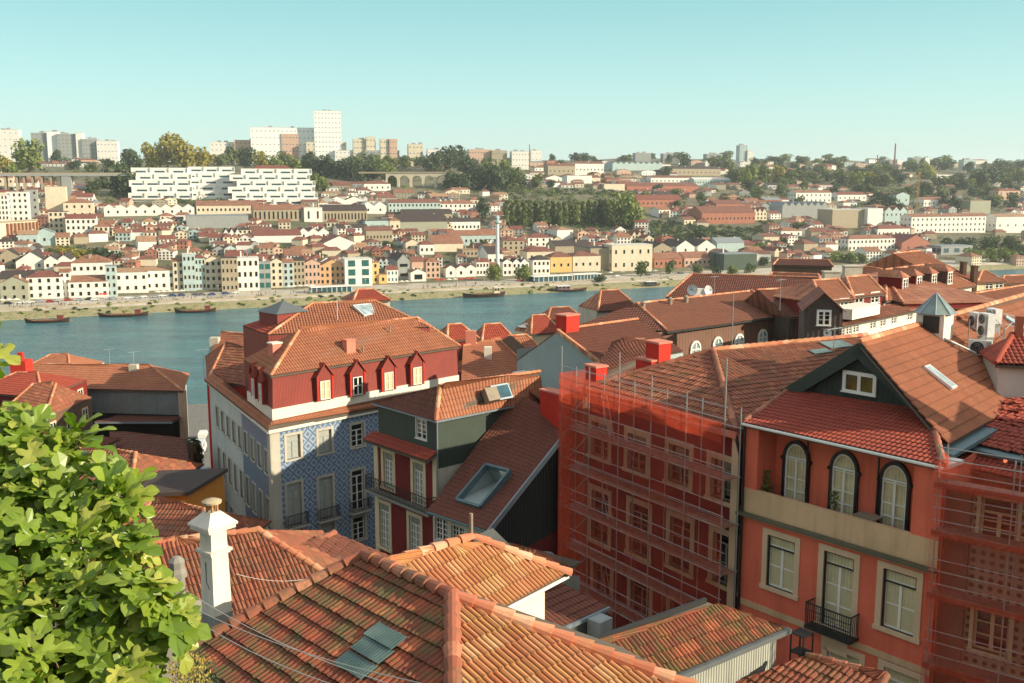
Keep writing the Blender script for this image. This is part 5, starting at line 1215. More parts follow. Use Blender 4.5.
  for sx in (-L * .3, L * .3):
   for s_ in (-1, 1):
    m = MB(); c = P + x * sx + y * s_ * (Wd / 2 - .1) + up * .33; m.tube(c - y * s_ * .1, c + y * s_ * .12, .33, .33, 14, smooth=False); w = m.build('wheel', MATS['black_plastic'], v)
    m = MB(); m.tube(c + y * s_ * .12, c + y * s_ * .135, .19, .19, 10, smooth=False); m.build('rim', MATS['galvanised'], w)
  return v
 for px, py, Y, c, L, Wd, Hh, lab in ((200, 452, 112, cols[0], 5.6, 2.1, 2.5, 'white van parked in the narrow street beside the tiled building'), (203, 437, 118, cols[2], 4.4, 1.8, 1.5, 'white car parked beyond the white van in the narrow street'), (193, 474, 84, cols[1], 4.4, 1.8, 1.6, 'blue grey car parked behind the yellow house'), (203, 478, 82, cols[3], 4.3, 1.75, 1.5, 'dark grey car parked nearest the blue tiled corner')):
  p = GY(px, py, Y); g = rz_(p, gnear(p.x, p.y));
  for it in range(60):
   if abs(zat(py, p.y) - gnear(0, p.y)) < .15: break
   k = zat(py, p.y) - gnear(0, p.y); yy = p.y + k * 1.2; p = GY(px, py, max(40, min(250, yy)))
  van(rz_(p, gnear(p.x, p.y) + .02), radians(100), c, L, Wd, Hh, lab, 'van' if 'van parked' in lab[:20] else 'car')
left_mid()
def behind_fig():
 rn = random.Random(6); up = V((0, 0, 1))
 for i, (x, y, w, d, h, m, wm, lab) in enumerate(((-30, 66, 9, 10, 8.5, T_OLD, WHITE2, 'white house with worn roof hidden behind the middle of the fig tree'), (-42, 78, 10, 11, 9.5, T_BROWN, CREAM, 'cream house with brown roof hidden behind the left of the fig tree'), (-20.5, 53, 7, 9, 6, T_OLD, CREAM, 'small cream house with old roof hidden behind the right of the fig tree'), (-30, 47, 10, 9, 7, T_ORANGE, WHITE2, 'low white house with orange roof hidden under the fig tree crown'), (-46, 60, 12, 10, 9, T_RED, PALEG, 'pale house with red roof hidden behind the fig tree near the left edge'), (-60, 88, 14, 12, 11, T_ORANGE, WHITE2, 'tall white house with orange roof outside the left edge'))):
  z = gnear(x, y) + h; a, b, c, e = V((x - w / 2, y, z)), V((x + w / 2, y - 2, z)), V((x + w / 2 + 2, y + d - 2, z)), V((x - w / 2 + 2, y + d, z)); r0, r1 = (a + e) / 2 + V((w * .25, 0, 2.2)), (b + c) / 2 + V((-w * .25, 0, 2.2))
  t = thing('hillside_house', lab, 'house', rz_(a, z - h)); roof_part(t, [a, b, r1, r0], m, [(a, r0), (b, r1), (r0, r1)], rib=.26, row=.42, amp=.05); roof_part(t, [b, c, r1], m, rib=.26, row=.42, amp=.05); k = MB(); k.slab([c, e, r0, r1], .1); k.slab([e, a, r0], .1); k.build('roof', T_ORANGE_S, t)
  A, B, Cc, E = a + V((.3, .35, 0)), b + V((-.35, .3, 0)), c + V((-.3, -.3, 0)), e + V((.3, -.3, 0)); back_walls(t, [A, B, Cc, E, A], z - h - 3, z - .1, wm); add_windows(t, A, B, z, 3, 2); add_windows(t, B, Cc, z, 3, 2)
behind_fig()
# -- low old roofs on the river side of the tiled building
def rear_left():
 up = V((0, 0, 1))
 t = thing('old_house', 'old house with worn orange roof and red side wall left of the tiled building', 'house', rz_(GY(225, 380, 96), 26))
 a, b = GY(208, 380, 91), GY(247, 352, 92); b = rz_(GY(246, 378, 88), a.z); r0, r1 = GY(226, 350, 99), GY(246, 349, 96); r0.z = r1.z = a.z + 2.2
 roof_part(t, [a, b, r1, r0], T_OLD, [(a, r0)], rib=.28, row=.45, amp=.06, rough=.04)
 l0 = rz_(GY(206, 366, 104), a.z); roof_part(t, [l0, a, r0], T_OLD, rib=.28, row=.45, amp=.06)
 back_walls(t, [l0 + V((.3, 0, 0)), a + V((.3, .3, 0)), b, b + V((2, 10, 0)), l0], 26, a.z, REDCH)
 t = thing('old_house', 'small old house with tan roof nearest the river, left of the mansard', 'house', rz_(GY(225, 350, 115), 26))
 a, b = GY(211, 354, 110), GY(250, 350, 108); b.z = a.z; r0, r1 = rz_(GY(222, 341, 116), a.z + 1.6), rz_(GY(248, 340, 114), a.z + 1.6)
 roof_part(t, [a, b, r1, r0], T_OLD, [(r0, r1)], rib=.28, row=.45, amp=.05); back_walls(t, [a, b, r1 + V((0, 4, 0)), r0 + V((-1, 4, 0)), a], 26, a.z - .1, WHITE2); mb = MB(); mb.slab([r0, r1, r1 + V((0, 5, -2)), r0 + V((0, 5, -2))][::-1], .1); mb.build('roof', T_ORANGE_S, t)
 P = GY(215, 345, 113); m = MB(); m.box((-.5, -.5, -1.5), (.5, .5, .9), o=P); solo(m, 'chimney', WHITE2, 'pale square chimney beside the river left of the red mansard', 'chimney')
rear_left()
# -- middle distance, right of centre
def gable_grey():
 up = V((0, 0, 1)); Y = 72
 ap = GY(558, 332, Y); z = ap.z; lf = GY(520, 358, Y + 1);
 bv = (rz_(G(637, 321, z), z) - ap).normalized(); gn = V((-bv.x, -bv.y, 0)); gu = V((bv.y, -bv.x, 0)); gu = -gu if gu.x < 0 else gu
 gu = V((.62, -.785, 0)); L0 = GW(517, 360, ap, ap + gu); R0 = GW(604, 367, ap, ap + gu)
 t = thing('grey_gabled_house', 'house with plain grey green gable wall and brown tile roof behind the scaffolding', 'house', rz_(ap, 34))
 m = MB(); m.face([rz_(L0, 34), rz_(R0, 34), R0, ap, L0]); m.build('gable_wall', GREYR, t)
 Rd = G(637, 321, z); e1 = rz_(R0 + (Rd - ap), R0.z)
 roof_part(t, [R0 + up * .12, e1 + up * .12, Rd + up * .12, ap + up * .12], T_BROWN, [(ap + up * .12, Rd + up * .12)], rib=.22, row=.38, amp=.05)
 v = MB(); d = (R0 - ap); v.box((0, -.06, -.05), (d.length, .18, .26), (d.normalized(), -bv, V((0, 0, 1))), o=ap); v.build('verge', T_CAP, t)
 w = MB(); w.slab([ap + up * .1, Rd + up * .1, rz_(L0 + (Rd - ap), L0.z), L0][::-1], .1); w.build('roof', T_BROWN_S, t)
 back_walls(t, [R0, e1, rz_(L0 + (Rd - ap), 0), L0], 34, R0.z, GREYR)
 P = ap + bv * .4; m = MB(); m.box((-.2, -.55, -1), (1.15, .55, 1.15), (bv, V((-bv.y, bv.x, 0)), up), o=P + bv * .1); c = m.build('chimney', REDCH, t); m = MB(); m.box((-.26, -.61, 1.15), (1.21, .61, 1.25), (bv, V((-bv.y, bv.x, 0)), up), o=P + bv * .1); m.build('chimney_cap', MATS['pink_render'], c)
 P = GW(531, 389, ap, ap + gu); s = thing('roof_hut', 'small white rooftop hut with louvred window and pale railing below the grey gable', 'rooftop hut', rz_(P, P.z - 1))
 ax = (gu, -gu.cross(up) if False else V((-gu.y, gu.x, 0)), up); m = MB(); m.box((-.75, -1.2, -1), (.55, -.05, 1.35), ax, o=P); m.build('wall', MATS['white_paint'], s)
 m = MB(); m.box((-.55, -1.24, .2), (-.15, -1.2, 1.2), ax, o=P); m.build('window', MATS['dark_glass'], s); m = MB(); m.box((.0, -1.24, .2), (.4, -1.2, 1.2), ax, o=P); m.build('window', MATS['dark_glass'], s)
 for z_ in (-.1, .5):
  m = MB(); m.tube(P + gu * -2. - V((-gu.y, gu.x, 0)) * 1.4 + up * z_, P + gu * 1.4 - V((-gu.y, gu.x, 0)) * 1.4 + up * z_, .03, .03, 5); m.build('rail', MATS['white_paint'], s)
 for k in range(6):
  m = MB(); q = P + gu * (-2 + k * .66) - V((-gu.y, gu.x, 0)) * 1.4; m.tube(q - up * 1.2, q + up * .5, .025, .025, 5); m.build('post', MATS['white_paint'], s)
 for (e0, e1, r1, r0, Y0, dz, lab) in (((583, 386), (640, 384), (668, 358), (610, 360), 58, 1.6, 'brown roofed outhouse between the red chimneys and the grey gable'), ((608, 367), (652, 362), (644, 347), (618, 346), 64, 1., 'small dark hipped roof house left of the arched windows')):
  a = GY(*e0, Y0); b = rz_(GY(*e1, Y0 + 2), a.z); r1_ = rz_(GY(*r1, Y0 + 5), a.z + dz); r0_ = rz_(GY(*r0, Y0 + 5), a.z + dz); h = thing('outhouse', lab, 'house', rz_(a, 40))
  roof_part(h, [a, b, r1_, r0_], T_BROWN, [(r0_, r1_)], capm=T_CAP_D, rib=.22, row=.38, amp=.05); back_walls(h, [a, b, r1_, r0_, a], 38, a.z - .1, BROWNR)
gable_grey()
def arched_hall():
 up = V((0, 0, 1)); zr = 55.6
 ez = 52.6; E0, E1 = G(667, 332, ez), G(789, 315, ez); uu = (E1 - E0).normalized(); u = uu; n = V((u.y, -u.x, 0))
 R0, R1 = GW(637, 304.5, E0 - n * 6.5, E1 - n * 6.5), GW(751, 290.5, E0 - n * 6.5, E1 - n * 6.5); zr = R0.z = R1.z = (R0.z + R1.z) / 2
 t = thing('long_hall', 'long hall with brown tile roof and white arched windows in a brown wall', 'hall', rz_(E0, 34))
 roof_part(t, [E0, E1, R1, R0], M_tiles('red_brown_tiles', (C(144, 88, 62), C(138, 84, 58), C(152, 96, 68)), grime=.3, contrast=.4), [(R0, R1)], rib=.24, row=.4, amp=.05)
 v = MB(); d = R1 - E1; v.box((0, -.12, -.12), (d.length, .2, .2), (d.normalized(), uu, up), o=E1); v.build('verge', T_CAP, t)
 W0, W1 = E0 - n * .35, E1 - n * .35 - uu * .3
 m = MB(); m.face([rz_(W0 - uu * 6, 34), rz_(W1, 34), rz_(W1, ez), rz_(W0 - uu * 6, ez)]); m.face([rz_(W1, 34), rz_(W1 + rz_(R1 - E1, 0) * 1.9, 34), rz_(W1 + rz_(R1 - E1, 0) * 1.9, ez), rz_(R1, zr - .1), rz_(W1, ez)]); m.build('wall', BROWNC, t)
 g = MB(); g.tube(E0 - up * .1 + n * .05, E1 - up * .1 + n * .05, .09, .09, 6); g.build('gutter', MATS['dark_iron'], t)
 a = G(581, 322, ez); h0 = rz_(R0 - u * 0, zr); b = G(637, 321, ez + .6)
 q = [G(578, 325, ez), G(640, 322, ez), h0]
 roof_part(t, [G(574, 327, ez), G(667, 331.5, ez), h0], T_BROWN, rib=.24, row=.4, amp=.05, label='dark hipped end towards the river')
 c = MB(); ridge_caps(c, G(667, 331, ez), R0, .14, .45); c.build('ridge_tiles', T_CAP, t)
 mb = MB(); off = rz_(R0 - E0, 0) * 2; mb.slab([R0, R1, rz_(E1 + off, ez), rz_(E0 + off, ez)][::-1], .1); mb.build('roof', T_BROWN_S, t)
 for px, py in ((643, 307), (670, 303), (686, 301)):
  P = GW(px, py + 2, E0 - n * 5.5, E1 - n * 5.5); m = MB(); m.lathe(P, [(.22, -.4), (.22, .5), (.3, .55), (.1, .75), (0, .76)], 8); m.build('vent_pipe', MATS['wood_grey'], t)
 for (px, yt, yb) in ((694.5, 340.5, 360), (716.5, 336.5, 357), (738, 333.5, 354), (761.5, 329, 350), (777, 326, 346)):
  a, b = GW(px, yt, W0, W1), GW(px, yb, W0, W1); h = a.z - b.z; P = b + n * .04; hw = .72; ax = (uu, n, up); N = 10
  m = MB(); pr = [(cos(pi * i / N), sin(pi * i / N)) for i in range(N + 1)]; hs = h - hw * 1.1; o = [P + uu * x * hw + up * (hs + z_ * hw * 1.1) for x, z_ in pr]; ii = [P + uu * x * (hw - .17) + up * (hs + z_ * (hw - .17) * 1.1) for x, z_ in pr]
  for k in range(N): m.face([o[k] + n * .1, o[k + 1] + n * .1, ii[k + 1] + n * .1, ii[k] + n * .1]); m.face([o[k], o[k + 1], o[k + 1] + n * .1, o[k] + n * .1])
  m.box((-hw, 0, 0), (-hw + .17, .1, hs), ax, o=P); m.box((hw - .17, 0, 0), (hw, .1, hs), ax, o=P); m.box((-.05, 0, 0), (.05, .1, h - .1), ax, o=P); m.box((-hw, 0, hs - .05), (hw, .1, hs + .05), ax, o=P)
  m.box((-.55 - hw * .6, .0, -.1), (hw * .2, .5, .25), ax, o=P + n * .1)
  w = m.build('arched_window', MATS['white_paint'], t); m = MB(); m.face([p + n * .02 for p in o] + [P - uu * hw + n * .02, P + uu * hw + n * .02]); m.build('pane', MATS['sky_glass'], w)
 return t
arched_hall()
def dish(P, r, d, label):
 d = d.normalized(); x = d.orthogonal().normalized(); y = d.cross(x); m = MB(); N = 16
 t = thing('satellite_dish', label, 'satellite dish', P - V((0, 0, 1.2)))
 rg = [[P + d * (k / 4) ** 2 * r * .3 + (x * cos(2 * pi * i / N) + y * sin(2 * pi * i / N)) * r * k / 4 for i in range(N)] for k in range(5)]
 for k in range(4):
  for i in range(N):
   j = (i + 1) % N; m.face([rg[k][i], rg[k][j], rg[k + 1][j], rg[k + 1][i]] if k else [rg[0][0], rg[1][j], rg[1][i]][::-1], smooth=True)
 m.build('reflector', MATS['white_metal'], t)
 m = MB(); m.tube(P, P - V((0, 0, 1.2)), .04, .04, 6); m.build('mast', MATS['galvanised'], t); m = MB(); m.tube(P - y * r * .8, P + d * r * .9, .02, .02, 5); m.box((-.06, -.06, -.06), (.06, .06, .06), o=P + d * r * .9); m.build('feed_arm', MATS['dark_iron'], t)
def antenna(P, h, label, bars=5, rod=1.2):
 t = thing('antenna', label, 'antenna', P); up = V((0, 0, 1)); m = MB(); m.tube(P - up * .6, P + up * h, .03, .02, 6); m.build('mast', MATS['galvanised'], t)
 if bars:
  x = V((.8, .6, 0)); y = V((-.6, .8, 0)); m = MB(); c = P + up * h * .93; m.tube(c - x * rod / 2, c + x * rod / 2, .015, .015, 5)
  for i in range(bars): q = c - x * rod / 2 + x * rod * i / (bars - 1); m.tube(q - y * .35, q + y * .35, .01, .01, 4)
  m.build('aerial', MATS['galvanised'], t)
def mid_right():
 up = V((0, 0, 1)); WP = MATS['white_paint']
 def block(name, label, e0, e1, r0, r1, Y0, Y1, dz, roofm, wallm, zb=30, back=8, wins=(), wd=None, hip=True, cat='house', caps=True, capm=None, rib=.26):
  a = GY(*e0, Y0); b = GY(*e1, Y1); b.z = a.z; u = (b - a).normalized(); n = V((u.y, -u.x, 0)); P0, P1 = GW(*r0, a - n * dz, b - n * dz), GW(*r1, a - n * dz, b - n * dz); P0.z = P1.z = max(a.z + .5, (P0.z + P1.z) / 2)
  t = thing(name, label, cat, rz_(a, zb)); A, B = a + n * .3 - u * .2, b + n * .3 + u * .2
  roof_part(t, [A, B, P1, P0], roofm, ([(P0, P1)] + ([(A, P0), (B, P1)] if hip else [])) if caps else (), capm=capm, rib=rib, row=.42, amp=.05)
  Ab, Bb = A - n * 2 * abs((P0 - A).dot(n)), B - n * 2 * abs((P1 - B).dot(n)); mb = MB()
  mb.slab([Bb, Ab, P0, P1], .1); mb.slab([B, Bb, P1], .1); mb.slab([Ab, A, P0], .1); mb.build('roof', T_BROWN_S if roofm in (T_BROWN, T_RED) else T_ORANGE_S, t)
  facade(t, a, b, zb, a.z, wallm, wins, defaults=wd or dict(sm=None, cols=2, rows=2, pm=MATS['dark_glass'], fm=WP), reveal=.12)
  back_walls(t, [b, Bb - u * .2, Ab + u * .2, a], zb, a.z - .05, wallm)
  return t, a, b, u, n
 dW = dict(sm=WP, sw=.08, cols=2, rows=3, pm=MATS['dark_glass'], fm=WP, fw=.09, recess=.05)
 block('river_hall', 'long dark red hall with low brown roof closest to the river', (668, 297), (826, 297), (692, 273), (819, 279), 118, 112, 6., T_BROWN, RED, 20, hip=True)
 t, a, b, u, n = block('brown_gabled_house', 'brown sheet clad house with pale edged gables beside the arched hall', (789, 317), (838, 306), (757, 293), (812, 285), 92, 94, 4., T_BROWN, DKBROWN, 34, hip=False)
 g0, g1 = GY(803, 340, 78), GY(836, 332, 77.5); ap = GY(820, 292, 78.); gu = rz_(g1 - g0, 0).normalized(); gn = V((gu.y, -gu.x, 0)); ztop = GY(803, 309, 78).z
 m = MB(); W0, W1 = rz_(g0, 0), rz_(g0 + gu * 2.9, 0); apx = rz_(W0 + gu * 1.45, ztop + 1.3)
 m.face([rz_(W0, 40), rz_(W1, 40), rz_(W1, ztop), apx, rz_(W0, ztop)]); m.face([rz_(W0 - gn * 5, 40), rz_(W0, 40), rz_(W0, ztop), rz_(W0 - gn * 5, ztop)]); dm = m.build('dormer', DKBROWN, t)
 m = MB()
 for s_, w in ((0, W0), (1, W1)):
  q = [rz_(w, ztop - .1) + gn * .2 + gu * (.2 if s_ else -.2), rz_(w, ztop - .1) - gn * 5 + gu * (.2 if s_ else -.2), apx - gn * 5 + up * .08, apx + gn * .2 + up * .08]; m.slab(q if s_ else q[::-1], .1)
 m.build('dormer_roof', T_BROWN_S, dm); window(dm, rz_(W0 + gu * 1.5, ztop - 1.25) + gn * .02, gu, .95, 1.15, **dict(dW, recess=-.03))
 for (x, y, Y) in ((808, 322, 84),): pass
 t, a, b, u, n = block('terraced_house', 'terraced house with orange hipped roof and triple white windows under red walls', (821, 302), (851, 297), (813, 281), (838, 279), 90, 92, 4., T_ORANGE, RED, 34, wins=[(828, 298 + 3, 314, 1.1, {}), (836, 300, 312.5, 1.1, {}), (844, 299, 311, 1.1, {})], wd=dW)
 t, a, b, u, n = block('terraced_house', 'terraced house with paired white windows and a pale roof terrace', (852, 297), (882, 291), (846, 277), (868, 276), 93, 96, 4., T_ORANGE, RED, 34, wins=[(859, 295, 307, 1.3, {}), (875, 292.5, 303, 1.3, {})], wd=dW)
 block('tall_roofed_house', 'house with high orange hipped roof and dark red side wall behind the terrace', (858, 293), (905, 306), (858, 267), (881, 268), 105, 96, 5., T_ORANGE, RED, 34)
 A, B = GY(836, 326, 84), GY(985, 292, 108); B.z = A.z; t = thing('white_terrace_front', 'long white terraced front with many small windows above the lantern', 'house', rz_(A, 34)); ws = []
 for i, px in enumerate((842, 849, 856, 873, 883, 894, 910, 928, 942, 957)):
  yt = 326 - (px - 836) * .235 + 3; ws.append((px, yt, yt + 8.5, 1.0, {}))
 facade(t, A, B, 34, A.z, WHITEP, ws, defaults=dict(dW, sw=.06)); u = (B - A).normalized(); n = V((u.y, -u.x, 0)); back_walls(t, [B, B - n * 3, A - n * 3, A], 34, A.z, WHITEP)
 roof_part(t, [A + n * .4, B + n * .4, rz_(B - n * 2.4, A.z + .35), rz_(A - n * 2.4, A.z + .35)], T_OLD, rib=.26, row=.42, amp=.05)
 m = MB(); C0, C1 = GY(852, 320, 85), GY(880, 309, 89); C1.z = C0.z; uu = (C1 - C0).normalized(); m.box((0, 0, 0), ((C1 - C0).length, 2.2, .9), (uu, V((-uu.y, uu.x, 0)), up), o=C0); m.build('terrace_parapet', WHITEP, t)
 t, a, b, u, n = block('dormered_house', 'orange roofed house with four white dormer windows beyond the terrace', (884, 301), (972, 284), (886, 268), (930, 266), 97, 112, 5.5, T_ORANGE, WHITEP, 34)
 for k, (px, py) in enumerate(((903, 294), (917, 290), (932, 288), (948, 285))):
  P = GW(px, py + 5, a + n * -.9, b - n * .9); P = P - n * 0; P.z = a.z + .35; m = MB(); w = .75; h = 1.5
  m.prism([P - u * w - n * 2.4, P - u * w + n * .1, P + u * w + n * .1, P + u * w - n * 2.4], P.z, P.z + h); d = m.build('dormer', RED if k < 2 else DKBROWN, t); m = MB(); r = [P - u * (w + .2) + n * .3 + up * h, P + u * (w + .2) + n * .3 + up * h, P + u * (w + .2) - n * 2.4 + up * h, P - u * (w + .2) - n * 2.4 + up * h]; q0 = P + n * -.5 + up * (h + .7); q1 = P - n * 2.8 + up * (h + .7)
  m.face([r[0], r[1], q0]); m.face([r[1], r[2], q1, q0]); m.face([r[3], r[0], q0, q1]); m.build('dormer_roof', T_ORANGE_S, d); window(d, P + n * .12 + up * .1, u, 1.15, 1.3, **dict(dW, recess=-.03, sw=.05))
 block('barn_roofed_house', 'house with long tan roof slope climbing away and cream end wall with two windows', (953, 287), (979, 280.5), (893, 253), (920, 252), 112, 117, 7.2, T_OLD, CREAM, 34, hip=False, wins=[(960, 290, 298, 1.1, {}), (971, 287.5, 295.5, 1.1, {})], wd=dW)
 block('hip_roofed_house', 'small cream house with pyramid orange roof at the right above the terrace', (976, 283), (1004, 280), (982, 271), (985, 271), 122, 124, 3.5, T_ORANGE, CREAM, 34, wins=[(989, 283, 292, 1.3, {}), (999, 282, 291, 1.3, {})], wd=dW)
 block('right_edge_house', 'low orange roof with a red shed at the right edge above the long roof', (985, 311), (1060, 298), (975, 292), (1060, 281), 95, 108, 4., T_OLD, WHITEP, 34, hip=False)
 block('yellow_attic', 'yellow walled attic with orange roof at the right edge', (1000, 284), (1040, 282), (1004, 277), (1040, 274), 130, 132, 3., T_ORANGE, YELLOW, 34)
 block('flat_roof_building', 'brown timber clad building with low brown roof left of the tree line', (774, 265), (832, 266), (778, 260), (828, 259), 160, 158, 6, T_BROWN, BROWNR, 20)
 block('low_brown_roofs', 'low brown roofed house between the timber clad building and the terrace', (768, 281), (822, 281), (772, 274), (818, 273), 135, 132, 5, T_BROWN, BROWNR, 20)
 for (px, py, Y, w, c, lab) in ((831, 281, 100, 1.6, WHITE2, 'broad pale chimney on the terraced houses, left one'), (852, 275, 104, 1.8, WHITE2, 'broad pale chimney on the terraced houses, right one'), (974, 274, 116, .45, BROWNR, 'slim brown chimney on the tan barn-like roof'), (963, 270, 118, .4, BROWNR, 'slimmer brown chimney left of its twin on the tan barn-like roof')):
  P = GY(px, py, Y); m = MB(); m.box((-w / 2, -.5, -3), (w / 2, .5, .9), o=P); m.box((-w / 2 - .08, -.58, .9), (w / 2 + .08, .58, 1.0), o=P); solo(m, 'chimney', c, lab, 'chimney')
 P = GY(737, 301, 100); dish(GY(693, 290, 106), .6, V((-.5, -.85, .2)), 'large white satellite dish, left of the pair on the river hall')
 dish(GY(707.5, 290.5, 106), .55, V((.5, -.85, .2)), 'large white satellite dish, right of the pair on the river hall')
 m = MB(); p = GY(699, 294, 106); m.box((-.55, -.3, -.8), (.55, .3, .6), o=p); solo(m, 'white_cabinet', WP, 'white cabinet between the two large satellite dishes', 'cabinet')
 dish(GY(828, 333, 74), .32, V((-.6, -.8, .1)), 'brown grey dish beside the dark cladded dormer'); antenna(GY(714, 297, 100), 2.2, 'tall aerial right of the satellite dishes')
 for px, yb, yt, Y, lab, bars in ((731, 372, 291, 60, 'tall thin mast rising in front of the arched hall', 0), (780, 304, 278, 90, 'white topped aerial on the river hall roof', 5), (833, 364, 326, 50, 'dark aerial beside the roof ridge left of the green gable', 5), (110, 366, 348, 122, 'thin aerial on the warehouse roof ridge, left one', 4), (134, 366, 351, 122, 'thin aerial on the warehouse roof ridge, right one', 4), (204, 372, 348, 100, 'leaning aerial beside the street left of the tiled building', 4)):
  P = GY(px, yb, Y); antenna(P, GY(px, yt, Y).z - P.z, lab, bars)
mid_right()
# -- jumble of roofs by the river in the centre
def river_jumble():
 rn = random.Random(11); up = V((0, 0, 1))
 L = [(480, 352, 520, 330, 108, T_RED, 2.2, 'red hipped riverside house right of the mansard building'), (505, 362, 548, 345, 98, T_ORANGE, 1.8, 'small orange riverside house below the red hipped one'), (446, 345, 478, 333, 104, T_RED, 1.4, 'red roofed house tucked behind the mansard building end'), (466, 377, 500, 362, 92, T_ORANGE, 1.2, 'narrow orange roof just right of the mansard wall'), (530, 338, 562, 326, 125, T_RED, 2., 'small red hipped house near the water in the centre'), (545, 330, 590, 318, 132, T_BROWN, 2., 'brown roofed house close to the water in the centre'), (352, 306, 390, 292, 112, T_RED, 1.1, 'red roofed house peeking behind the mansard building'), (597, 315, 640, 304, 125, T_BROWN, 2.2, 'small brown hipped roof on the river edge left of the hall'),]
 for (x0, yb, x1, yt, Y, m, dz, lab) in L:
  a, b = GY(x0, yb - 4, Y), GY(x1, yb - 6, Y + 2); b.z = a.z; u = (b - a).normalized(); n = V((u.y, -u.x, 0)); w = (b - a).length; k = 2 * min(w, 8) * .5; t = thing('riverside_house', lab, 'house', rz_(a, 10))
  A, B, Cc, D = a + n * .3, b + n * .3, b - n * k, a - n * k; r0, r1 = (A + D) / 2 + u * w * .3 + up * dz, (B + Cc) / 2 - u * w * .3 + up * dz
  roof_part(t, [A, B, r1, r0], m, [(A, r0), (B, r1), (r0, r1)], rib=.26, row=.42, amp=.05); roof_part(t, [B, Cc, r1], m, rib=.26, row=.42, amp=.05); mb = MB(); mb.slab([Cc, D, r0, r1], .1); mb.slab([D, A, r0], .1); mb.build('roof', T_ORANGE_S, t); back_walls(t, [a, b, Cc, D, a], 10, a.z - .05, rn.choice([WHITE2, RED, CREAM]))
 for (px, py, Y, h, w, lab) in ((471, 350, 96, 1.9, 1.0, 'thin red chimney wall right of the mansard, left one'), (488, 352, 94, .5, .7, 'small white chimney among the central riverside roofs'), (557, 352, 80, 1.5, .5, 'slim chimney just left of the grey gable')):
  P = GY(px, py, Y); m = MB(); m.box((-w / 2, -.4, -2), (w / 2, .4, h), o=P); solo(m, 'chimney', MATS['pink_render'] if h > 1 else WHITEP, lab, 'chimney')
 rn = random.Random(2); t = None
 for i, (px, py) in enumerate(((528, 331), (534, 328), (541, 330), (548, 333), (537, 336))):
  P = GY(px, py, 128); m = MB(); N = 8; m.lathe(P - up * .1, [(0, 1.2), (1.3, .75), (1.35, .7), (0, .7)], 8); m.tube(P - up * 1.5, P + up * .8, .04, .04, 5)
  solo(m, 'parasol', MATS['white_paint'], 'white cafe parasol in the cluster by the water in the centre', 'parasol', group='white parasols by the water in the centre')
river_jumble()
def side_house():
 up = V((0, 0, 1)); z = 59.4; a, b, c, e = V((25.5, 27, z)), V((33, 25, z)), V((35, 34.5, z)), V((26.5, 36, z)); t = thing('tall_house', 'tall ochre house outside the right edge whose shadow falls on the orange house roof', 'house', V((29, 30, 40)))
 m = (a + b) / 2 + up * 2, (c + e) / 2 + up * 2; roof_part(t, [b, c, m[1], m[0]], T_OLD, rib=.26, row=.42, amp=.05); roof_part(t, [e, a, m[0], m[1]], T_OLD, [m], rib=.26, row=.42, amp=.05); back_walls(t, [a, b, c, e, a], 40, z, YELLOW)
 chimney(t, V((28, 33, 61.5)), V((1, 0, 0)), 1.2, .8, 1.8, REDCH)
side_house()
# ================================================================ RIVER AND FAR BANK
BE, BN, BC = V((.905, .425, 0)), V((-.425, .905, 0)), 540.3
def sd(x, y): return BN.x * x + BN.y * y - BC
def td(x, y): return BE.x * x + BE.y * y
PROF = [(-2, -1.5), (0, 0), (10, 3.2), (13, 4), (48, 4.4), (62, 6), (150, 16), (250, 30), (380, 47), (520, 64), (700, 80), (900, 92), (1200, 99), (1600, 104), (2600, 110), (6000, 112)]
def hG(x, y):
 s, t = sd(x, y), td(x, y)
 for (a, za), (b, zb) in zip(PROF, PROF[1:]):
  if s <= b: z = za + (zb - za) * max(0, s - a) / (b - a); break
 else: z = 112
 k = max(0, min(1, (s - 160) / 300))
 z += k * (6 * mnoise.noise(V((x / 170, y / 170, 3))) + 3 * mnoise.noise(V((x / 60, y / 60, 8))))
 z += max(0, min(1, (s - 700) / 500)) * max(0, min(1, (t - 300) / 900)) * 18
 return z
def hit(px, py, y0=440):
 d = ray(px, py); Y = y0
 while Y < 5000:
  x = d.x / d.y * Y; z = CZ + d.z / d.y * Y
  if z < hG(x, Y): break
  Y += 2.
 return V((x, Y, hG(x, Y)))
def river():
 t = NT('river_water')
 n1 = t.noise(.06, detail=3, sc=(1, 2.2, 1)); n2 = t.noise(.55, detail=4, rough=.65, sc=(.6, 2.2, 1)); n3 = t.noise(.02, detail=2, sc=(1, 3, 1))
 h = t.math('ADD', t.math('MULTIPLY', n1, 1.6), t.math('MULTIPLY', n2, .5))
 col = t.mix(t.ramp(n3, .35, .65), C(36, 84, 92), C(58, 112, 114)); col = t.mix(t.math('MULTIPLY', t.ramp(n2, .48, .7), .55), col, C(104, 146, 146))
 m = t.bsdf(col, .22, bump=h, bs=1., bd=1.4, Specular_IOR_Level=.35)
 mb = MB(); X0, X1 = -900, 1700
 for i in range(40):
  a, b = X0 + (X1 - X0) * i / 40, X0 + (X1 - X0) * (i + 1) / 40
  f = lambda x: (BC - BN.x * x) / BN.y + 4
  mb.face([V((a, 230, -.02)), V((b, 230, -.02)), V((b, f(b), -.02)), V((a, f(a), -.02))])
 o = mb.build('river', m); tag(o, 'blue green river between the two banks', kind='structure')
river()
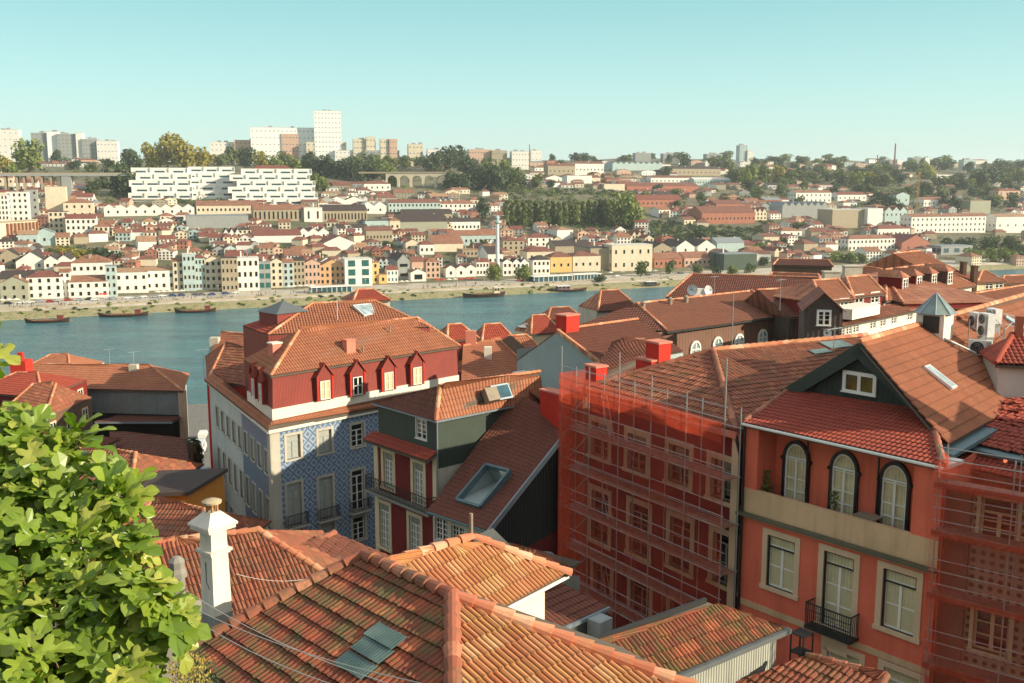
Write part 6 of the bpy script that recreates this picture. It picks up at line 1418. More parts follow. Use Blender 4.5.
def terrain():
 t = NT('hillside_ground'); a = t.noise(.02, detail=5); b = t.noise(.15, detail=4)
 col = t.mix(t.ramp(a, .35, .65), C(74, 80, 44), C(112, 104, 74)); col = t.mix(t.math('MULTIPLY', t.ramp(b, .4, .7), .6), col, C(120, 110, 92))
 mg = t.bsdf(col, .95)
 t = NT('river_bank_grass'); a = t.noise(.25, detail=5); b = t.noise(.9, detail=3)
 mgr = t.bsdf(t.mix(t.ramp(b, .4, .65), t.mix(t.ramp(a, .38, .6), C(134, 126, 94), C(92, 104, 56)), C(156, 142, 106)), .95)
 t = NT('quay_paving'); a = t.noise(.12, detail=5); b = t.noise(.8, detail=3)
 mq = t.bsdf(t.mix(t.ramp(a, .3, .7), t.mix(t.ramp(b, .3, .7), C(186, 176, 154), C(204, 194, 172)), C(150, 142, 126)), .9)
 ss = [-2, 0, 10, 13, 30, 48, 62, 90, 120, 150, 185, 220, 250, 290, 330, 380, 420, 470, 520, 580, 640, 700, 780, 860, 950, 1060, 1200, 1400, 1700, 2200, 3200, 6000]
 ts = [-1400 + 40 * i for i in range(110)]
 gm, qm, mm = MB(), MB(), MB()
 for s0, s1 in zip(ss, ss[1:]):
  tgt = gm if s1 <= 10 else (qm if s1 <= 48 else mm)
  for t0, t1 in zip(ts, ts[1:]):
   q = []
   for s_, t_ in ((s0, t0), (s0, t1), (s1, t1), (s1, t0)):
    x, y = BE.x * t_ + BN.x * (s_ + BC), BE.y * t_ + BN.y * (s_ + BC); q.append(V((x, y, hG(x, y))))
   tgt.face(q, smooth=True)
 tag(gm.build('river_bank', mgr, merge=True), 'grassy sloping river bank', kind='structure'); tag(qm.build('promenade', mq, merge=True), 'paved riverside promenade', kind='structure'); tag(mm.build('hillside', mg, merge=True), 'hillside across the river', kind='structure')
terrain()
FROOF = {'o': M_tiles('far_orange_roof', (C(156, 106, 76), C(136, 86, 62), C(172, 126, 96)), grime=.6, gs=.25), 'r': M_tiles('far_red_roof', (C(136, 74, 58), C(116, 62, 48), C(148, 90, 70)), grime=.5, gs=.25),
         'b': M_tiles('far_brown_roof', (C(134, 84, 64), C(112, 66, 50), C(156, 104, 80)), grime=.6, gs=.25), 'd': M_tiles('far_dark_roof', (C(66, 52, 46), C(54, 44, 40), C(80, 64, 54)), grime=.5, gs=.25),
         'g': M_plain('far_grey_roof', C(128, 134, 134), .7), 't': M_tiles('far_tan_roof', (C(176, 136, 100), C(150, 112, 80), C(192, 154, 120)), grime=.5, gs=.25), 'w': M_plain('far_white_roof', C(200, 196, 184), .8)}
FW = lambda nm, c: M_plaster('far_' + nm, c, .12, dirtk=.25)
FWALL = {'w': FW('white', C(226, 222, 210)), 'c': FW('cream', C(212, 198, 170)), 'y': FW('yellow', C(214, 176, 108)), 'p': FW('pink', C(200, 164, 140)), 's': FW('stone', C(164, 150, 124)), 'g': FW('grey', C(150, 152, 146)), 'o': FW('orange', C(206, 160, 112)),
         't': FW('teal', C(172, 190, 184)), 'b': FW('brick', C(166, 106, 84)), 'm': FW('moss', C(158, 158, 134)), 'v': FW('green', C(70, 84, 70)), 'x': FW('bright_white', C(238, 236, 228))}
WN = {'x': 'white', 'w': 'white', 'c': 'cream', 'y': 'yellow', 'p': 'pink', 's': 'stone', 'g': 'grey', 'o': 'orange', 't': 'pale teal', 'b': 'brick', 'm': 'moss grey', 'v': 'dark green'}
RN = {'o': 'orange roof', 'r': 'red roof', 'b': 'brown roof', 'd': 'dark roof', 'g': 'grey roof', 't': 'tan roof', 'w': 'pale flat roof'}
_fw = {}
def far_win(w, h, kind='d'):
 k = (round(w, 1), round(h, 1), kind)
 if k not in _fw:
  m = MB(); y = -.05; m.face([V((-w / 2, y, 0)), V((w / 2, y, 0)), V((w / 2, y, h)), V((-w / 2, y, h))], m=0)
  e = .13; m.box((-w / 2 - e, -.09, -e), (-w / 2, .02, h + e), m=1); m.box((w / 2, -.09, -e), (w / 2 + e, .02, h + e), m=1); m.box((-w / 2, -.09, h), (w / 2, .02, h + e), m=1); m.box((-w / 2, -.14, -e), (w / 2, .02, 0), m=1)
  _fw[k] = m.mesh('window', [MATS[{'d': 'dark_glass', 't': 'teal_glass', 's': 'blue_glass', 'f': 'grey_paint'}[kind]], FWALL['w'] if kind in 'sf' else FWALL['s']])
 return _fw[k]
def far_house(px0, px1, pyb, pye, roof='gable', wall='w', rc='o', label='', floors=2, cols=4, depth=None, rh=None, ang=None, name='house', cat='house', group=None, wk='d', Y=None, side=True, wh=None, ww=None, lift=0.):
 """house on the far bank: its base meets the ground where the photo shows it"""
 pc = (px0 + px1) / 2; P = hit(pc, pyb) if Y is None else GY(pc, pyb, Y)
 if Y is not None: P = V((P.x, P.y, P.z))
 a = ang if ang is not None else atan2(BE.y, BE.x) * .75
 w = (px1 - px0) * P.y / F / max(.5, cos(a)); h = (pyb - pye) * P.y / F; d = depth or min(16, max(7, w * .8)); ov = .35
 t = thing(name, label, cat, P, group=group, rz=a)
 zb = -9.; hw = w / 2; rh = rh if rh is not None else min(3.2, .22 * min(w, d) + .7)
 B = [V((-hw, 0, zb)), V((hw, 0, zb)), V((hw, d, zb)), V((-hw, d, zb))]; T = [V((p.x, p.y, h)) for p in B]
 wm, rm = FWALL[wall], FROOF[rc]; m = MB(); r = MB()
 for i in range(4): j = (i + 1) % 4; m.face([B[i], B[j], T[j], T[i]])
 e = [V((-hw - ov, -ov, h)), V((hw + ov, -ov, h)), V((hw + ov, d + ov, h)), V((-hw - ov, d + ov, h))]
 def rf(p, tiles=True):
  p = [V(q) for q in p]; t_ = (p[1] - p[0]).normalized(); n = (p[1] - p[0]).cross(p[2] - p[0]).normalized(); b = n.cross(t_)
  r.face(p, [(((q - p[0]).dot(t_)) / .5, ((q - p[0]).dot(b)) / .8) for q in p])
 if roof == 'flat':
  m.face([V((p.x, p.y, h - .4)) for p in T]); r.box((-hw - .15, -.15, h - .1), (hw + .15, d + .15, h + .25))
 elif roof == 'hip':
  k = min(hw, d / 2) * .95
  if hw > d / 2: a0, a1 = V((-hw + k, d / 2, h + rh)), V((hw - k, d / 2, h + rh)); rf([e[0], e[1], a1, a0]); rf([e[1], e[2], a1]); rf([e[2], e[3], a0, a1]); rf([e[3], e[0], a0])
  else: a0, a1 = V((0, k, h + rh)), V((0, d - k, h + rh)); rf([e[0], e[1], a0]); rf([e[1], e[2], a1, a0]); rf([e[2], e[3], a1]); rf([e[3], e[0], a0, a1])
 elif roof == 'gable':
  a0, a1 = V((-hw - ov, d / 2, h + rh)), V((hw + ov, d / 2, h + rh)); rf([e[0], e[1], a1, a0]); rf([e[2], e[3], a0, a1])
  m.face([T[1], T[2], V((hw, d / 2, h + rh - .1))]); m.face([T[3], T[0], V((-hw, d / 2, h + rh - .1))])
 elif roof == 'front':      # gable faces the river
  a0, a1 = V((0, -ov, h + rh)), V((0, d + ov, h + rh)); rf([e[1], e[2], a1, a0]); rf([e[3], e[0], a0, a1]); m.face([T[0], T[1], V((0, 0, h + rh - .1))]); m.face([T[2], T[3], V((0, d, h + rh - .1))])
 elif roof.startswith('saw'):
  n = int(roof[3:]); s_ = w / n
  for i in range(n):
   x0 = -hw + i * s_; x1 = x0 + s_; xm = (x0 + x1) / 2; A0, A1 = V((xm, -ov, h + rh)), V((xm, d + ov, h + rh))
   rf([V((x1, -ov, h)), V((x1, d + ov, h)), A1, A0]); rf([V((x0, d + ov, h)), V((x0, -ov, h)), A0, A1]); m.face([V((x0, 0, h)), V((x1, 0, h)), V((xm, 0, h + rh - .05))]); m.face([V((x1, d, h)), V((x0, d, h)), V((xm, d, h + rh - .05))])
 elif roof == 'shed': A0, A1 = V((-hw - ov, d + ov, h + rh)), V((hw + ov, d + ov, h + rh)); rf([e[0], e[1], A1, A0]); m.face([T[1], T[2], V((hw, d, h + rh))]); m.face([V((-hw, d, h + rh)), T[3], T[0]]); m.face([T[2], T[3], V((-hw, d, h + rh)), V((hw, d, h + rh))])
 o = bpy.data.objects.new('wall', m.mesh('wall', wm)); COL.objects.link(o); o.parent = t
 o = bpy.data.objects.new('roof', r.mesh('roof', rm)); COL.objects.link(o); o.parent = t
 rq = random.Random(int(px0 * 7 + pyb * 13))
 if Y is None and w > 6:
  for k in range(rq.randint(0, 2)):
   c = MB(); x, y = rq.uniform(-hw * .7, hw * .7), rq.uniform(.25, .8) * d; c.box((x - .4, y - .4, h), (x + .4, y + .4, h + rh * .9 + .9)); q = bpy.data.objects.new('chimney', c.mesh('chimney', FWALL[rq.choice('wcsb')])); COL.objects.link(q); q.parent = o
 if Y is not None and w > 14:
  for k in range(2):
   c = MB(); x, y = rq.uniform(-hw * .7, hw * .5), d * .5; c.box((x, y - 3, h), (x + 5, y + 3, h + rq.uniform(1.8, 3.2))); q = bpy.data.objects.new('roof_plant', c.mesh('roof_plant', FWALL['g'])); COL.objects.link(q); q.parent = o
 if floors and cols:
  fh = h / floors; w_ = ww or min(1.3, w / cols * .4); h_ = wh or min(1.9, fh * .5); me = far_win(w_, h_, wk)
  for f in range(floors):
   for c in range(cols): inst('window', me, t, (-hw + w * (c + .5) / cols, 0, fh * f + (fh - h_) * .45 + .2))
  if side and P.x > 60 * 1:
   for f in range(floors):
    for c in range(min(3, int(d / 4))): inst('window', me, t, (-hw, d * (c + .5) / min(3, int(d / 4)), fh * f + (fh - h_) * .45 + .2), rz=-pi / 2)
 return t
Q = [
 (3, 27, 302, 283, 'front', 'm', 'o', 2, 3, 'green grey house with ornate front gable, first house on the far quay', dict(rh=3.5)),
 (30, 61, 299, 277, 'hip', 'w', 'r', 3, 4, 'white three storey quay house with red hipped roof beside the green grey gable', dict(rh=3)),
 (61.5, 71, 298, 273, 'gable', 'w', 'o', 4, 2, 'narrow four storey white quay house left of the low white house', {}),
 (71.5, 107, 298, 282, 'gable', 'w', 'o', 2, 5, 'low white quay house with orange roof and red awning', dict(rh=3)),
 (75, 110, 286, 263, 'hip', 'w', 'o', 2, 6, 'white building with orange hipped roof behind the low white quay house', dict(rh=4)),
 (107.5, 117, 297, 266, 'flat', 't', 'g', 4, 2, 'narrow pale teal quay house next to the arcaded building', {}),
 (117.5, 147, 293, 272, 'gable', 'w', 't', 2, 4, 'left half of the long white arcaded quay building', dict(rh=2)),
 (147.5, 174, 291, 271, 'gable', 'w', 't', 2, 4, 'right half of the long white arcaded quay building', dict(rh=2)),
 (174.5, 184, 291, 262, 'gable', 'c', 'o', 4, 2, 'narrow cream quay house right of the arcaded building', {}),
 (184.5, 196, 291, 254, 'flat', 't', 'w', 4, 3, 'pale teal tall quay house with white ornate top storey', {}),
 (196.5, 206, 290, 258, 'hip', 't', 'r', 4, 3, 'pale teal tall quay house with orange red roof', {}),
 (206.5, 222, 290, 260, 'front', 'c', 'o', 4, 3, 'cream quay house with yellow painted bays left of the big stone block', {}),
 (223, 238, 292, 258, 'flat', 's', 'd', 4, 4, 'weathered stone side block of the big quay corner building', {}),
 (238.5, 259, 291, 258, 'flat', 'w', 'w', 3, 4, 'big white three storey quay corner building with tall windows', dict(wh=2.6)),
 (259.5, 271, 290, 262, 'flat', 'g', 'g', 3, 2, 'quay building clad in dark teal glass', dict(wk='t', ww=2.8, wh=3.0)),
 (271.5, 283.5, 288, 262, 'front', 'c', 'r', 4, 2, 'cream quay house with red front gable right of the teal glass', {}),
 (284, 294, 288, 263, 'gable', 't', 'o', 4, 2, 'pale teal quay house with bay windows', {}),
 (294.5, 305, 287, 261, 'gable', 's', 'd', 4, 3, 'narrow stone coloured quay house with many windows', {}),
 (305.5, 320.5, 286, 263, 'front', 'p', 'r', 3, 4, 'pale pink quay house with three windows under its gable', {}),
 (321, 345, 285, 266, 'front', 'o', 'o', 3, 5, 'orange ochre quay house with wide front gable', dict(rh=4)),
 (346, 372, 286, 259, 'flat', 'w', 'w', 3, 2, 'modern white quay building with large green glass bays', dict(wk='t', ww=4.2, wh=3.6)),
 (372.5, 379, 284, 263, 'flat', 'y', 'o', 3, 1, 'narrow yellow quay house right of the green glass bays', {}),
 (379.5, 387, 284, 275, 'flat', 'y', 't', 1, 1, 'low bright yellow quay house', {}),
 (387.5, 398, 283, 270, 'gable', 'w', 'r', 2, 3, 'white quay house with teal doors beside the low yellow house', dict(wk='s')),
 (398, 410, 280, 261, 'front', 'g', 'd', 2, 1, 'tall grey gabled warehouse with dark glazed gable', dict(rh=4.5, ww=5, depth=26)),
 (411, 426, 282, 273, 'front', 'w', 'o', 1, 1, 'low white and orange boathouse on the quay', dict(ww=5, wh=3)),
 (426.5, 440, 279, 262, 'hip', 'p', 'o', 3, 3, 'pink quay house with orange hipped roof', {}),
 (446, 456, 278, 269, 'front', 'w', 'b', 1, 1, 'white gabled restaurant shed, leftmost of the three', {}),
 (456.3, 466, 277.6, 268.6, 'front', 'w', 'b', 1, 1, 'white gabled restaurant shed, middle of the three', {}),
 (466.3, 476, 277, 268, 'front', 'w', 'b', 1, 1, 'white gabled restaurant shed, right of the three', {}),
 (476.5, 489, 276, 262, 'gable', 'w', 'r', 2, 4, 'white two storey quay house with red roof left of the white tower', {}),
 (503, 512, 276, 262, 'front', 'w', 'd', 2, 2, 'white gabled quay house right of the white tower', {}),
 (512.5, 529, 276, 263, 'saw2', 'w', 'd', 2, 4, 'twin gabled white quay house with dark roof', {}),
 (533, 550, 275, 260, 'hip', 'w', 'd', 2, 4, 'white quay house with dark hipped roof and dark doors', {}),
 (550.5, 572, 272.5, 257, 'hip', 'y', 'b', 1, 3, 'pale yellow warehouse with brown hipped roof, left one', {}),
 (572.5, 601, 271.5, 256, 'hip', 'c', 'b', 1, 4, 'pale yellow warehouse with long bays, right one', {}),
 (590, 611, 270, 248, 'flat', 's', 'd', 0, 0, 'plain side wing of the monumental cream building', dict(depth=30)),
 (611, 653, 271, 245, 'flat', 'c', 'w', 2, 5, 'monumental cream building with pediment and corner statues on the quay', dict(wh=2.6)),
 (653.5, 683, 268, 259, 'gable', 'b', 'o', 1, 6, 'long salmon brick building right of the monumental cream building', dict(rh=4)),
 (683.5, 712, 267, 258, 'gable', 'p', 'o', 1, 6, 'pink building with arched windows continuing the brick one', dict(rh=4)),
 (712.5, 722, 268, 253, 'flat', 'v', 'd', 1, 1, 'dark green box building on the quay at the right', {}),
 (722.5, 758, 270, 254, 'flat', 'v', 'g', 0, 0, 'long green metal clad shed on the quay at the right', {}),
 (0, 18, 266, 256, 'front', 's', 'd', 1, 2, 'dark roofed lodge with cream gable, leftmost', dict(depth=30, rh=4)),
 (18.5, 45, 270, 262, 'front', 'w', 'd', 1, 2, 'dark roofed lodge with wide white gable and two windows', dict(depth=40, rh=6)),
 (45.5, 58, 271, 261, 'front', 'w', 'd', 1, 2, 'dark roofed lodge with narrow white gable, second from the left', dict(depth=40, rh=3)),
 (58.3, 71, 270, 260, 'front', 'w', 'd', 1, 2, 'dark roofed lodge with narrow white gable, third from the left', dict(depth=40, rh=3)),
 (3, 32, 287, 279, 'gable', 's', 'd', 0, 0, 'dark roofed shed behind the green grey gabled house', dict(depth=20, rh=4)),
 (36, 54, 246, 233, 'front', 't', 'g', 1, 1, 'pale blue grey gabled house under the retaining wall', dict(rh=3)),
 (20, 37, 247, 235, 'gable', 't', 't', 1, 3, 'pale teal house with tan roof left of the blue grey gable', {}),
 (51, 68, 234, 212, 'flat', 'c', 'd', 4, 4, 'cream hillside block with dark attic, left part', {}),
 (68.5, 95, 237, 219, 'gable', 'w', 'r', 3, 6, 'white hillside block with many windows under the terrace', {}),
 (95.5, 108, 238, 227, 'hip', 'c', 'o', 2, 3, 'cream house with orange roof right of the white hillside block', {}),
 (48, 66, 216, 187, 'flat', 'c', 't', 0, 0, 'cream cliff side tower house below the road bridge', dict(depth=12)),
 (66, 92, 218, 203, 'hip', 'c', 'o', 2, 4, 'cream house with orange roof right of the cliff side tower', {}),
 (0, 9, 226, 196, 'flat', 'w', 'w', 6, 3, 'white apartment block at the left edge, nearest one', {}),
 (9.5, 28, 222, 193, 'flat', 'w', 'w', 5, 4, 'white apartment block right of the left edge one', {}),
 (28.5, 38, 218, 190, 'hip', 'g', 'r', 4, 2, 'grey white apartment house with red roof beside the retaining wall', {}),
 (0, 13, 193, 178, 'gable', 'c', 'o', 2, 3, 'cream house with orange roof under the road bridge at the left edge', {}),
 (14, 36, 192, 183, 'gable', 'w', 'r', 1, 4, 'red roofed house just under the road bridge', {}),
 (110, 190, 216, 208, 'saw8', 'w', 't', 1, 10, 'row of white houses with zigzag gables below the terraces', dict(depth=10, rh=3)),
 (190, 246, 228, 216, 'flat', 'g', 'g', 0, 0, 'long pale grey windowless hall in the middle of the left hillside', dict(depth=30)),
 (200, 256, 214, 206, 'gable', 'c', 'o', 1, 14, 'long cream cellar building with orange roof and arcade', dict(depth=30, rh=4)),
 (256, 305, 221, 210, 'gable', 's', 'o', 1, 12, 'long stone hall with tall colonnade and orange roof', dict(depth=22, rh=4, wh=6)),
 (322, 366, 222, 211, 'gable', 's', 'd', 1, 14, 'long stone hall with dark roof and glazed colonnade', dict(depth=22, rh=5, wh=5)),
 (305, 322, 222, 208, 'flat', 'w', 'w', 1, 2, 'white link block between the two colonnaded halls', dict(wh=6)),
 (363, 386, 214, 206, 'saw2', 'w', 'w', 1, 2, 'white building with two big gables right of the dark roofed hall', dict(rh=4)),
 (390, 440, 213, 203, 'gable', 't', 'b', 2, 14, 'long pale teal building with brown roof in the middle of the hill', {}),
 (440, 476, 213, 204, 'hip', 'w', 'o', 2, 8, 'white building with orange roofs right of the long pale teal one', {}),
 (366, 390, 232, 221, 'flat', 't', 'd', 0, 0, 'pale blue white block with dark lettering on its front', dict(depth=10)),
 (390, 400, 232, 221, 'hip', 'c', 'o', 1, 2, 'cream annex with tan roof beside the lettered block', {}),
 (400, 447, 232, 222, 'gable', 'm', 'd', 0, 0, 'long dark roofed cellar right of the lettered block', dict(depth=26, rh=6)),
 (405, 452, 221, 214, 'gable', 's', 'd', 1, 10, 'dark roofed cellar standing above its longer twin', dict(depth=20, rh=4)),
 (450, 480, 232, 222, 'gable', 'w', 'd', 1, 8, 'white walled cellar with dark roof left of the dark tree', dict(rh=3)),
 (450, 497, 246, 236, 'gable', 't', 'o', 1, 10, 'long pale teal wall with orange roof left of the white tower', dict(rh=4, depth=16)),
 (367, 392, 243, 231, 'gable', 's', 'b', 1, 8, 'cream house with two floors below the lettered block', {}),
 (256, 300, 243, 236, 'gable', 'w', 'r', 0, 0, 'long red roofed cellar with three white gables, left part', dict(depth=24, rh=4)),
 (300, 328, 240, 232, 'saw3', 'w', 'r', 1, 3, 'cellar end with three small white gables in a row', dict(depth=24, rh=3)),
 (325, 355, 252, 243, 'front', 'w', 'r', 0, 0, 'wide white gabled cellar with broad red roof', dict(depth=40, rh=5)),
 (406, 420, 252, 243, 'front', 'c', 'o', 1, 2, 'cream house with small front gable above the quay centre', {}),
 (420, 434, 255, 245, 'hip', 'w', 'r', 1, 3, 'white house with red hip above the pink quay house', {}),
 (433, 463, 252, 244, 'gable', 'c', 'o', 0, 0, 'broad tan roofed shed above the restaurants', dict(depth=24, rh=6)),
 (463, 489, 257, 250, 'flat', 's', 't', 1, 7, 'stone building with row of dark openings above the restaurants', {}),
 (488, 503, 266, 254, 'gable', 'w', 'd', 1, 3, 'white building with black roof behind the white tower', dict(depth=24, rh=5)),
 (503, 524, 255, 241, 'flat', 's', 'b', 3, 4, 'weathered stone apartment house right of the white tower top', {}),
 (528, 553, 247, 238, 'hip', 'w', 'r', 2, 4, 'white house with red roof below the poplar row', {}),
 (527, 556, 262, 252, 'hip', 'c', 'r', 1, 3, 'cream house with brown red roof behind the dark hipped quay house', {}),
 (555, 592, 253, 246, 'gable', 's', 'd', 0, 0, 'black roofed shed left of the monumental cream building', dict(depth=20, rh=4)),
 (653, 672, 256, 248, 'front', 's', 'd', 1, 1, 'grey gabled warehouse behind the salmon building, left one', dict(depth=30, rh=4)),
 (676, 695, 254, 247, 'front', 'w', 'd', 1, 1, 'white gabled warehouse behind the salmon building, middle one', dict(depth=30, rh=5)),
 (697, 716, 253, 246, 'front', 'w', 'd', 1, 1, 'white gabled warehouse behind the salmon building, right one', dict(depth=30, rh=5)),
 (716, 745, 252, 243, 'gable', 't', 'g', 0, 0, 'long grey blue metal roofed shed behind the green shed', dict(rh=4)),
 (700, 757, 224, 213, 'gable', 'b', 'b', 1, 14, 'long brick cellar with brown roof on the right hillside', dict(depth=26, rh=6)),
 (715, 746, 211, 204, 'gable', 'b', 'b', 0, 0, 'smaller brick cellar above the long brick cellar', dict(depth=26, rh=4)),
 (636, 682, 207, 200, 'gable', 'b', 'r', 1, 10, 'brick red warehouse with orange red roof right of the yellow green tree', dict(rh=5)),
 (780, 830, 218, 206, 'saw7', 'g', 'g', 0, 0, 'grey metal warehouse with zigzag roof on the right', dict(rh=4, depth=24)),
 (830, 866, 228, 210, 'flat', 's', 'w', 0, 0, 'large concrete grey block on the right, darker half', dict(depth=24)),
 (866, 883, 229, 209, 'flat', 'w', 'w', 0, 0, 'pale end block right of the concrete grey block', dict(depth=24)),
 (883, 908, 226, 211, 'saw3', 't', 'r', 2, 5, 'pale teal building with three gables left of the long white building', dict(rh=4)),
 (905, 992, 233, 217, 'gable', 'w', 'o', 3, 17, 'very long white three storey building with rows of dark windows', dict(rh=3, depth=16)),
 (992.5, 1030, 233, 217, 'gable', 'w', 't', 1, 4, 'white end building right of the very long white one', dict(rh=3, depth=16)),
 (875, 912, 238, 229, 'hip', 'w', 'r', 1, 8, 'low white building with red roof in front of the very long white one', {}),
 (845, 898, 251, 239, 'hip', 'w', 'o', 2, 12, 'white two storey building with orange roof and strip windows at the right', dict(depth=14, rh=3)),
 (899, 932, 252, 243, 'front', 'b', 'r', 1, 2, 'brick red gabled hall right of the strip windowed building', dict(rh=7, depth=24)),
 (780, 803, 237, 231, 'hip', 'w', 'o', 1, 3, 'small white house with orange hipped roof left of the tree belt', {}),
 (938, 975, 255, 246, 'flat', 'g', 'g', 1, 3, 'modern grey pavilion with pale facade panel at the right', dict(wk='s', ww=6, wh=4)),
 (794, 833, 203, 193, 'gable', 'w', 'o', 2, 8, 'white house with red roof on the upper right slope', dict(rh=3)),
 (836, 868, 201, 195, 'gable', 'w', 'r', 1, 6, 'long white house with red roof on the upper right slope', {}),
 (787, 822, 190, 187, 'gable', 's', 'b', 1, 8, 'long low brown roofed barracks on the upper right slope', {}),
 (968, 992, 214, 201, 'flat', 'm', 't', 0, 0, 'ochre windowless block under the trees at the far right', {}),
 (996, 1022, 200, 191, 'hip', 'p', 'r', 2, 4, 'salmon villa with red roof at the far right', {}),
 (922, 945, 207, 200, 'gable', 'w', 'o', 1, 5, 'white and brown sheds behind the crane mast', {}),
 (935, 956, 181, 175, 'flat', 'w', 'w', 2, 5, 'flat white house on the upper right slope', {}),
 (895, 910, 205, 195, 'front', 't', 'd', 1, 2, 'teal grey gabled house left of the crane mast', {}),
 (575, 604, 175, 164, 'gable', 'w', 'b', 1, 8, 'long white walled hall on the ridge in the centre', dict(rh=3)),
 (548, 575, 176, 166, 'gable', 's', 'b', 1, 6, 'stone walled hall left of the white walled hall', {}),
 (612, 664, 170, 164, 'saw9', 't', 'g', 0, 0, 'pale warehouse with nine small zigzag gables on the ridge', dict(rh=3, depth=30)),
 (668, 722, 176, 169, 'gable', 's', 'd', 1, 12, 'dark roofed white walled warehouse on the central ridge', dict(rh=4, depth=30)),
 (650, 692, 184, 178, 'gable', 'w', 'b', 1, 10, 'low white warehouse below the dark roofed one', dict(rh=3)),
 (693, 732, 185, 180, 'gable', 't', 'w', 1, 14, 'white building with a long row of openings on the central slope', {}),
 (567, 592, 183, 176, 'flat', 'w', 'w', 0, 0, 'plain white block on the central slope', {}),
 (604, 625, 190, 184, 'flat', 'c', 't', 0, 0, 'plain cream wall building above the poplar row', {}),
 (546, 563, 183, 178, 'front', 'w', 'b', 1, 2, 'white gabled house on the central slope', {}),
 (626, 700, 192, 186, 'gable', 'b', 'b', 0, 0, 'long brown roofed warehouse above the poplar row', dict(rh=4, depth=24)),
 (365, 390, 191, 184, 'hip', 'w', 'b', 1, 5, 'white house with brown roof left of the arched viaduct', {}),
 (330, 362, 205, 200, 'saw2', 'w', 'r', 0, 0, 'white twin gabled house below the viaduct trees', {}),
]
SKY = [
 (0, 20, 162, 129, 'w', 6, 4, 'tall cream block at the left end of the skyline'), (34, 49, 158, 132, 'g', 9, 4, 'grey tower block with white edge, leftmost of the skyline trio'), (49.5, 59, 160, 131, 'x', 0, 0, 'blank white tower beside the grey trio block'),
 (60, 78, 156, 133, 'g', 9, 5, 'grey green tower block, middle of the skyline trio'), (78, 84, 157, 132, 'w', 0, 0, 'narrow white slab closing the middle tower block'), (84, 98, 156, 138, 'g', 7, 5, 'darker grey tower block, right of the skyline trio'), (99, 118, 158, 140, 'w', 4, 6, 'white and orange block right of the skyline trio'), (62, 75, 162, 149, 'w', 2, 2, 'small white block in front of the middle tower block'),
 (44, 70, 172, 163, 'p', 2, 4, 'pink house above the road bridge'), (212, 236, 153, 141, 'w', 5, 6, 'white slab block left of the long white hospital slab'), (236, 256, 150, 139, 'p', 5, 5, 'pinkish apartment block left of the long white slab'),
 (254, 318, 150, 127, 'x', 6, 20, 'long white slab building leading to the tall white tower'), (316, 341.5, 150, 111, 'x', 12, 8, 'tall white tower dominating the skyline'), (283, 299, 152, 133, 'p', 5, 5, 'orange brick block in front of the long white slab'), (266, 282, 153, 136, 't', 5, 4, 'pale teal block left of the orange brick block'), (308, 346, 157, 141, 'c', 5, 8, 'cream block at the foot of the tall white tower'), (336, 366, 160, 149, 'w', 4, 8, 'white blocks right of the tall white tower'),
 (354, 366, 150, 138, 'c', 5, 4, 'cream twin tower, first from the left'), (367, 376, 149, 136, 'c', 5, 3, 'cream twin tower, second from the left'), (366, 399, 160, 149, 'g', 4, 9, 'grey white block below the cream twin towers'), (381, 389, 149, 138, 'c', 5, 3, 'tan twin tower, third from the left'), (390, 397.5, 149, 138, 'p', 5, 3, 'tan twin tower, fourth from the left'), (409, 423, 153, 143, 'c', 4, 4, 'cream block right of the twin towers'), (428, 441, 154, 148, 'w', 3, 5, 'small white block left of the dark tree hill'),
 (469, 491, 156, 148, 'p', 3, 8, 'low pink block right of the dark tree hill'), (492, 507, 156, 149, 's', 3, 5, 'low brown block right of the pink one'), (512, 530, 157, 150, 'w', 3, 6, 'low white block left of the thin chimney on the central ridge'), (531, 542, 157, 149, 'w', 3, 3, 'small white block with gable on the central ridge'),
 (635, 651, 162, 151.5, 'g', 5, 6, 'grey apartment block standing above the zigzag warehouse'), (663, 673, 162, 152, 'g', 5, 4, 'narrow grey apartment block right of the zigzag warehouse'), (706, 722, 163, 152.5, 'g', 5, 6, 'hazy grey block left of the slim tower'), (739, 747, 164, 144, 't', 9, 3, 'slim pale tower on the right ridge'), (747, 753, 164, 149, 'w', 7, 2, 'lower half of the slim pale tower'), (724, 738, 165, 159, 'w', 2, 5, 'low white block left of the slim pale tower'), (754, 774, 165, 160, 'w', 2, 6, 'low white blocks right of the slim pale tower'),
 (812, 828, 169, 162, 'c', 3, 5, 'low cream block on the right skyline'), (838, 854, 168, 161, 't', 3, 5, 'low pale teal block on the right skyline'), (855, 868, 169, 162, 'p', 3, 4, 'low pink block on the right skyline'), (884, 896, 170, 158, 'g', 6, 4, 'grey tower block beside the tall brick chimney'), (896.5, 902, 170, 158, 'w', 0, 0, 'white end slab of the grey tower block by the chimney'), (911, 924, 170, 156, 'g', 7, 5, 'second grey tower block right of the tall brick chimney'), (924.3, 929, 170, 156, 'w', 0, 0, 'white end slab of the second grey tower block'), (963, 976, 163, 158, 't', 2, 4, 'small white block among trees on the right skyline'),
 (789, 800, 171, 166, 'w', 2, 4, 'small white house cluster on the right ridge'),
]
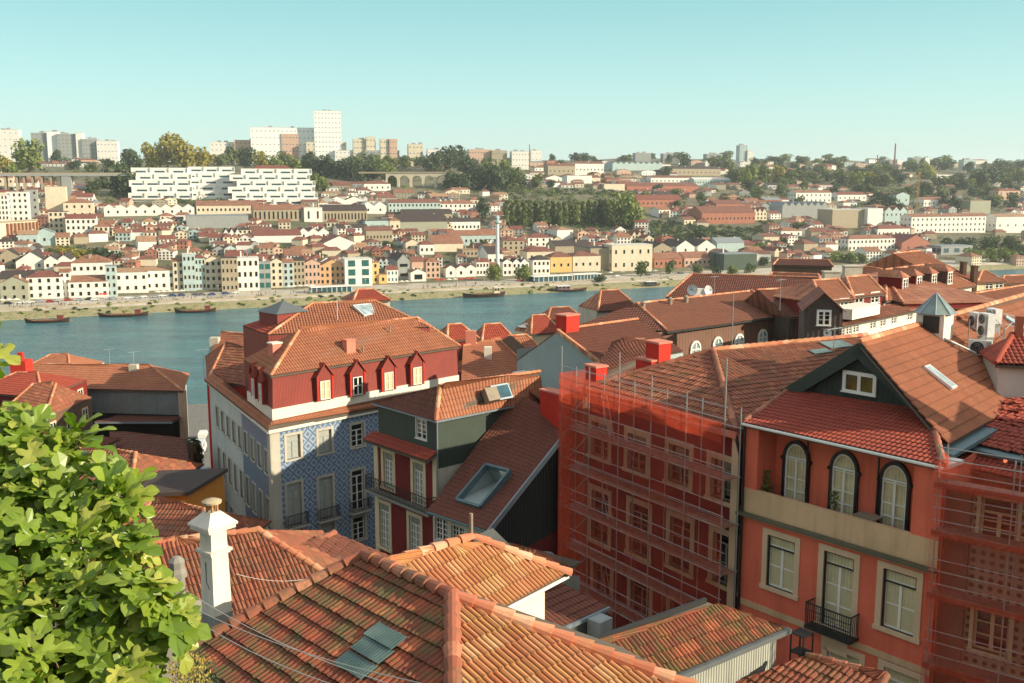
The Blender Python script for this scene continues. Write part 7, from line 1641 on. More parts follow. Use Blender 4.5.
def build_far():
 for r in Q:
  px0, px1, b, e, roof, wl, rc, fl, co, lab, kw = r
  cat = 'warehouse' if any(k in lab for k in ('shed', 'cellar', 'lodge', 'warehouse', 'hall')) else ('house' if 'house' in lab else 'building')
  far_house(px0, px1, b, e, roof, wl, rc, lab, fl, co, name='far_' + cat if False else {'warehouse': 'warehouse', 'house': 'quay_house', 'building': 'quay_building'}[cat], cat=cat, **kw)
 for px0, px1, b, e, wl, fl, co, lab in SKY:
  Y = 1500 if px0 < 520 else 1900
  far_house(px0, px1, max(b + 4, 168), e + 2, 'flat', wl, 'w', lab, fl, min(co, 100 // max(fl, 1)), name='apartment_block', cat='apartment block', Y=Y, ang=radians(12), depth=16, wh=1.5, ww=2.0, side=False, wk='f' if wl in 'xw' else 's')
build_far()
# -- landmarks named in the labels of the many
LM = [(15, 300, 'the green grey gabled quay house'), (90, 290, 'the low white quay house'), (145, 285, 'the arcaded quay building'), (190, 275, 'the tall pale teal quay houses'), (245, 275, 'the big white quay corner building'), (333, 275, 'the orange ochre quay house'), (359, 272, 'the green glass bays'), (404, 270, 'the tall grey gabled warehouse'),
      (461, 272, 'the three white restaurant gables'), (498, 250, 'the white riverside tower'), (542, 268, 'the white quay house with dark hip'), (578, 262, 'the pale yellow warehouses'), (632, 258, 'the monumental cream building'), (682, 262, 'the salmon brick building'), (740, 262, 'the green metal shed'), (40, 260, 'the dark roofed lodges'),
      (80, 228, 'the white hillside block'), (14, 205, 'the white apartments at the left edge'), (25, 228, 'the buttressed retaining wall'), (50, 178, 'the road bridge'), (190, 185, 'the white terraced apartments'), (150, 212, 'the zigzag white gables'), (218, 222, 'the pale grey windowless hall'), (280, 215, 'the stone colonnade hall'), (345, 216, 'the dark roofed colonnade'),
      (378, 226, 'the lettered block'), (417, 182, 'the arched viaduct'), (425, 226, 'the long dark cellar'), (415, 206, 'the long pale teal building'), (475, 240, 'the teal wall with orange roof'), (345, 248, 'the wide white gabled cellar'), (280, 240, 'the three small white gables'), (555, 212, 'the poplar row'), (625, 212, 'the big yellow green tree'), (590, 170, 'the white walled hall on the ridge'),
      (640, 168, 'the nine gabled warehouse'), (695, 172, 'the dark roofed ridge warehouse'), (728, 220, 'the long brick cellar'), (805, 212, 'the zigzag metal warehouse'), (848, 218, 'the concrete grey block'), (948, 225, 'the very long white building'), (872, 245, 'the strip windowed building'), (915, 248, 'the brick red gabled hall'), (917, 192, 'the yellow crane mast'), (812, 198, 'the white house on the upper right slope'), (743, 155, 'the slim pale tower'), (894, 158, 'the tall brick chimney'), (329, 130, 'the tall white tower'), (980, 212, 'the ochre block'), (1009, 196, 'the salmon villa'), (120, 235, 'the cream house right of the hillside block'), (660, 195, 'the long brown roofed warehouse'), (955, 250, 'the grey pavilion')]
ORD = ['', 'second ', 'third ', 'fourth ', 'fifth ', 'sixth ', 'seventh ', 'eighth ', 'ninth ', 'tenth ', 'eleventh ', 'twelfth ']
_cnt = {}
def near_label(what, px, py, short=None):
 best = min(LM, key=lambda l: ((l[0] - px) * .8) ** 2 + ((l[1] - py) * 1.6) ** 2); dx, dy = px - best[0], (py - best[1]) * 2
 rel = ('left of' if dx < 0 else 'right of') if abs(dx) > abs(dy) else ('above' if dy < 0 else 'below')
 if len(('%s %s %s' % (what, rel, best[2])).split()) > 11 and short: what = short
 nm = best[2] if len((what + rel + best[2]).split()) <= 11 else best[2].replace('the cream house right of the hillside block', 'the cream hillside house').replace('the white house on the upper right slope', 'the upper right white house').replace('the white walled hall on the ridge', 'the white ridge hall').replace('the white apartments at the left edge', 'the left edge apartments'); best = (0, 0, nm)
 key = '%s %s %s' % (what, rel, best[2]); k = _cnt.get(key, 0); _cnt[key] = k + 1
 if k == 0: return '%s %s %s' % (what, rel, best[2])
 return '%s %s %s, %sfrom left' % (what, rel, best[2], ORD[min(k, 11)])
def inpoly(x, y, P):
 c = False; n = len(P)
 for i in range(n):
  (x0, y0), (x1, y1) = P[i], P[(i + 1) % n]
  if (y0 > y) != (y1 > y) and x < (x1 - x0) * (y - y0) / (y1 - y0) + x0: c = not c
 return c
GREEN = [[(108, 150), (200, 150), (126, 168), (126, 205), (108, 208), (92, 205), (84, 190)], [(300, 148), (400, 150), (392, 190), (330, 186), (318, 176), (300, 170)], [(444, 150), (520, 158), (520, 196), (446, 193)], [(505, 188), (640, 190), (640, 236), (505, 228)],
         [(636, 212), (700, 228), (770, 226), (770, 246), (650, 246)], [(730, 168), (800, 172), (1024, 166), (1024, 190), (860, 192), (800, 184), (730, 184)], [(860, 178), (1024, 178), (1024, 200), (900, 212), (860, 212)], [(930, 234), (1024, 238), (1024, 262), (940, 262)], [(832, 250), (868, 252), (868, 264), (832, 264)], [(52, 246), (110, 250), (110, 262), (52, 258)], [(186, 200), (256, 200), (256, 207), (186, 207)], [(388, 170), (448, 170), (448, 196), (388, 196)], [(126, 164), (322, 164), (322, 200), (126, 206)], [(0, 170), (110, 170), (110, 182), (0, 182)], [(0, 214), (38, 214), (38, 240), (0, 240)]]
def infill():
 rn = random.Random(21); rects = [(q[0], q[1], q[2], q[3] - 4) for q in Q]; foot = []; n = 0
 for q in Q:
  P = hit((q[0] + q[1]) / 2, q[2]); foot.append((P.x, P.y + 5, (q[1] - q[0]) * P.y / F / 2 + 2))
 items = []
 y = 288.
 while y > 163:
  x = -6. + rn.uniform(0, 8)
  sc = 1 if y > 240 else (.9 if y > 200 else .72)
  while x < 1030:
   w = rn.uniform(8, 17) * sc if y > 205 else rn.uniform(8, 24) * sc
   pb = y + rn.uniform(-2., 2.) - max(0, x - 500) * .0; h = rn.uniform(5.2, 9.5) * sc if y > 215 else rn.uniform(3.5, 6.5) * sc
   lim = 297 - (x - 0) * .045 if x < 520 else 273
   cx = x + w / 2; ok = pb < lim - 6 and not any(inpoly(cx, pb, g) for g in GREEN) and pb > 163
   if y < 176 and rn.random() < .35: ok = False
   if ok:
    for a, b, base, top in rects:
     if base < pb and min(b, x + w) - max(a, x) > 2 and (pb - h) < base - 1.0: ok = False; break
     if base >= pb and a < x + 1 and b > x + w - 1 and top < pb - h: ok = False; break
   if ok:
    P = hit(cx, pb); r = w * P.y / F / 2
    if all((P.x - fx) ** 2 + (P.y + 4 - fy) ** 2 > (r + fr) ** 2 * .42 for fx, fy, fr in foot):
     items.append((x, x + w, pb, pb - h)); foot.append((P.x, P.y + 4, r)); rects.append((x, x + w, pb, pb - h - 2))
   x += w * rn.uniform(.75, 1.25)
  y -= 5.2 if y > 225 else (4. if y > 195 else 3.2)
 rn.shuffle(items); items = items[:420]
 items.sort(key=lambda r: (r[0]))
 for (a, b, pb, pe) in items:
  wide = (b - a) > 15; wl = rn.choice('wwwwwccccspptbg' if pb > 215 else 'wwwwccsspbgg'); rc = rn.choice('oooorrrbbtd' if pb > 215 else 'oorrbbbtdg')
  rf = rn.choice(['hip', 'gable', 'gable', 'front', 'hip'] if not wide else ['gable', 'gable', 'hip', 'gable', 'saw3' if pb > 190 else 'gable'])
  rf_n = {'hip': 'hipped', 'gable': 'long', 'front': 'front gabled', 'saw3': 'three gabled'}[rf]
  hpx = pb - pe; fl = 1 if hpx < 5 else (2 if hpx < 8 else 3); co = max(2, int((b - a) / 3.2)); co = min(co, 6)
  if wide and rn.random() < .4: fl = co = 0
  kind = 'shed' if fl == 0 else 'house'
  lab = near_label('%s %s with %s %s' % (WN[wl], kind, rf_n, RN[rc]), (a + b) / 2, pb, '%s %s with %s' % (WN[wl], kind, RN[rc]))
  far_house(a, b, pb, pe, rf, wl, rc, lab, fl, co, name='hillside_' + kind, cat=kind, depth=rn.uniform(9, 16) * (1.3 if wide else 1), ang=atan2(BE.y, BE.x) * rn.uniform(.2, 1.3), rh=rn.uniform(1.6, 3.2) * (1.4 if wide else 1), group='small houses and sheds on the far hillside', side=False, wk='d' if pb > 215 else 's')
 m = MB(); r = MB()
 for i in range(760):
  px = rn.uniform(-5, 1030); py = rn.uniform(163, 262) if px > 500 else rn.uniform(165, 275)
  if any(inpoly(px, py, g) for g in GREEN) and not (px > 730 and py < 212 and rn.random() < .6): continue
  P = hit(px, py); w = rn.uniform(3.5, 7); d = rn.uniform(4, 7)
  if any((P.x - fx) ** 2 + (P.y + 2 - fy) ** 2 < (w + fr) ** 2 * .6 for fx, fy, fr in foot): continue
  foot.append((P.x, P.y, w)); a = rn.uniform(-.3, .9); X = V((cos(a), sin(a), 0)); Yv = V((-X.y, X.x, 0)); h = rn.uniform(3, 5.5); k = rn.randrange(3)
  b = [P + X * sx * w + Yv * sy * d for sx, sy in ((-1, -1), (1, -1), (1, 1), (-1, 1))]; m.prism(b, P.z - 3, P.z + h, m=rn.randrange(3))
  e = [rz_(P + X * sx * (w + .3) + Yv * sy * (d + .3), P.z + h + .02) for sx, sy in ((-1, -1), (1, -1), (1, 1), (-1, 1))]; q0, q1 = rz_(P - X * w * .6, P.z + h + 2.2), rz_(P + X * w * .6, P.z + h + 2.2)
  uv = [(0, 0), (w * 4, 0), (w * 3, 5), (0, 5)]
  r.face([e[0], e[1], q1, q0], uv, k); r.face([e[1], e[2], q1], uv[:3], k); r.face([e[2], e[3], q0, q1], uv, k); r.face([e[3], e[0], q0], uv[:3], k)
 o = m.build('distant_house_walls', [FWALL['w'], FWALL['c'], FWALL['s']]); tag(o, 'scattered small house walls between the larger hillside buildings', kind='stuff')
 o = r.build('distant_roofs', [FROOF['o'], FROOF['r'], FROOF['b']]); tag(o, 'scattered small tiled roofs between the larger hillside buildings', kind='stuff')
 return foot
FOOT = infill()
# -- terraced apartments, bridges, towers
def landmarks():
 up = V((0, 0, 1)); W = FWALL['w']
 def tiers(label, x0, x1, base, n, dy, Y, redtop=False, ang=.25):
  P = GY((x0 + x1) / 2, base, Y); t = thing('terraced_apartments', label, 'apartment building', P, rz=ang); w = (x1 - x0) * Y / F / cos(ang); fh = dy * Y / F
  for k in range(n):
   ww = w * (1 - (.0, .05, .03, .12, .1, .2)[k]) ; d0 = k * 5.; ox = (0, .02, -.015, .04, -.03, .05)[k] * w; m = MB(); m.box((-ww / 2 + ox, d0, -8 if k == 0 else k * fh - .5), (ww / 2 + ox, d0 + 16, (k + 1) * fh - .1)); m.box((-ww / 2 + ox - .2, d0 - 1.8, (k) * fh - .3), (ww / 2 + ox + .2, d0 - .01, k * fh + .35)); m.box((-ww / 2 + ox - .2, d0 - 1.8, k * fh + .35), (ww / 2 + ox + .2, d0 - 1.6, k * fh + 1.1))
   nb = int(ww / 13)
   for i in range(nb + 1): xx = -ww / 2 + ox + ww * i / nb; m.box((xx - .2, d0 - 1.2, k * fh + .35), (xx + .2, d0 - .02, (k + 1) * fh - .15))
   o = bpy.data.objects.new('tier', m.mesh('tier', W)); COL.objects.link(o); o.parent = t
   me = far_win(8.6, 1.9, 's')
   for i in range(nb): inst('window', me, o, (-ww / 2 + ox + ww * (i + .5) / nb, d0, k * fh + .9))
  if redtop:
   m = MB(); z = n * fh; ww = w * .45; r = [V((-ww / 2, n * 5 - 4, z)), V((ww / 2, n * 5 - 4, z)), V((ww / 2, n * 5 + 9, z)), V((-ww / 2, n * 5 + 9, z))]; a, b = V((-ww / 2 + 4, n * 5 + 2, z + 3)), V((ww / 2 - 4, n * 5 + 2, z + 3)); m.face([r[0], r[1], b, a]); m.face([r[1], r[2], b]); m.face([r[2], r[3], a, b]); m.face([r[3], r[0], a])
   o = bpy.data.objects.new('roof', m.mesh('roof', FROOF['r'])); COL.objects.link(o); o.parent = t
 tiers('white terraced apartment block with stepped balconies, left wing', 132, 190, 199, 5, 6.2, 900)
 tiers('white terraced apartment block with stepped balconies, middle wing', 182, 236, 203, 6, 6.0, 915)
 tiers('white terraced apartment block with stepped balconies and a red top roof, right wing', 232, 316, 205, 6, 6.0, 905, True)
 Y = 1120.; P0, P1 = GY(386, 190, Y), GY(448, 190, Y); u = (P1 - P0).normalized(); n = V((0, -1, 0)); zt = GY(400, 173.5, Y).z; zb = P0.z - 14; w = 9.; t = thing('arched_viaduct', 'pale stone viaduct with round arches crossing the wooded gap', 'viaduct', P0)
 L = (P1 - P0).length; m = MB(); na = 5; sp = L / na; pw = 2.8; r = (sp - pw) / 2; N = 10
 Pt = lambda x, z, y=0.: V((P0.x + x, Y + y, z)); zs = zt - r - 2.2
 for i in range(na):
  c = sp * (i + .5); ar = [(c - r * cos(pi * k / N), zs + r * sin(pi * k / N)) for k in range(N + 1)]
  for yy in (0, w):
   for (xa, za), (xb, zb_) in zip(ar, ar[1:]): q = [Pt(xa, za, yy), Pt(xb, zb_, yy), Pt(xb, zt, yy), Pt(xa, zt, yy)]; m.face(q if yy == 0 else q[::-1])
  for (xa, za), (xb, zb_) in zip(ar, ar[1:]): m.face([Pt(xa, za, 0), Pt(xa, za, w), Pt(xb, zb_, w), Pt(xb, zb_, 0)])
  q = c - sp / 2;
  for x0, x1 in ((q, q + pw / 2), (q + sp - pw / 2, q + sp)): m.face([Pt(x0, zs, 0), Pt(x1, zs, 0), Pt(x1, zt, 0), Pt(x0, zt, 0)]); m.face([Pt(x1, zs, w), Pt(x0, zs, w), Pt(x0, zt, w), Pt(x1, zt, w)])
 m.build('arcade', FWALL['c'], t)
 for i in range(na + 1):
  m = MB(); x = sp * i; m.box((x - pw / 2, 0.02, zb), (x + pw / 2, w - .02, zs), o=V((P0.x, Y, 0))); m.build('pier', FWALL['c'], t)
 m = MB(); m.box((-30, -.5, zt), (L + 16, w + .5, zt + .8), o=V((P0.x, Y, 0))); m.box((-30, -.5, zt + .8), (L + 16, -.1, zt + 1.9), o=V((P0.x, Y, 0))); m.build('deck', FWALL['s'], t)
 Y = 880.; t = thing('road_bridge', 'concrete road bridge on slim piers crossing the left hillside', 'bridge', GY(50, 190, Y)); a, b = GY(-40, 174, Y), GY(130, 174, Y + 30); u = (b - a).normalized(); zt = a.z; v = V((-u.y, u.x, 0)); L = (b - a).length
 m = MB(); m.box((0, -5, -1.8), (L, 5, 0), (u, v, up), o=a); m.build('deck', FWALL['g'], t)
 for s_ in (-5, 4.7): m = MB(); m.box((0, s_, 0), (L, s_ + .3, 1.1), (u, v, up), o=a); m.build('parapet', FWALL['s'], t)
 for px in (-20, -8, 3, 14, 21, 29, 38, 47, 56):
  q = GY(px, 174, Y); x = (q - a).dot(u); m = MB(); c = a + u * x
  for s_ in (-3, 3): m.box((-.7, s_ - .7, -26), (.7, s_ + .7, -1.8), (u, v, up), o=c)
  m.build('pier', FWALL['s'], t)
 m = MB(); q = GY(62, 174, Y); x = (q - a).dot(u); m.box((-4, -4.5, -26), (4, 4.5, -1.8), (u, v, up), o=a + u * x); m.build('abutment', FWALL['g'], t)
 P0, P1 = hit(-12, 250), hit(38, 236); P1.z = P0.z = min(P0.z, P1.z); u = (P1 - P0).normalized(); n = V((u.y, -u.x, 0)); L = (P1 - P0).length; t = thing('retaining_wall', 'tall cream retaining wall with brick buttresses at the left edge', 'wall', P0); h = 17.
 m = MB(); m.box((0, 0, -6), (L, -6, h) if False else (L, .6, h), (u, n, up), o=P0 - n * .6); m.build('wall', FWALL['c'], t); m = MB(); m.box((0, .0, h), (L, 1.5, h + 1), (u, n, up), o=P0 - n * .6); m.build('coping', FWALL['s'], t)
 for i in range(9): m = MB(); x = L * .38 + L * .6 * i / 8; m.box((x - .7, 0.01, -6), (x + .7, 1.6, h - 1), (u, n, up), o=P0); m.build('buttress', M_plaster('far_brown_brick', C(150, 104, 76), .15), t)
 P = hit(497.5, 270); Y = P.y; h = (270 - 213) * Y / F; r = 1.35; m = MB(); t = thing('riverside_tower', 'slender white riverside column with a lantern top beside the quay', 'tower', P)
 m.lathe(P, [(r * 1.4, -2), (r * 1.3, 2), (r, 3), (r * .8, h * .8), (r * .8, h * .8)], 12); m.build('shaft', W, t); m = MB(); m.lathe(P, [(r * .8, h * .8), (r * 1.7, h * .82), (r * 1.7, h * .85), (r * .9, h * .86), (r * .9, h * .9), (r * 1.2, h * .905), (0, h * .96)], 12); m.build('lantern', FWALL['t'], t); m = MB(); m.tube(P + up * h * .95, P + up * h * 1.05, .15, .05, 5); m.build('spire', FWALL['g'], t)
 for px, pb, pt, Y, r, mt, lab in ((894, 172, 145, 1850, 1.6, 'far_brown_brick', 'tall slim brick chimney between the grey tower blocks'), (529.5, 168, 146, 1400, .8, 'far_brown_brick', 'thin factory chimney on the central ridge'), (877, 168, 156, 1850, 1.2, 'far_brown_brick', 'short chimney left of the tall brick one')):
  P = GY(px, pb, Y); m = MB(); h = (pb - pt) * Y / F; m.lathe(P - up * 10, [(r * 1.2, 0), (r * .75, h + 10), (r * .95, h + 10), (r * .95, h + 11), (0, h + 11)], 10); solo(m, 'factory_chimney', MATS[mt], lab, 'chimney', at=P)
 P = hit(917, 209); h = 34 * P.y / F; t = thing('crane_mast', 'yellow crane mast standing on the right hillside', 'crane', P); m = MB(); Yc = M_plain('crane_yellow', C(176, 130, 60), .6)
 for sx in (-.8, .8):
  for sy in (-.8, .8): m.box((sx - .15, sy - .15, 0), (sx + .15, sy + .15, h), o=P)
 for i in range(int(h / 2)):
  z = i * 2.; s_ = 1 if i % 2 else -1; m.tube(P + V((-.8 * s_, -.8, z)), P + V((.8 * s_, -.8, z + 2)), .1, .1, 4); m.tube(P + V((.8, -.8 * s_, z)), P + V((.8, .8 * s_, z + 2)), .1, .1, 4)
 m.build('mast', Yc, t); m = MB(); m.box((-1.2, -1.2, h), (1.2, 1.2, h + 2.4), o=P); m.build('cab', Yc, t)
 def letters(txt, px, py, hpx, mat, label, ref, dep=.2):
  c = bpy.data.curves.new('lettering', 'FONT'); c.body = txt; c.size = hpx * ref.y / F * 1.35; c.extrude = .06; c.align_x = 'CENTER'; ob = bpy.data.objects.new('lettering', c); COL.objects.link(ob); c.materials.append(mat); me = bpy.data.meshes.new_from_object(ob); bpy.data.objects.remove(ob); ob = bpy.data.objects.new('lettering', me); COL.objects.link(ob); return ob
 t = [o for o in COL.objects if o.get('label', '').startswith('pale blue white block with dark lettering')][0]; o = letters('TAYLOR', 378, 226, 3.0, MATS['dark_frame'], '', t.location); o.parent = t; o.location = (0, -.12, 3.2); o.rotation_euler = (pi / 2, 0, 0)
 P = hit(141, 262); P.z = GY(141, 251, P.y).z; o = letters('CALEM', 141, 249, 3.4, MATS['white_paint'], '', P); o.location = P; o.rotation_euler = (pi / 2, 0, .3); tag(o, 'row of white rooftop letters behind the arcaded quay building', 'sign'); o.name = 'rooftop_letters'
 m = MB(); p2 = P;
landmarks()
# -- boats, quay life
def boats():
 up = V((0, 0, 1)); hullm = M_plain('boat_hull_dark', C(52, 36, 26), .5); deck = M_plain('boat_deck_tan', C(166, 112, 64), .7); bar = M_plain('boat_red', C(120, 52, 40), .6)
 def hull(P, ang, L, B, D, sheer, mat, t, name='hull'):
  x = V((cos(ang), sin(ang), 0)); y = V((-x.y, x.x, 0)); N = 16; m = MB(); R = []
  for i in range(N + 1):
   k = i / N * 2 - 1; b = B / 2 * (1 - abs(k) ** 2.6) + .05; z = D + sheer * abs(k) ** 2.5; R.append([P + x * k * L / 2 + y * b + up * z, P + x * k * L / 2 * .93 + y * b * .55 - up * .5, P + x * k * L / 2 * .93 - y * b * .55 - up * .5, P + x * k * L / 2 - y * b + up * z])
  for a, b in zip(R, R[1:]):
   for j in range(3): m.face([a[j + 1], b[j + 1], b[j], a[j]][::-1], smooth=True)
  m.build(name, mat, t); d = MB()
  for a, b in zip(R, R[1:]): d.face([a[3] - up * .25, b[3] - up * .25, b[0] - up * .25, a[0] - up * .25])
  d.build('deck', deck, t); return x, y
 def rabelo(px0, px1, py, label):
  P = G((px0 + px1) / 2, py, 0.); L = (px1 - px0) * P.y / F; t = thing('cargo_boat', label, 'boat', P, group='flat bottomed wine boats moored along the far quay'); x, y = hull(P, .22, L, 4.4, .9, 1.6, hullm, t)
  m = MB()
  for i in range(9):
   for j in (-.8, 0, .8): c = P + x * (-L * .22 + i * L * .045) + y * j + up * 1.15; m.tube(c - x * .45, c + x * .45, .38, .38, 8)
  m.build('barrels', M_plain('barrel_wood', C(120, 84, 56), .7), t); m = MB(); m.tube(P - x * L * .02, P - x * L * .02 + up * 9, .12, .06, 6); m.build('mast', deck, t)
  m = MB(); c = P + x * L * .28; ax = (x, y, up); m.box((-1.2, -1.1, .8), (1.4, 1.1, 3.2), ax, o=c); m.box((-1.5, -1.4, 3.2), (1.7, 1.4, 3.35), ax, o=c); m.build('steering_platform', bar, t); m = MB(); m.tube(c + up * 3.2, c + x * L * .28 + up * .3, .12, .12, 5); m.build('steering_oar', deck, t)
 rabelo(26, 69, 322.5, 'dark flat wine boat moored farthest left on the far quay'); rabelo(99, 148, 316.5, 'dark flat wine boat with tan deck, middle of the three on the left'); rabelo(175, 216, 312.5, 'reddish flat wine boat moored nearest the mansard roof, right of the three')
 def ship(px0, px1, py, cabx, cabw, label, hm, cm, D=1.8, hh=3.2):
  P = G((px0 + px1) / 2, py, 0.); L = (px1 - px0) * P.y / F; t = thing('river_boat', label, 'boat', P); x, y = hull(P, .35, L, 6, D, 1.0, hm, t); c = P + x * L * cabx; ax = (x, y, up)
  m = MB(); m.box((-L * cabw / 2, -1.9, D - .3), (L * cabw / 2, 1.9, D + hh), ax, o=c); cb = m.build('cabin', cm, t); m = MB(); m.box((-L * cabw / 2 - .3, -2.2, D + hh), (L * cabw / 2 + .3, 2.2, D + hh + .2), ax, o=c); m.build('cabin_roof', MATS['white_paint'], cb)
  k = max(2, int(L * cabw / 2.2))
  for i in range(k): m = MB(); xx = -L * cabw / 2 + L * cabw * (i + .5) / k; m.box((xx - .6, -1.96, D + hh * .45), (xx + .6, -1.9, D + hh * .85), ax, o=c); m.build('window', MATS['dark_glass'], cb)
  m = MB(); m.tube(c + up * (D + hh), c + up * (D + hh + 5), .08, .05, 5); m.build('mast', MATS['white_paint'], t)
 ship(461, 507, 297, .28, .12, 'black and red river barge with a small cream wheelhouse in mid river', hullm, CREAM, 2.0, 3.5); ship(545, 589, 291.5, -.1, .3, 'long low passenger boat with purple and white cabin by the far bank', hullm, M_plain('boat_purple', C(96, 70, 84), .6), 1.3, 2.2)
 ship(630, 662, 287, .15, .35, 'dark moored river boat left of the long red hall', hullm, MATS['dark_frame'], 1.2, 2.2); ship(452, 463, 293, 0, .5, 'small white motor boat behind the black and red barge', MATS['white_paint'], MATS['white_paint'], 1.2, 2.6); ship(596, 612, 288, 0, .3, 'small dark boat between the passenger boat and the moored river boat', hullm, MATS['grey_paint'], 1., 1.4)
boats()
def at_bank(px, s_):                    # point of the promenade under image column px at distance s_ from the water
 d = ray(px, 300); k = d.x / d.y; Y = (s_ + BC) / (BN.x * k + BN.y); return V((k * Y, Y, hG(k * Y, Y)))
def quay_life():
 up = V((0, 0, 1)); rn = random.Random(9)
 body = MB(); L, Wd = 4.2, 1.75; pr = [(-2.1, .3), (2.1, .3), (2.1, .75), (1.2, .9), (.6, 1.42), (-1.3, 1.42), (-1.9, .95), (-2.1, .85)]
 for s_ in (-1, 1): q = [V((a, s_ * Wd / 2 * (1 if b < 1 else .85), b)) for a, b in pr]; body.face(q if s_ < 0 else q[::-1])
 for i in range(len(pr)):
  (a, b), (c, d) = pr[i], pr[(i + 1) % len(pr)]; wa, wb = Wd / 2 * (1 if b < 1 else .85), Wd / 2 * (1 if d < 1 else .85); body.face([V((a, -wa, b)), V((a, wa, b)), V((c, wb, d)), V((c, -wb, d))])
 gl = MB(); gl.box((-1.35, -.84, .93), (.85, .84, 1.3)); wh = MB(); wh.tube(V((0, -.1, 0)), V((0, .1, 0)), .32, .32, 10)
 glm, whm = gl.mesh('windows', MATS['dark_glass']), wh.mesh('wheel', MATS['black_plastic']); cn = [('white', C(210, 210, 205)), ('silver', C(150, 154, 156)), ('black', C(30, 30, 32)), ('red', C(150, 36, 30)), ('blue', C(46, 70, 110)), ('grey', C(90, 92, 94))]
 bms = {n: body.mesh('body', M_plain('car_' + n, c, .35, var=.03)) for n, c in cn}
 for i in range(30):
  px = 8 + i * 9.8 + rn.uniform(-3, 3) if i < 24 else 520 + (i - 24) * 32; nme, c = rn.choice(cn); P = at_bank(px, 33 + rn.uniform(0, 5)); lab = near_label('%s car parked on the quay' % nme, px, 296)
  t = thing('parked_car', lab, 'car', P, group='cars parked along the far quay', rz=.42 + rn.choice((0, pi))); inst('body', bms[nme], t); inst('windows', glm, t)
  for sx in (-1.3, 1.3):
   for sy in (-.8, .8): inst('wheel', whm, t, (sx, sy, .32))
 cv = MB(); cv.lathe(V((0, 0, 0)), [(0, 3.1), (2., 2.35), (2.05, 2.3), (0, 2.3)], 8); pl = MB(); pl.tube(V((0, 0, 0)), V((0, 0, 2.6)), .05, .05, 5); cm, cr, pm = cv.mesh('canopy', WHITEP), cv.mesh('canopy', REDCH), pl.mesh('pole', MATS['galvanised'])
 for i, px in enumerate([2, 9, 16, 44, 50, 101, 105, 158, 164, 170, 176, 182, 289, 294, 300, 306, 312, 402, 407, 413, 437, 443, 449, 455, 461, 467, 473, 610, 622, 648, 655, 690, 700]):
  P = at_bank(px, 41 if px > 20 else 34); red = px in (101, 105, 437, 443, 461, 467, 473); t = thing('parasol', near_label('%s cafe parasol' % ('red' if red else 'white'), px, 296 if px < 400 else 280), 'parasol', P, group='cafe parasols on the far quay'); inst('canopy', cr if red else cm, t); inst('pole', pm, t)
 ps = MB(); ps.tube(V((0, 0, 0)), V((0, 0, 7)), .09, .06, 6); hd = MB(); hd.box((-.5, -.15, 6.9), (.5, .15, 7.15)); psm, hdm = ps.mesh('post', MATS['galvanised']), hd.mesh('lamp_head', MATS['white_paint'])
 for i in range(24):
  px = 12 + i * 29.5; P = at_bank(px, 16); t = thing('street_lamp', near_label('slim street lamp on the promenade', px, 298 - px * .04), 'street lamp', P, group='street lamps along the far promenade'); inst('post', psm, t); inst('lamp_head', hdm, t)
 pb = MB(); pb.lathe(V((0, 0, 0)), [(.0, 0), (.15, .0), (.13, .45), (.19, .85), (.2, 1.1), (.24, 1.4), (.1, 1.5), (.07, 1.54), (.11, 1.62), (.11, 1.72), (0, 1.8)], 8)
 cl = [('dark', C(40, 42, 50)), ('white', C(205, 200, 190)), ('red', C(150, 50, 44)), ('blue', C(60, 80, 120))]; pms = {n: pb.mesh('person', M_plain('clothes_' + n, c, .9)) for n, c in cl}
 for i in range(70):
  px = rn.uniform(5, 330) if i < 45 else rn.uniform(400, 700); n_, c = rn.choice(cl); P = at_bank(px, rn.uniform(15, 30)); o = bpy.data.objects.new('person', pms[n_]); COL.objects.link(o); o.location = P; tag(o, 'tiny walker in %s clothes on the far promenade' % n_, 'person', 'walkers in %s clothes on the far promenade' % n_)
 for px0, px1, s0, lab in ((312, 352, 20, 'long low glass ferry pavilion on the grassy bank'), (534, 572, 26, 'low glass restaurant pavilion on the quay, left one'), (574, 600, 28, 'low glass restaurant pavilion on the quay, right one')):
  a, b = at_bank(px0, s0), at_bank(px1, s0); u = (b - a).normalized(); v = V((-u.y, u.x, 0)); L = (b - a).length; ax = (u, v, up); t = thing('glass_pavilion', lab, 'pavilion', a); m = MB(); m.box((0, 0, -1), (L, 7, 3.2), ax, o=a); m.build('glass_walls', MATS['blue_glass'], t); m = MB(); m.box((-.5, -.8, 3.2), (L + .5, 7.5, 3.6), ax, o=a); m.build('roof', MATS['white_paint'], t)
  for i in range(9): m = MB(); x = L * i / 8; m.box((x - .15, -.1, 0), (x + .15, -.001, 3.2), ax, o=a); m.build('post', MATS['white_paint'], t)
 s = MB()
 for px in range(-20, 760, 10):
  a, b = at_bank(px, 13), at_bank(px + 10, 13); d = (b - a).normalized(); s.box((0, -.2, -.6), ((b - a).length, .2, .75), (d, V((-d.y, d.x, 0)), up), o=a)
 solo(s, 'quay_parapet', FWALL['s'], 'low pale parapet wall running along the far promenade edge', 'wall')
quay_life()
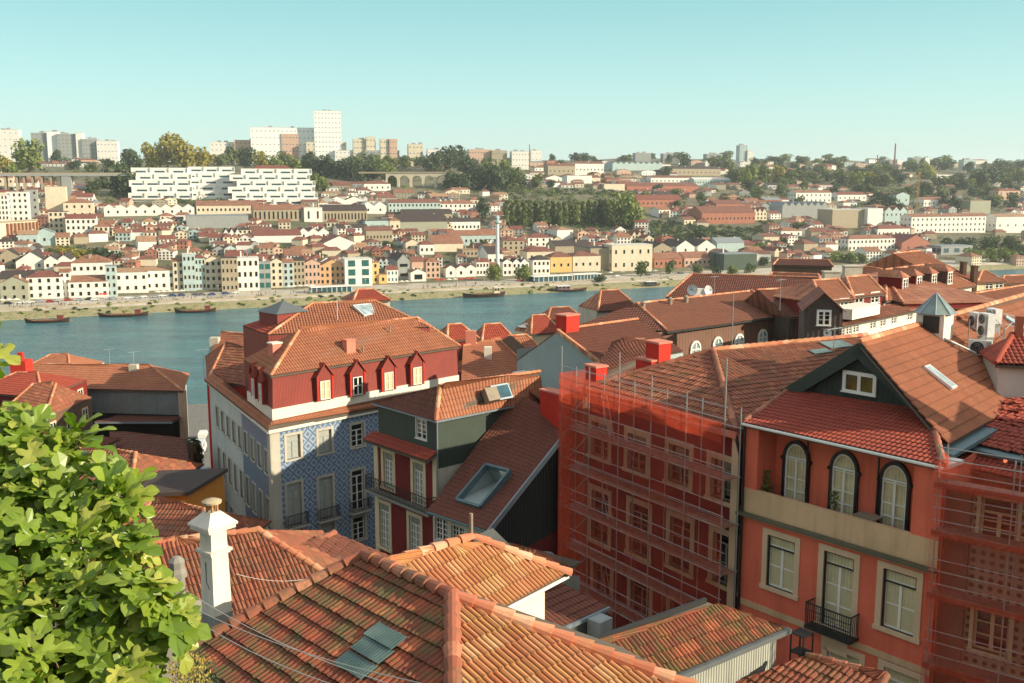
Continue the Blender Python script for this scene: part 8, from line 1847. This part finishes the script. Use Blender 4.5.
# ================================================================ TREES
def crown_mesh(seed, kind='round', n=640):
 rn = random.Random(seed); f = MB(); bl = []
 if kind == 'round':
  for i in range(11):
   a = rn.uniform(0, 6.28); r = rn.uniform(.05, .6); bl.append((V((cos(a) * r, sin(a) * r, .3 + i * .1)), rn.uniform(.32, .5)))
 elif kind == 'poplar':
  for i in range(9): bl.append((V((rn.uniform(-.12, .12), rn.uniform(-.12, .12), .3 + i * .33)), .42 * (1 - .06 * i)))
 for i in range(n):
  c, r = rn.choice(bl); d = V((rn.gauss(0, 1), rn.gauss(0, 1), rn.gauss(.25, 1))).normalized(); p = c + d * r * rn.uniform(.75, 1.12); s = rn.uniform(.07, .16)
  nn = (d + V((rn.gauss(0, .5), rn.gauss(0, .5), rn.gauss(0, .5)))).normalized(); x = nn.orthogonal().normalized(); y = nn.cross(x); a = rn.uniform(0, 3); x, y = x * cos(a) + y * sin(a), y * cos(a) - x * sin(a)
  f.face([p - x * s, p - y * s * .7, p + x * s, p + y * s * .7])
 return f
CR = {}
for kd in ('round', 'poplar'):
 for v_ in range(4):
  for mt in ('leaf_dark', 'leaf_mid', 'leaf_yellow', 'leaf_bright'):
   if kd == 'poplar' and mt == 'leaf_yellow': continue
   CR[(kd, v_, mt)] = crown_mesh(v_ + (10 if kd == 'poplar' else 0), kd).mesh('crown', MATS[mt])
_t = MB(); _t.tube(V((0, 0, -.3)), V((0, 0, .9)), .07, .04, 7)
for k in range(5): _t.tube(V((0, 0, .5)), V((cos(k * 1.3) * .35, sin(k * 1.3) * .35, 1.05)), .03, .012, 5)
TRUNK = _t.mesh('trunk', MATS['bark'])
KN = {'leaf_dark': 'dark green', 'leaf_mid': 'mid green', 'leaf_yellow': 'yellow autumn', 'leaf_bright': 'light green'}
def tree(px, pyb, wpx, hpx, mt, label=None, kind='round', group=None, rn=random.Random(4), P=None):
 P = P or hit(px, pyb); s = P.y / F; w, h = wpx * s / 2 / (.95 if kind == 'round' else .45), hpx * s / (1.75 if kind == 'round' else 3.35)
 sz = 'tall' if hpx > 16 else ('small' if hpx < 9 else 'bushy')
 t = thing('poplar_tree' if kind == 'poplar' else 'broadleaf_tree', label or near_label('%s %s %s' % (sz, KN[mt], 'poplar' if kind == 'poplar' else 'tree'), px, pyb - hpx / 2), 'tree', P, group=group or 'trees on the far hillside', rz=rn.uniform(0, 6))
 inst('crown', CR[(kind, rn.randrange(4), mt)], t, sc=(w, w, h)); inst('trunk', TRUNK, t, sc=(w, w, h))
D, M_, Yl, B_ = 'leaf_dark', 'leaf_mid', 'leaf_yellow', 'leaf_bright'
def trees():
 T = [(30, 173, 32, 32, B_, 'large rounded olive green tree above the road bridge at the left'), (6, 176, 18, 20, Yl, None), (14, 177, 14, 14, B_, None), (56, 163, 14, 13, D, None), (75, 170, 12, 10, D, None), (92, 172, 14, 10, M_, None), (110, 168, 12, 9, D, None),
         (123, 198, 32, 34, D, 'large dark green tree left of the white terraced apartments'), (104, 190, 18, 14, D, None), (92, 196, 20, 14, D, None), (141, 190, 16, 20, D, None), (133, 172, 18, 22, D, None), (127, 164, 14, 14, D, None), (152, 170, 18, 26, Yl, 'yellow tree at the left of the autumn group on the ridge'), (168, 168, 26, 33, Yl, 'tallest yellow autumn tree on the ridge'), (184, 169, 26, 30, Yl, 'broad yellow autumn tree right of the tallest one'), (198, 168, 20, 20, Yl, None), (208, 166, 16, 14, Yl, None), (205, 154, 16, 14, D, None), (220, 166, 16, 12, M_, None),
         (232, 165, 20, 18, M_, None), (248, 166, 22, 18, D, None), (252, 163, 26, 16, B_, 'light green tree crown under the long white slab building'), (262, 168, 20, 16, Yl, None), (275, 172, 18, 16, B_, None), (285, 166, 16, 14, M_, None), (293, 176, 20, 18, B_, None), (304, 186, 18, 16, B_, None), (316, 190, 16, 16, B_, None), (325, 192, 14, 14, B_, None), (298, 160, 16, 14, M_, None), (308, 172, 22, 20, D, None), (320, 176, 22, 20, D, None), (332, 178, 22, 20, D, None), (345, 180, 24, 20, D, None), (358, 182, 22, 20, D, None), (368, 180, 20, 18, D, None), (378, 178, 20, 18, M_, None), (388, 182, 18, 18, B_, None), (395, 186, 16, 18, B_, None), (352, 168, 20, 12, M_, None), (372, 166, 22, 12, M_, None), (390, 168, 20, 12, B_, None), (405, 168, 20, 12, M_, None), (420, 167, 16, 10, M_, None),
         (432, 172, 24, 20, D, None), (445, 172, 26, 24, D, 'broad dark tree crown on the hill right of the viaduct'), (456, 168, 24, 22, D, None), (468, 176, 26, 20, D, None), (450, 190, 22, 18, D, None), (462, 192, 20, 18, D, None), (482, 190, 28, 24, D, 'dense dark tree above the long pale teal building'), (498, 192, 26, 26, D, None), (510, 190, 22, 22, M_, None), (486, 172, 22, 14, M_, None), (505, 172, 18, 12, B_, None), (483, 218, 14, 20, D, 'dark cypress like tree beside the dark roofed cellars'),
         (494, 281, 15, 17, B_, 'round green tree at the foot of the white riverside tower'), (523, 281, 18, 16, B_, 'round green quay tree in front of the twin gabled house'), (642, 276, 14, 15, M_, 'round tree in front of the monumental cream building'), (669, 274, 12, 14, M_, 'round tree in front of the salmon brick building'), (560, 280, 12, 6, D, None), (600, 282, 14, 6, D, None),
         (626, 228, 34, 34, B_, 'big yellow green tree at the right end of the poplar row'), (612, 228, 20, 26, M_, None), (602, 226, 16, 26, D, None), (536, 188, 16, 14, M_, None), (520, 186, 16, 12, D, None), (551, 188, 10, 8, D, None), (746, 186, 22, 22, B_, 'large light green tree on the central right slope'), (734, 184, 18, 16, M_, None), (728, 170, 18, 14, M_, None), (717, 168, 18, 12, M_, None), (684, 168, 14, 14, D, None), (762, 184, 20, 18, M_, None), (776, 184, 18, 18, Yl, None), (789, 186, 20, 16, M_, None),
         (800, 180, 16, 10, M_, None), (812, 182, 16, 10, B_, None), (826, 181, 18, 12, M_, None), (840, 184, 20, 14, M_, None), (856, 186, 20, 14, B_, None), (870, 184, 18, 12, Yl, None), (885, 186, 18, 12, M_, None), (899, 184, 16, 10, D, None), (928, 178, 18, 12, Yl, None), (940, 186, 16, 10, M_, None), (952, 188, 20, 12, M_, None), (980, 190, 24, 20, D, 'large dark tree mass at the upper far right'), (992, 186, 20, 18, D, None), (1005, 184, 18, 16, M_, None), (1018, 184, 18, 16, M_, None), (968, 172, 16, 10, D, None), (945, 170, 20, 10, D, None), (1000, 170, 22, 9, M_, None), (1018, 170, 20, 10, D, None), (915, 172, 14, 10, M_, None),
         (876, 206, 18, 14, D, None), (888, 210, 18, 16, D, None), (900, 213, 14, 10, D, None), (922, 204, 10, 14, D, None), (955, 222 - 10, 14, 16, D, 'dark tree left of the ochre windowless block'), (945, 208, 14, 12, D, None), (870, 196, 18, 12, M_, None), (905, 198, 20, 12, M_, None), (925, 194, 18, 12, D, None), (942, 198, 18, 12, M_, None), (990, 208, 16, 12, D, None), (1012, 212, 16, 12, D, None),
         (948, 250, 20, 12, D, None), (966, 250, 20, 12, D, None), (990, 250, 22, 14, M_, None), (1010, 252, 24, 16, M_, None), (975, 260, 20, 12, B_, None), (992, 262, 22, 14, B_, None), (1008, 262, 18, 14, B_, None), (1022, 258, 18, 14, M_, None), (838, 262, 18, 10, B_, None), (850, 263, 16, 10, B_, None), (862, 263, 14, 10, M_, None), (770, 250, 14, 10, M_, None), (758, 252, 14, 10, B_, None), (784, 248, 14, 10, D, None), (66, 258, 20, 12, Yl, 'yellow green bush group below the white hillside block'), (78, 260, 16, 10, Yl, None), (98, 262, 16, 14, D, None), (108, 264, 16, 16, D, None), (120, 266, 10, 14, D, 'dark purple green tree between the lodges and the arcaded building'), (155, 246, 6, 10, D, None), (206, 207, 20, 7, D, None), (226, 207, 20, 7, D, None), (244, 206, 18, 7, D, None), (388, 251 - 3, 14, 7, D, None), (460, 248, 8, 6, M_, None), (472, 248, 8, 6, M_, None), (484, 248, 12, 8, M_, None), (700, 240, 16, 12, D, None), (697, 273, 12, 9, M_, None), (716, 274, 12, 9, D, None), (733, 275, 14, 9, B_, None), (750, 273, 12, 10, M_, None), (764, 266, 12, 9, D, None), (800, 230, 18, 8, M_, None), (835, 236, 16, 8, M_, None), (820, 172, 14, 8, M_, None), (560, 166, 10, 6, M_, None), (600, 166, 10, 6, D, None)]
 rn = random.Random(8)
 for px, b, w, h, m, lab in T: tree(px, b, w * 1.08, h * 1.05, m, lab, rn=rn)
 for i in range(17):
  px = 506 + i * 5.9; tree(px, 226 - (i % 3) * .6, 8.4, 25 + rn.uniform(-2, 2), rn.choice((M_, B_, M_)), 'tall poplar in the straight row above the lawn slope', 'poplar', 'poplars in the straight row above the lawn slope', rn)
 for i in range(70):
  px, py = rn.uniform(640, 1030), rn.uniform(166, 210); tree(px, py, rn.uniform(9, 17), rn.uniform(7, 12), rn.choice((D, D, M_, M_, B_)), rn=rn)
 for i in range(90):       # ridge-line trees filling the skyline
  px = rn.uniform(-5, 1030); Y = rn.uniform(1350, 1750) if px < 520 else rn.uniform(1700, 2300); d = ray(px, 160); x = d.x / d.y * Y; P = V((x, Y, hG(x, Y) - .5)); tree(px, 160, rn.uniform(9, 20), rn.uniform(5, 10), rn.choice((D, M_, M_, B_)), rn=rn, P=P, group='trees along the skyline')
 f = MB(); g = MB(); ms = (MATS[D], MATS[M_], MATS[B_])
 def clump(px, py, r, k, P=None, mi=0):
  P = P or hit(px, py)
  if any((P.x - fx) ** 2 + (P.y - fy) ** 2 < (r * .6 + fr) ** 2 for fx, fy, fr in FOOT): return
  for i in range(k):
   d = V((rn.gauss(0, 1), rn.gauss(0, 1), abs(rn.gauss(0, 1)))).normalized(); p = P + V((d.x * r, d.y * r, d.z * r * .8 - .3)) * rn.uniform(.6, 1.05); s = rn.uniform(.5, 1.1); nn = (d + V((rn.gauss(0, .4), rn.gauss(0, .4), .2))).normalized(); x = nn.orthogonal().normalized(); y = nn.cross(x)
   f.face([p - x * s, p - y * s, p + x * s, p + y * s], m=mi)
 for i in range(2600):
  px, py = rn.uniform(-5, 1030), rn.uniform(163, 282)
  inside = any(inpoly(px, py, q) for q in GREEN)
  if py > 280 - px * .02 or (not inside and rn.random() < .35): continue
  clump(px, py, rn.uniform(2, 4.5) * (1.4 if inside else 1), 26, mi=rn.choice((0, 0, 0, 1, 1, 2)) if not (636 < px < 770 and py > 212) else rn.choice((0, 0, 1)))
 for i in range(900): px, py = rn.uniform(500, 1030), rn.uniform(163, 214); clump(px, py, rn.uniform(2.5, 6), 30, mi=rn.choice((0, 0, 1, 1, 2)))
 for i in range(420): clump(rn.uniform(636, 772), rn.uniform(222, 246), rn.uniform(2.5, 4.5), 30, mi=rn.choice((0, 0, 0, 1)))
 for i in range(160): clump(rn.uniform(505, 640), rn.uniform(222, 230), rn.uniform(2, 3.5), 26, mi=0)
 for i in range(150): clump(rn.uniform(505, 720), rn.uniform(190, 196), rn.uniform(2, 4), 26, mi=rn.choice((0, 1)))
 for i in range(230):
  P = at_bank(rn.uniform(-5, 735), rn.choice((rn.uniform(1, 11), rn.uniform(13, 18)))); clump(0, 0, rn.uniform(.5, 1.5), 14, P, rn.choice((0, 1, 2, 2)))
 o = f.build('undergrowth', ms); tag(o, 'shrubs, hedges and garden greenery covering the far hillside', kind='stuff')
trees()
# -- fig tree, lower left foreground
def fig_tree():
 rn = random.Random(12); up = V((0, 0, 1)); base = V((-4.6, 8.6, 49.3)); t = thing('fig_tree', 'leafy bright green fig tree filling the lower left foreground', 'tree', base)
 half = [(0, -.02), (.10, .02), (.24, -.04), (.30, .10), (.20, .20), (.17, .27), (.34, .30), (.46, .42), (.44, .54), (.30, .55), (.18, .50), (.13, .56), (.22, .70), (.26, .84), (.18, .95), (.08, 1.0), (0, 1.04)]
 blobs = [(-40, 440, 9.2, .75), (15, 470, 9.0, .62), (60, 482, 8.8, .50), (105, 486, 8.6, .36), (140, 492, 8.5, .2), (2, 345, 9.3, .07), (5, 425, 9.3, .2), (40, 425, 9.1, .24), (85, 440, 9., .18), (-60, 560, 8.6, .9), (30, 540, 8.4, .75), (95, 545, 8.2, .5), (140, 540, 8.1, .27), (-30, 650, 7.9, .9), (50, 625, 7.8, .75), (115, 612, 7.7, .5), (155, 602, 7.6, .33), (178, 618, 7.6, .2), (90, 680, 7.4, .6), (140, 662, 7.4, .35), (20, 700, 7.2, .8)]
 C_ = [(GY(px - 12, py + 8, Y), r * .8) for px, py, Y, r in blobs]; f = MB(); twigs = MB(); nleaf = 0
 def leaf(p, d, nrm, s):
  nonlocal nleaf
  d = d.normalized(); x = d.cross(nrm).normalized(); nrm = x.cross(d).normalized(); dr = rn.uniform(.1, .45); fold = rn.uniform(.12, .4); tw = rn.uniform(-.25, .25)
  P = lambda u, v: p + d * (v * s) + x * (u * s) + nrm * (s * (abs(u) * fold - dr * v * v + tw * u * v + .03 * sin(v * 9 + u * 7)))
  for sg in (1, -1):
   pts = [(a * sg, b) for a, b in half]; mid = [.0, .1, .2, .35, .5, .65, .8, 1.04]
   seg = [(0, 3, 0, .12), (3, 5, .12, .22), (5, 8, .22, .36), (8, 11, .36, .5), (11, 13, .5, .68), (13, 16, .68, 1.04)]
   for a, b, m0, m1 in seg:
    poly = [P(0, m0)] + [P(*pts[k]) for k in range(a, b + 1)] + [P(0, m1)]
    q = [poly[0]]
    for z in poly[1:]:
     if (z - q[-1]).length > 1e-5: q.append(z)
    if (q[0] - q[-1]).length < 1e-5: q.pop()
    if len(q) > 2: f.face(q if sg > 0 else q[::-1], [(0, 0)] * len(q))
  nleaf += 1
 sunv = V((.5, -.5, .7)).normalized()
 for c, r in C_:
  n = int(6 + 112 * r ** 2)
  for i in range(n):
   d = V((rn.gauss(0, 1), rn.gauss(-.35, 1), rn.gauss(.3, 1))).normalized(); p = c + d * r * rn.uniform(.55, 1.05)
   ax = (d + up * .5 + V((rn.gauss(0, .3), rn.gauss(0, .3), 0))).normalized(); twigs.tube(p - ax * .16, p, .006, .004, 4)
   k = rn.randint(3, 6); a0 = rn.uniform(0, 6.28)
   for j in range(k):
    a = a0 + j * 2.4; side = ax.orthogonal().normalized(); s2 = ax.cross(side); o = (side * cos(a) + s2 * sin(a)); dd = (o + ax * rn.uniform(.1, .7) - up * rn.uniform(0, .35)).normalized(); nr = (ax * .8 + up * .55 + sunv * .35 + V((rn.gauss(0, .28), rn.gauss(0, .28), rn.gauss(0, .2)))).normalized()
    if abs(dd.dot(nr)) > .93: continue
    q = p - ax * j * .018 + dd * .035; leaf(q, dd, nr, rn.uniform(.12, .31))
 me = f.mesh('foliage', MATS['fig_leaf'], base)
 import bmesh
 bm = bmesh.new(); bm.from_mesh(me); bmesh.ops.remove_doubles(bm, verts=bm.verts, dist=1e-5); bm.to_mesh(me); bm.free()
 o = bpy.data.objects.new('foliage', me); COL.objects.link(o); o.parent = t
 twigs.build('twigs', MATS['bark_fig'], t)
 m = MB(); fork = V((-4.3, 8.4, 57.5)); m.tube(base, fork, .2, .14, 10); m.build('trunk', MATS['bark_fig'], t)
 for c, r in C_:
  if r < .3: continue
  mid = (fork + c) / 2 + V((rn.uniform(-.2, .2), 0, -.3)); m = MB(); m.tube(fork - up * .05, mid, .07, .045, 7); m.tube(mid, c, .045, .018, 6)
  for k in range(4): e = c + V((rn.gauss(0, 1), rn.gauss(0, 1), rn.gauss(.3, .8))).normalized() * r * .8; m.tube(c, e, .018, .008, 5)
  m.build('branch', MATS['bark_fig'], t)
 print('fig leaves', nleaf)
fig_tree()
def weeds():
 rn = random.Random(3); up = V((0, 0, 1))
 for (px, py, Y, lab, mt) in ((186, 672, 16, 'yellow flowering weed tuft below the fig tree', 'dry_weed'), (196, 668, 17, 'dark green shrub tuft at the lower left roof corner', 'leaf_dark')):
  P = GY(px, py + 14, Y); f = MB()
  for i in range(500):
   a = rn.uniform(0, 6.28); r = rn.random() ** .6 * .42; p = P + V((cos(a) * r, sin(a) * r, rn.uniform(-.3, .45) * (1.2 - r))); d = V((rn.gauss(0, .6), rn.gauss(0, .6), 1)).normalized(); x = d.orthogonal().normalized(); f.face([p, p + x * .015 + d * .03, p + d * .07, p - x * .015 + d * .03])
  t = thing('weed_tuft', lab, 'shrub', P - up * .4); s = MB()
  for i in range(9): s.tube(P - up * .5, P + V((rn.uniform(-.3, .3), rn.uniform(-.3, .3), .3)), .008, .004, 4)
  f.build('foliage', MATS[mt], t); s.build('stem', MATS['bark'], t)
 for i, (px, py, Y, r) in enumerate(((192, 455, 98, 1.2),)):
  P = GY(px, py, Y); f = MB()
  for k in range(900): d = V((rn.gauss(0, 1), rn.gauss(0, 1), rn.gauss(0, 1))).normalized(); p = P + V((d.x, d.y, d.z * 1.6)) * r * rn.uniform(.4, 1.); x = d.orthogonal().normalized(); y = d.cross(x); f.face([p - x * .28, p - y * .2, p + x * .28, p + y * .2])
  t = thing('street_tree', 'dark shrub low in the narrow street', 'tree', rz_(P, gnear(P.x, P.y))); f.build('crown', MATS['leaf_dark'], t); m = MB(); m.tube(rz_(P, gnear(P.x, P.y)), P, .15, .1, 6); m.build('trunk', MATS['bark'], t)
weeds()
# -- air
def haze():
 m = bpy.data.materials.new('haze_air'); m.use_nodes = True; n = m.node_tree.nodes; n.clear(); o = n.new('ShaderNodeOutputMaterial'); v = n.new('ShaderNodeVolumePrincipled'); v.inputs['Color'].default_value = (.90, .97, .95, 1); v.inputs['Density'].default_value = .00009; v.inputs['Anisotropy'].default_value = .2; m.node_tree.links.new(v.outputs[0], o.inputs['Volume'])
 b = MB(); b.box((-3500, -400, -12), (4500, 7000, 190)); ob = b.build('haze', m); tag(ob, 'thin pale air haze over the river valley', kind='stuff')
haze()
# ================================================================ WORLD, SUN, CAMERA
def lighting():
 SUN_EL, SUN_V = radians(21), V((.96, -.28, 0)).normalized()
 w = bpy.data.worlds.new('World'); S.world = w; w.use_nodes = True; n = w.node_tree.nodes; l = w.node_tree.links
 n.clear(); out = n.new('ShaderNodeOutputWorld'); bg = n.new('ShaderNodeBackground'); sky = n.new('ShaderNodeTexSky')
 sky.sky_type = 'NISHITA'; sky.sun_disc = False; sky.sun_elevation = SUN_EL
 az = math.atan2(SUN_V.x, SUN_V.y); sky.sun_rotation = az
 sky.altitude = 0; sky.air_density = 1.0; sky.dust_density = .6; sky.ozone_density = 2.2
 tn = n.new('ShaderNodeMixRGB'); tn.blend_type = 'MULTIPLY'; tn.inputs[0].default_value = 1; tn.inputs[2].default_value = (1., 1.1, .98, 1)
 l.new(sky.outputs[0], tn.inputs[1])
 tc = n.new('ShaderNodeTexCoord'); sx = n.new('ShaderNodeSeparateXYZ'); l.new(tc.outputs['Generated'], sx.inputs[0])
 rp = n.new('ShaderNodeValToRGB'); e = rp.color_ramp.elements; l.new(sx.outputs[2], rp.inputs[0])
 e[0].position = 0.; e[0].color = (4.1, 5.0, 4.7, 1); e[1].position = .2; e[1].color = (1.4, 3.4, 3.5, 1)
 q = e.new(.09); q.color = (2.75, 4.6, 4.4, 1); q = e.new(.42); q.color = (4.6, 4.7, 4.8, 1); q = e.new(1.); q.color = (3.6, 3.7, 4.1, 1)
 mm = n.new('ShaderNodeMixRGB'); mm.inputs[0].default_value = .8; l.new(tn.outputs[0], mm.inputs[1]); l.new(rp.outputs[0], mm.inputs[2])
 l.new(mm.outputs[0], bg.inputs[0]); bg.inputs[1].default_value = .12; l.new(bg.outputs[0], out.inputs[0])
 sd = bpy.data.lights.new('sun', 'SUN'); sd.energy = 4.7; sd.angle = radians(.5); sd.color = (1., .87, .68)
 so = bpy.data.objects.new('sun', sd); COL.objects.link(so)
 d = V((SUN_V.x * cos(SUN_EL), SUN_V.y * cos(SUN_EL), sin(SUN_EL))); so.rotation_euler = d.to_track_quat('Z', 'Y').to_euler(); so.location = (30, -20, 120)
 cd = bpy.data.cameras.new('camera'); co = bpy.data.objects.new('camera', cd); COL.objects.link(co)
 cd.sensor_width = 36; cd.lens = 36 * F / W; cd.clip_end = 20000; cd.clip_start = .1
 co.location = (0, 0, CZ); co.rotation_euler = (pi / 2 - TH, 0, 0); S.camera = co
 S.view_settings.view_transform = 'Standard'; S.view_settings.look = 'None'; S.view_settings.gamma = 1; S.view_settings.exposure = .68
 S.view_settings.use_curve_mapping = False
 c = S.cycles; c.max_bounces = 5; c.diffuse_bounces = 3; c.glossy_bounces = 2; c.transmission_bounces = 3; c.transparent_max_bounces = 10; c.volume_bounces = 0
 c.use_denoising = True; c.use_adaptive_sampling = True; c.adaptive_threshold = .02
 c.caustics_reflective = False; c.caustics_refractive = False
lighting()
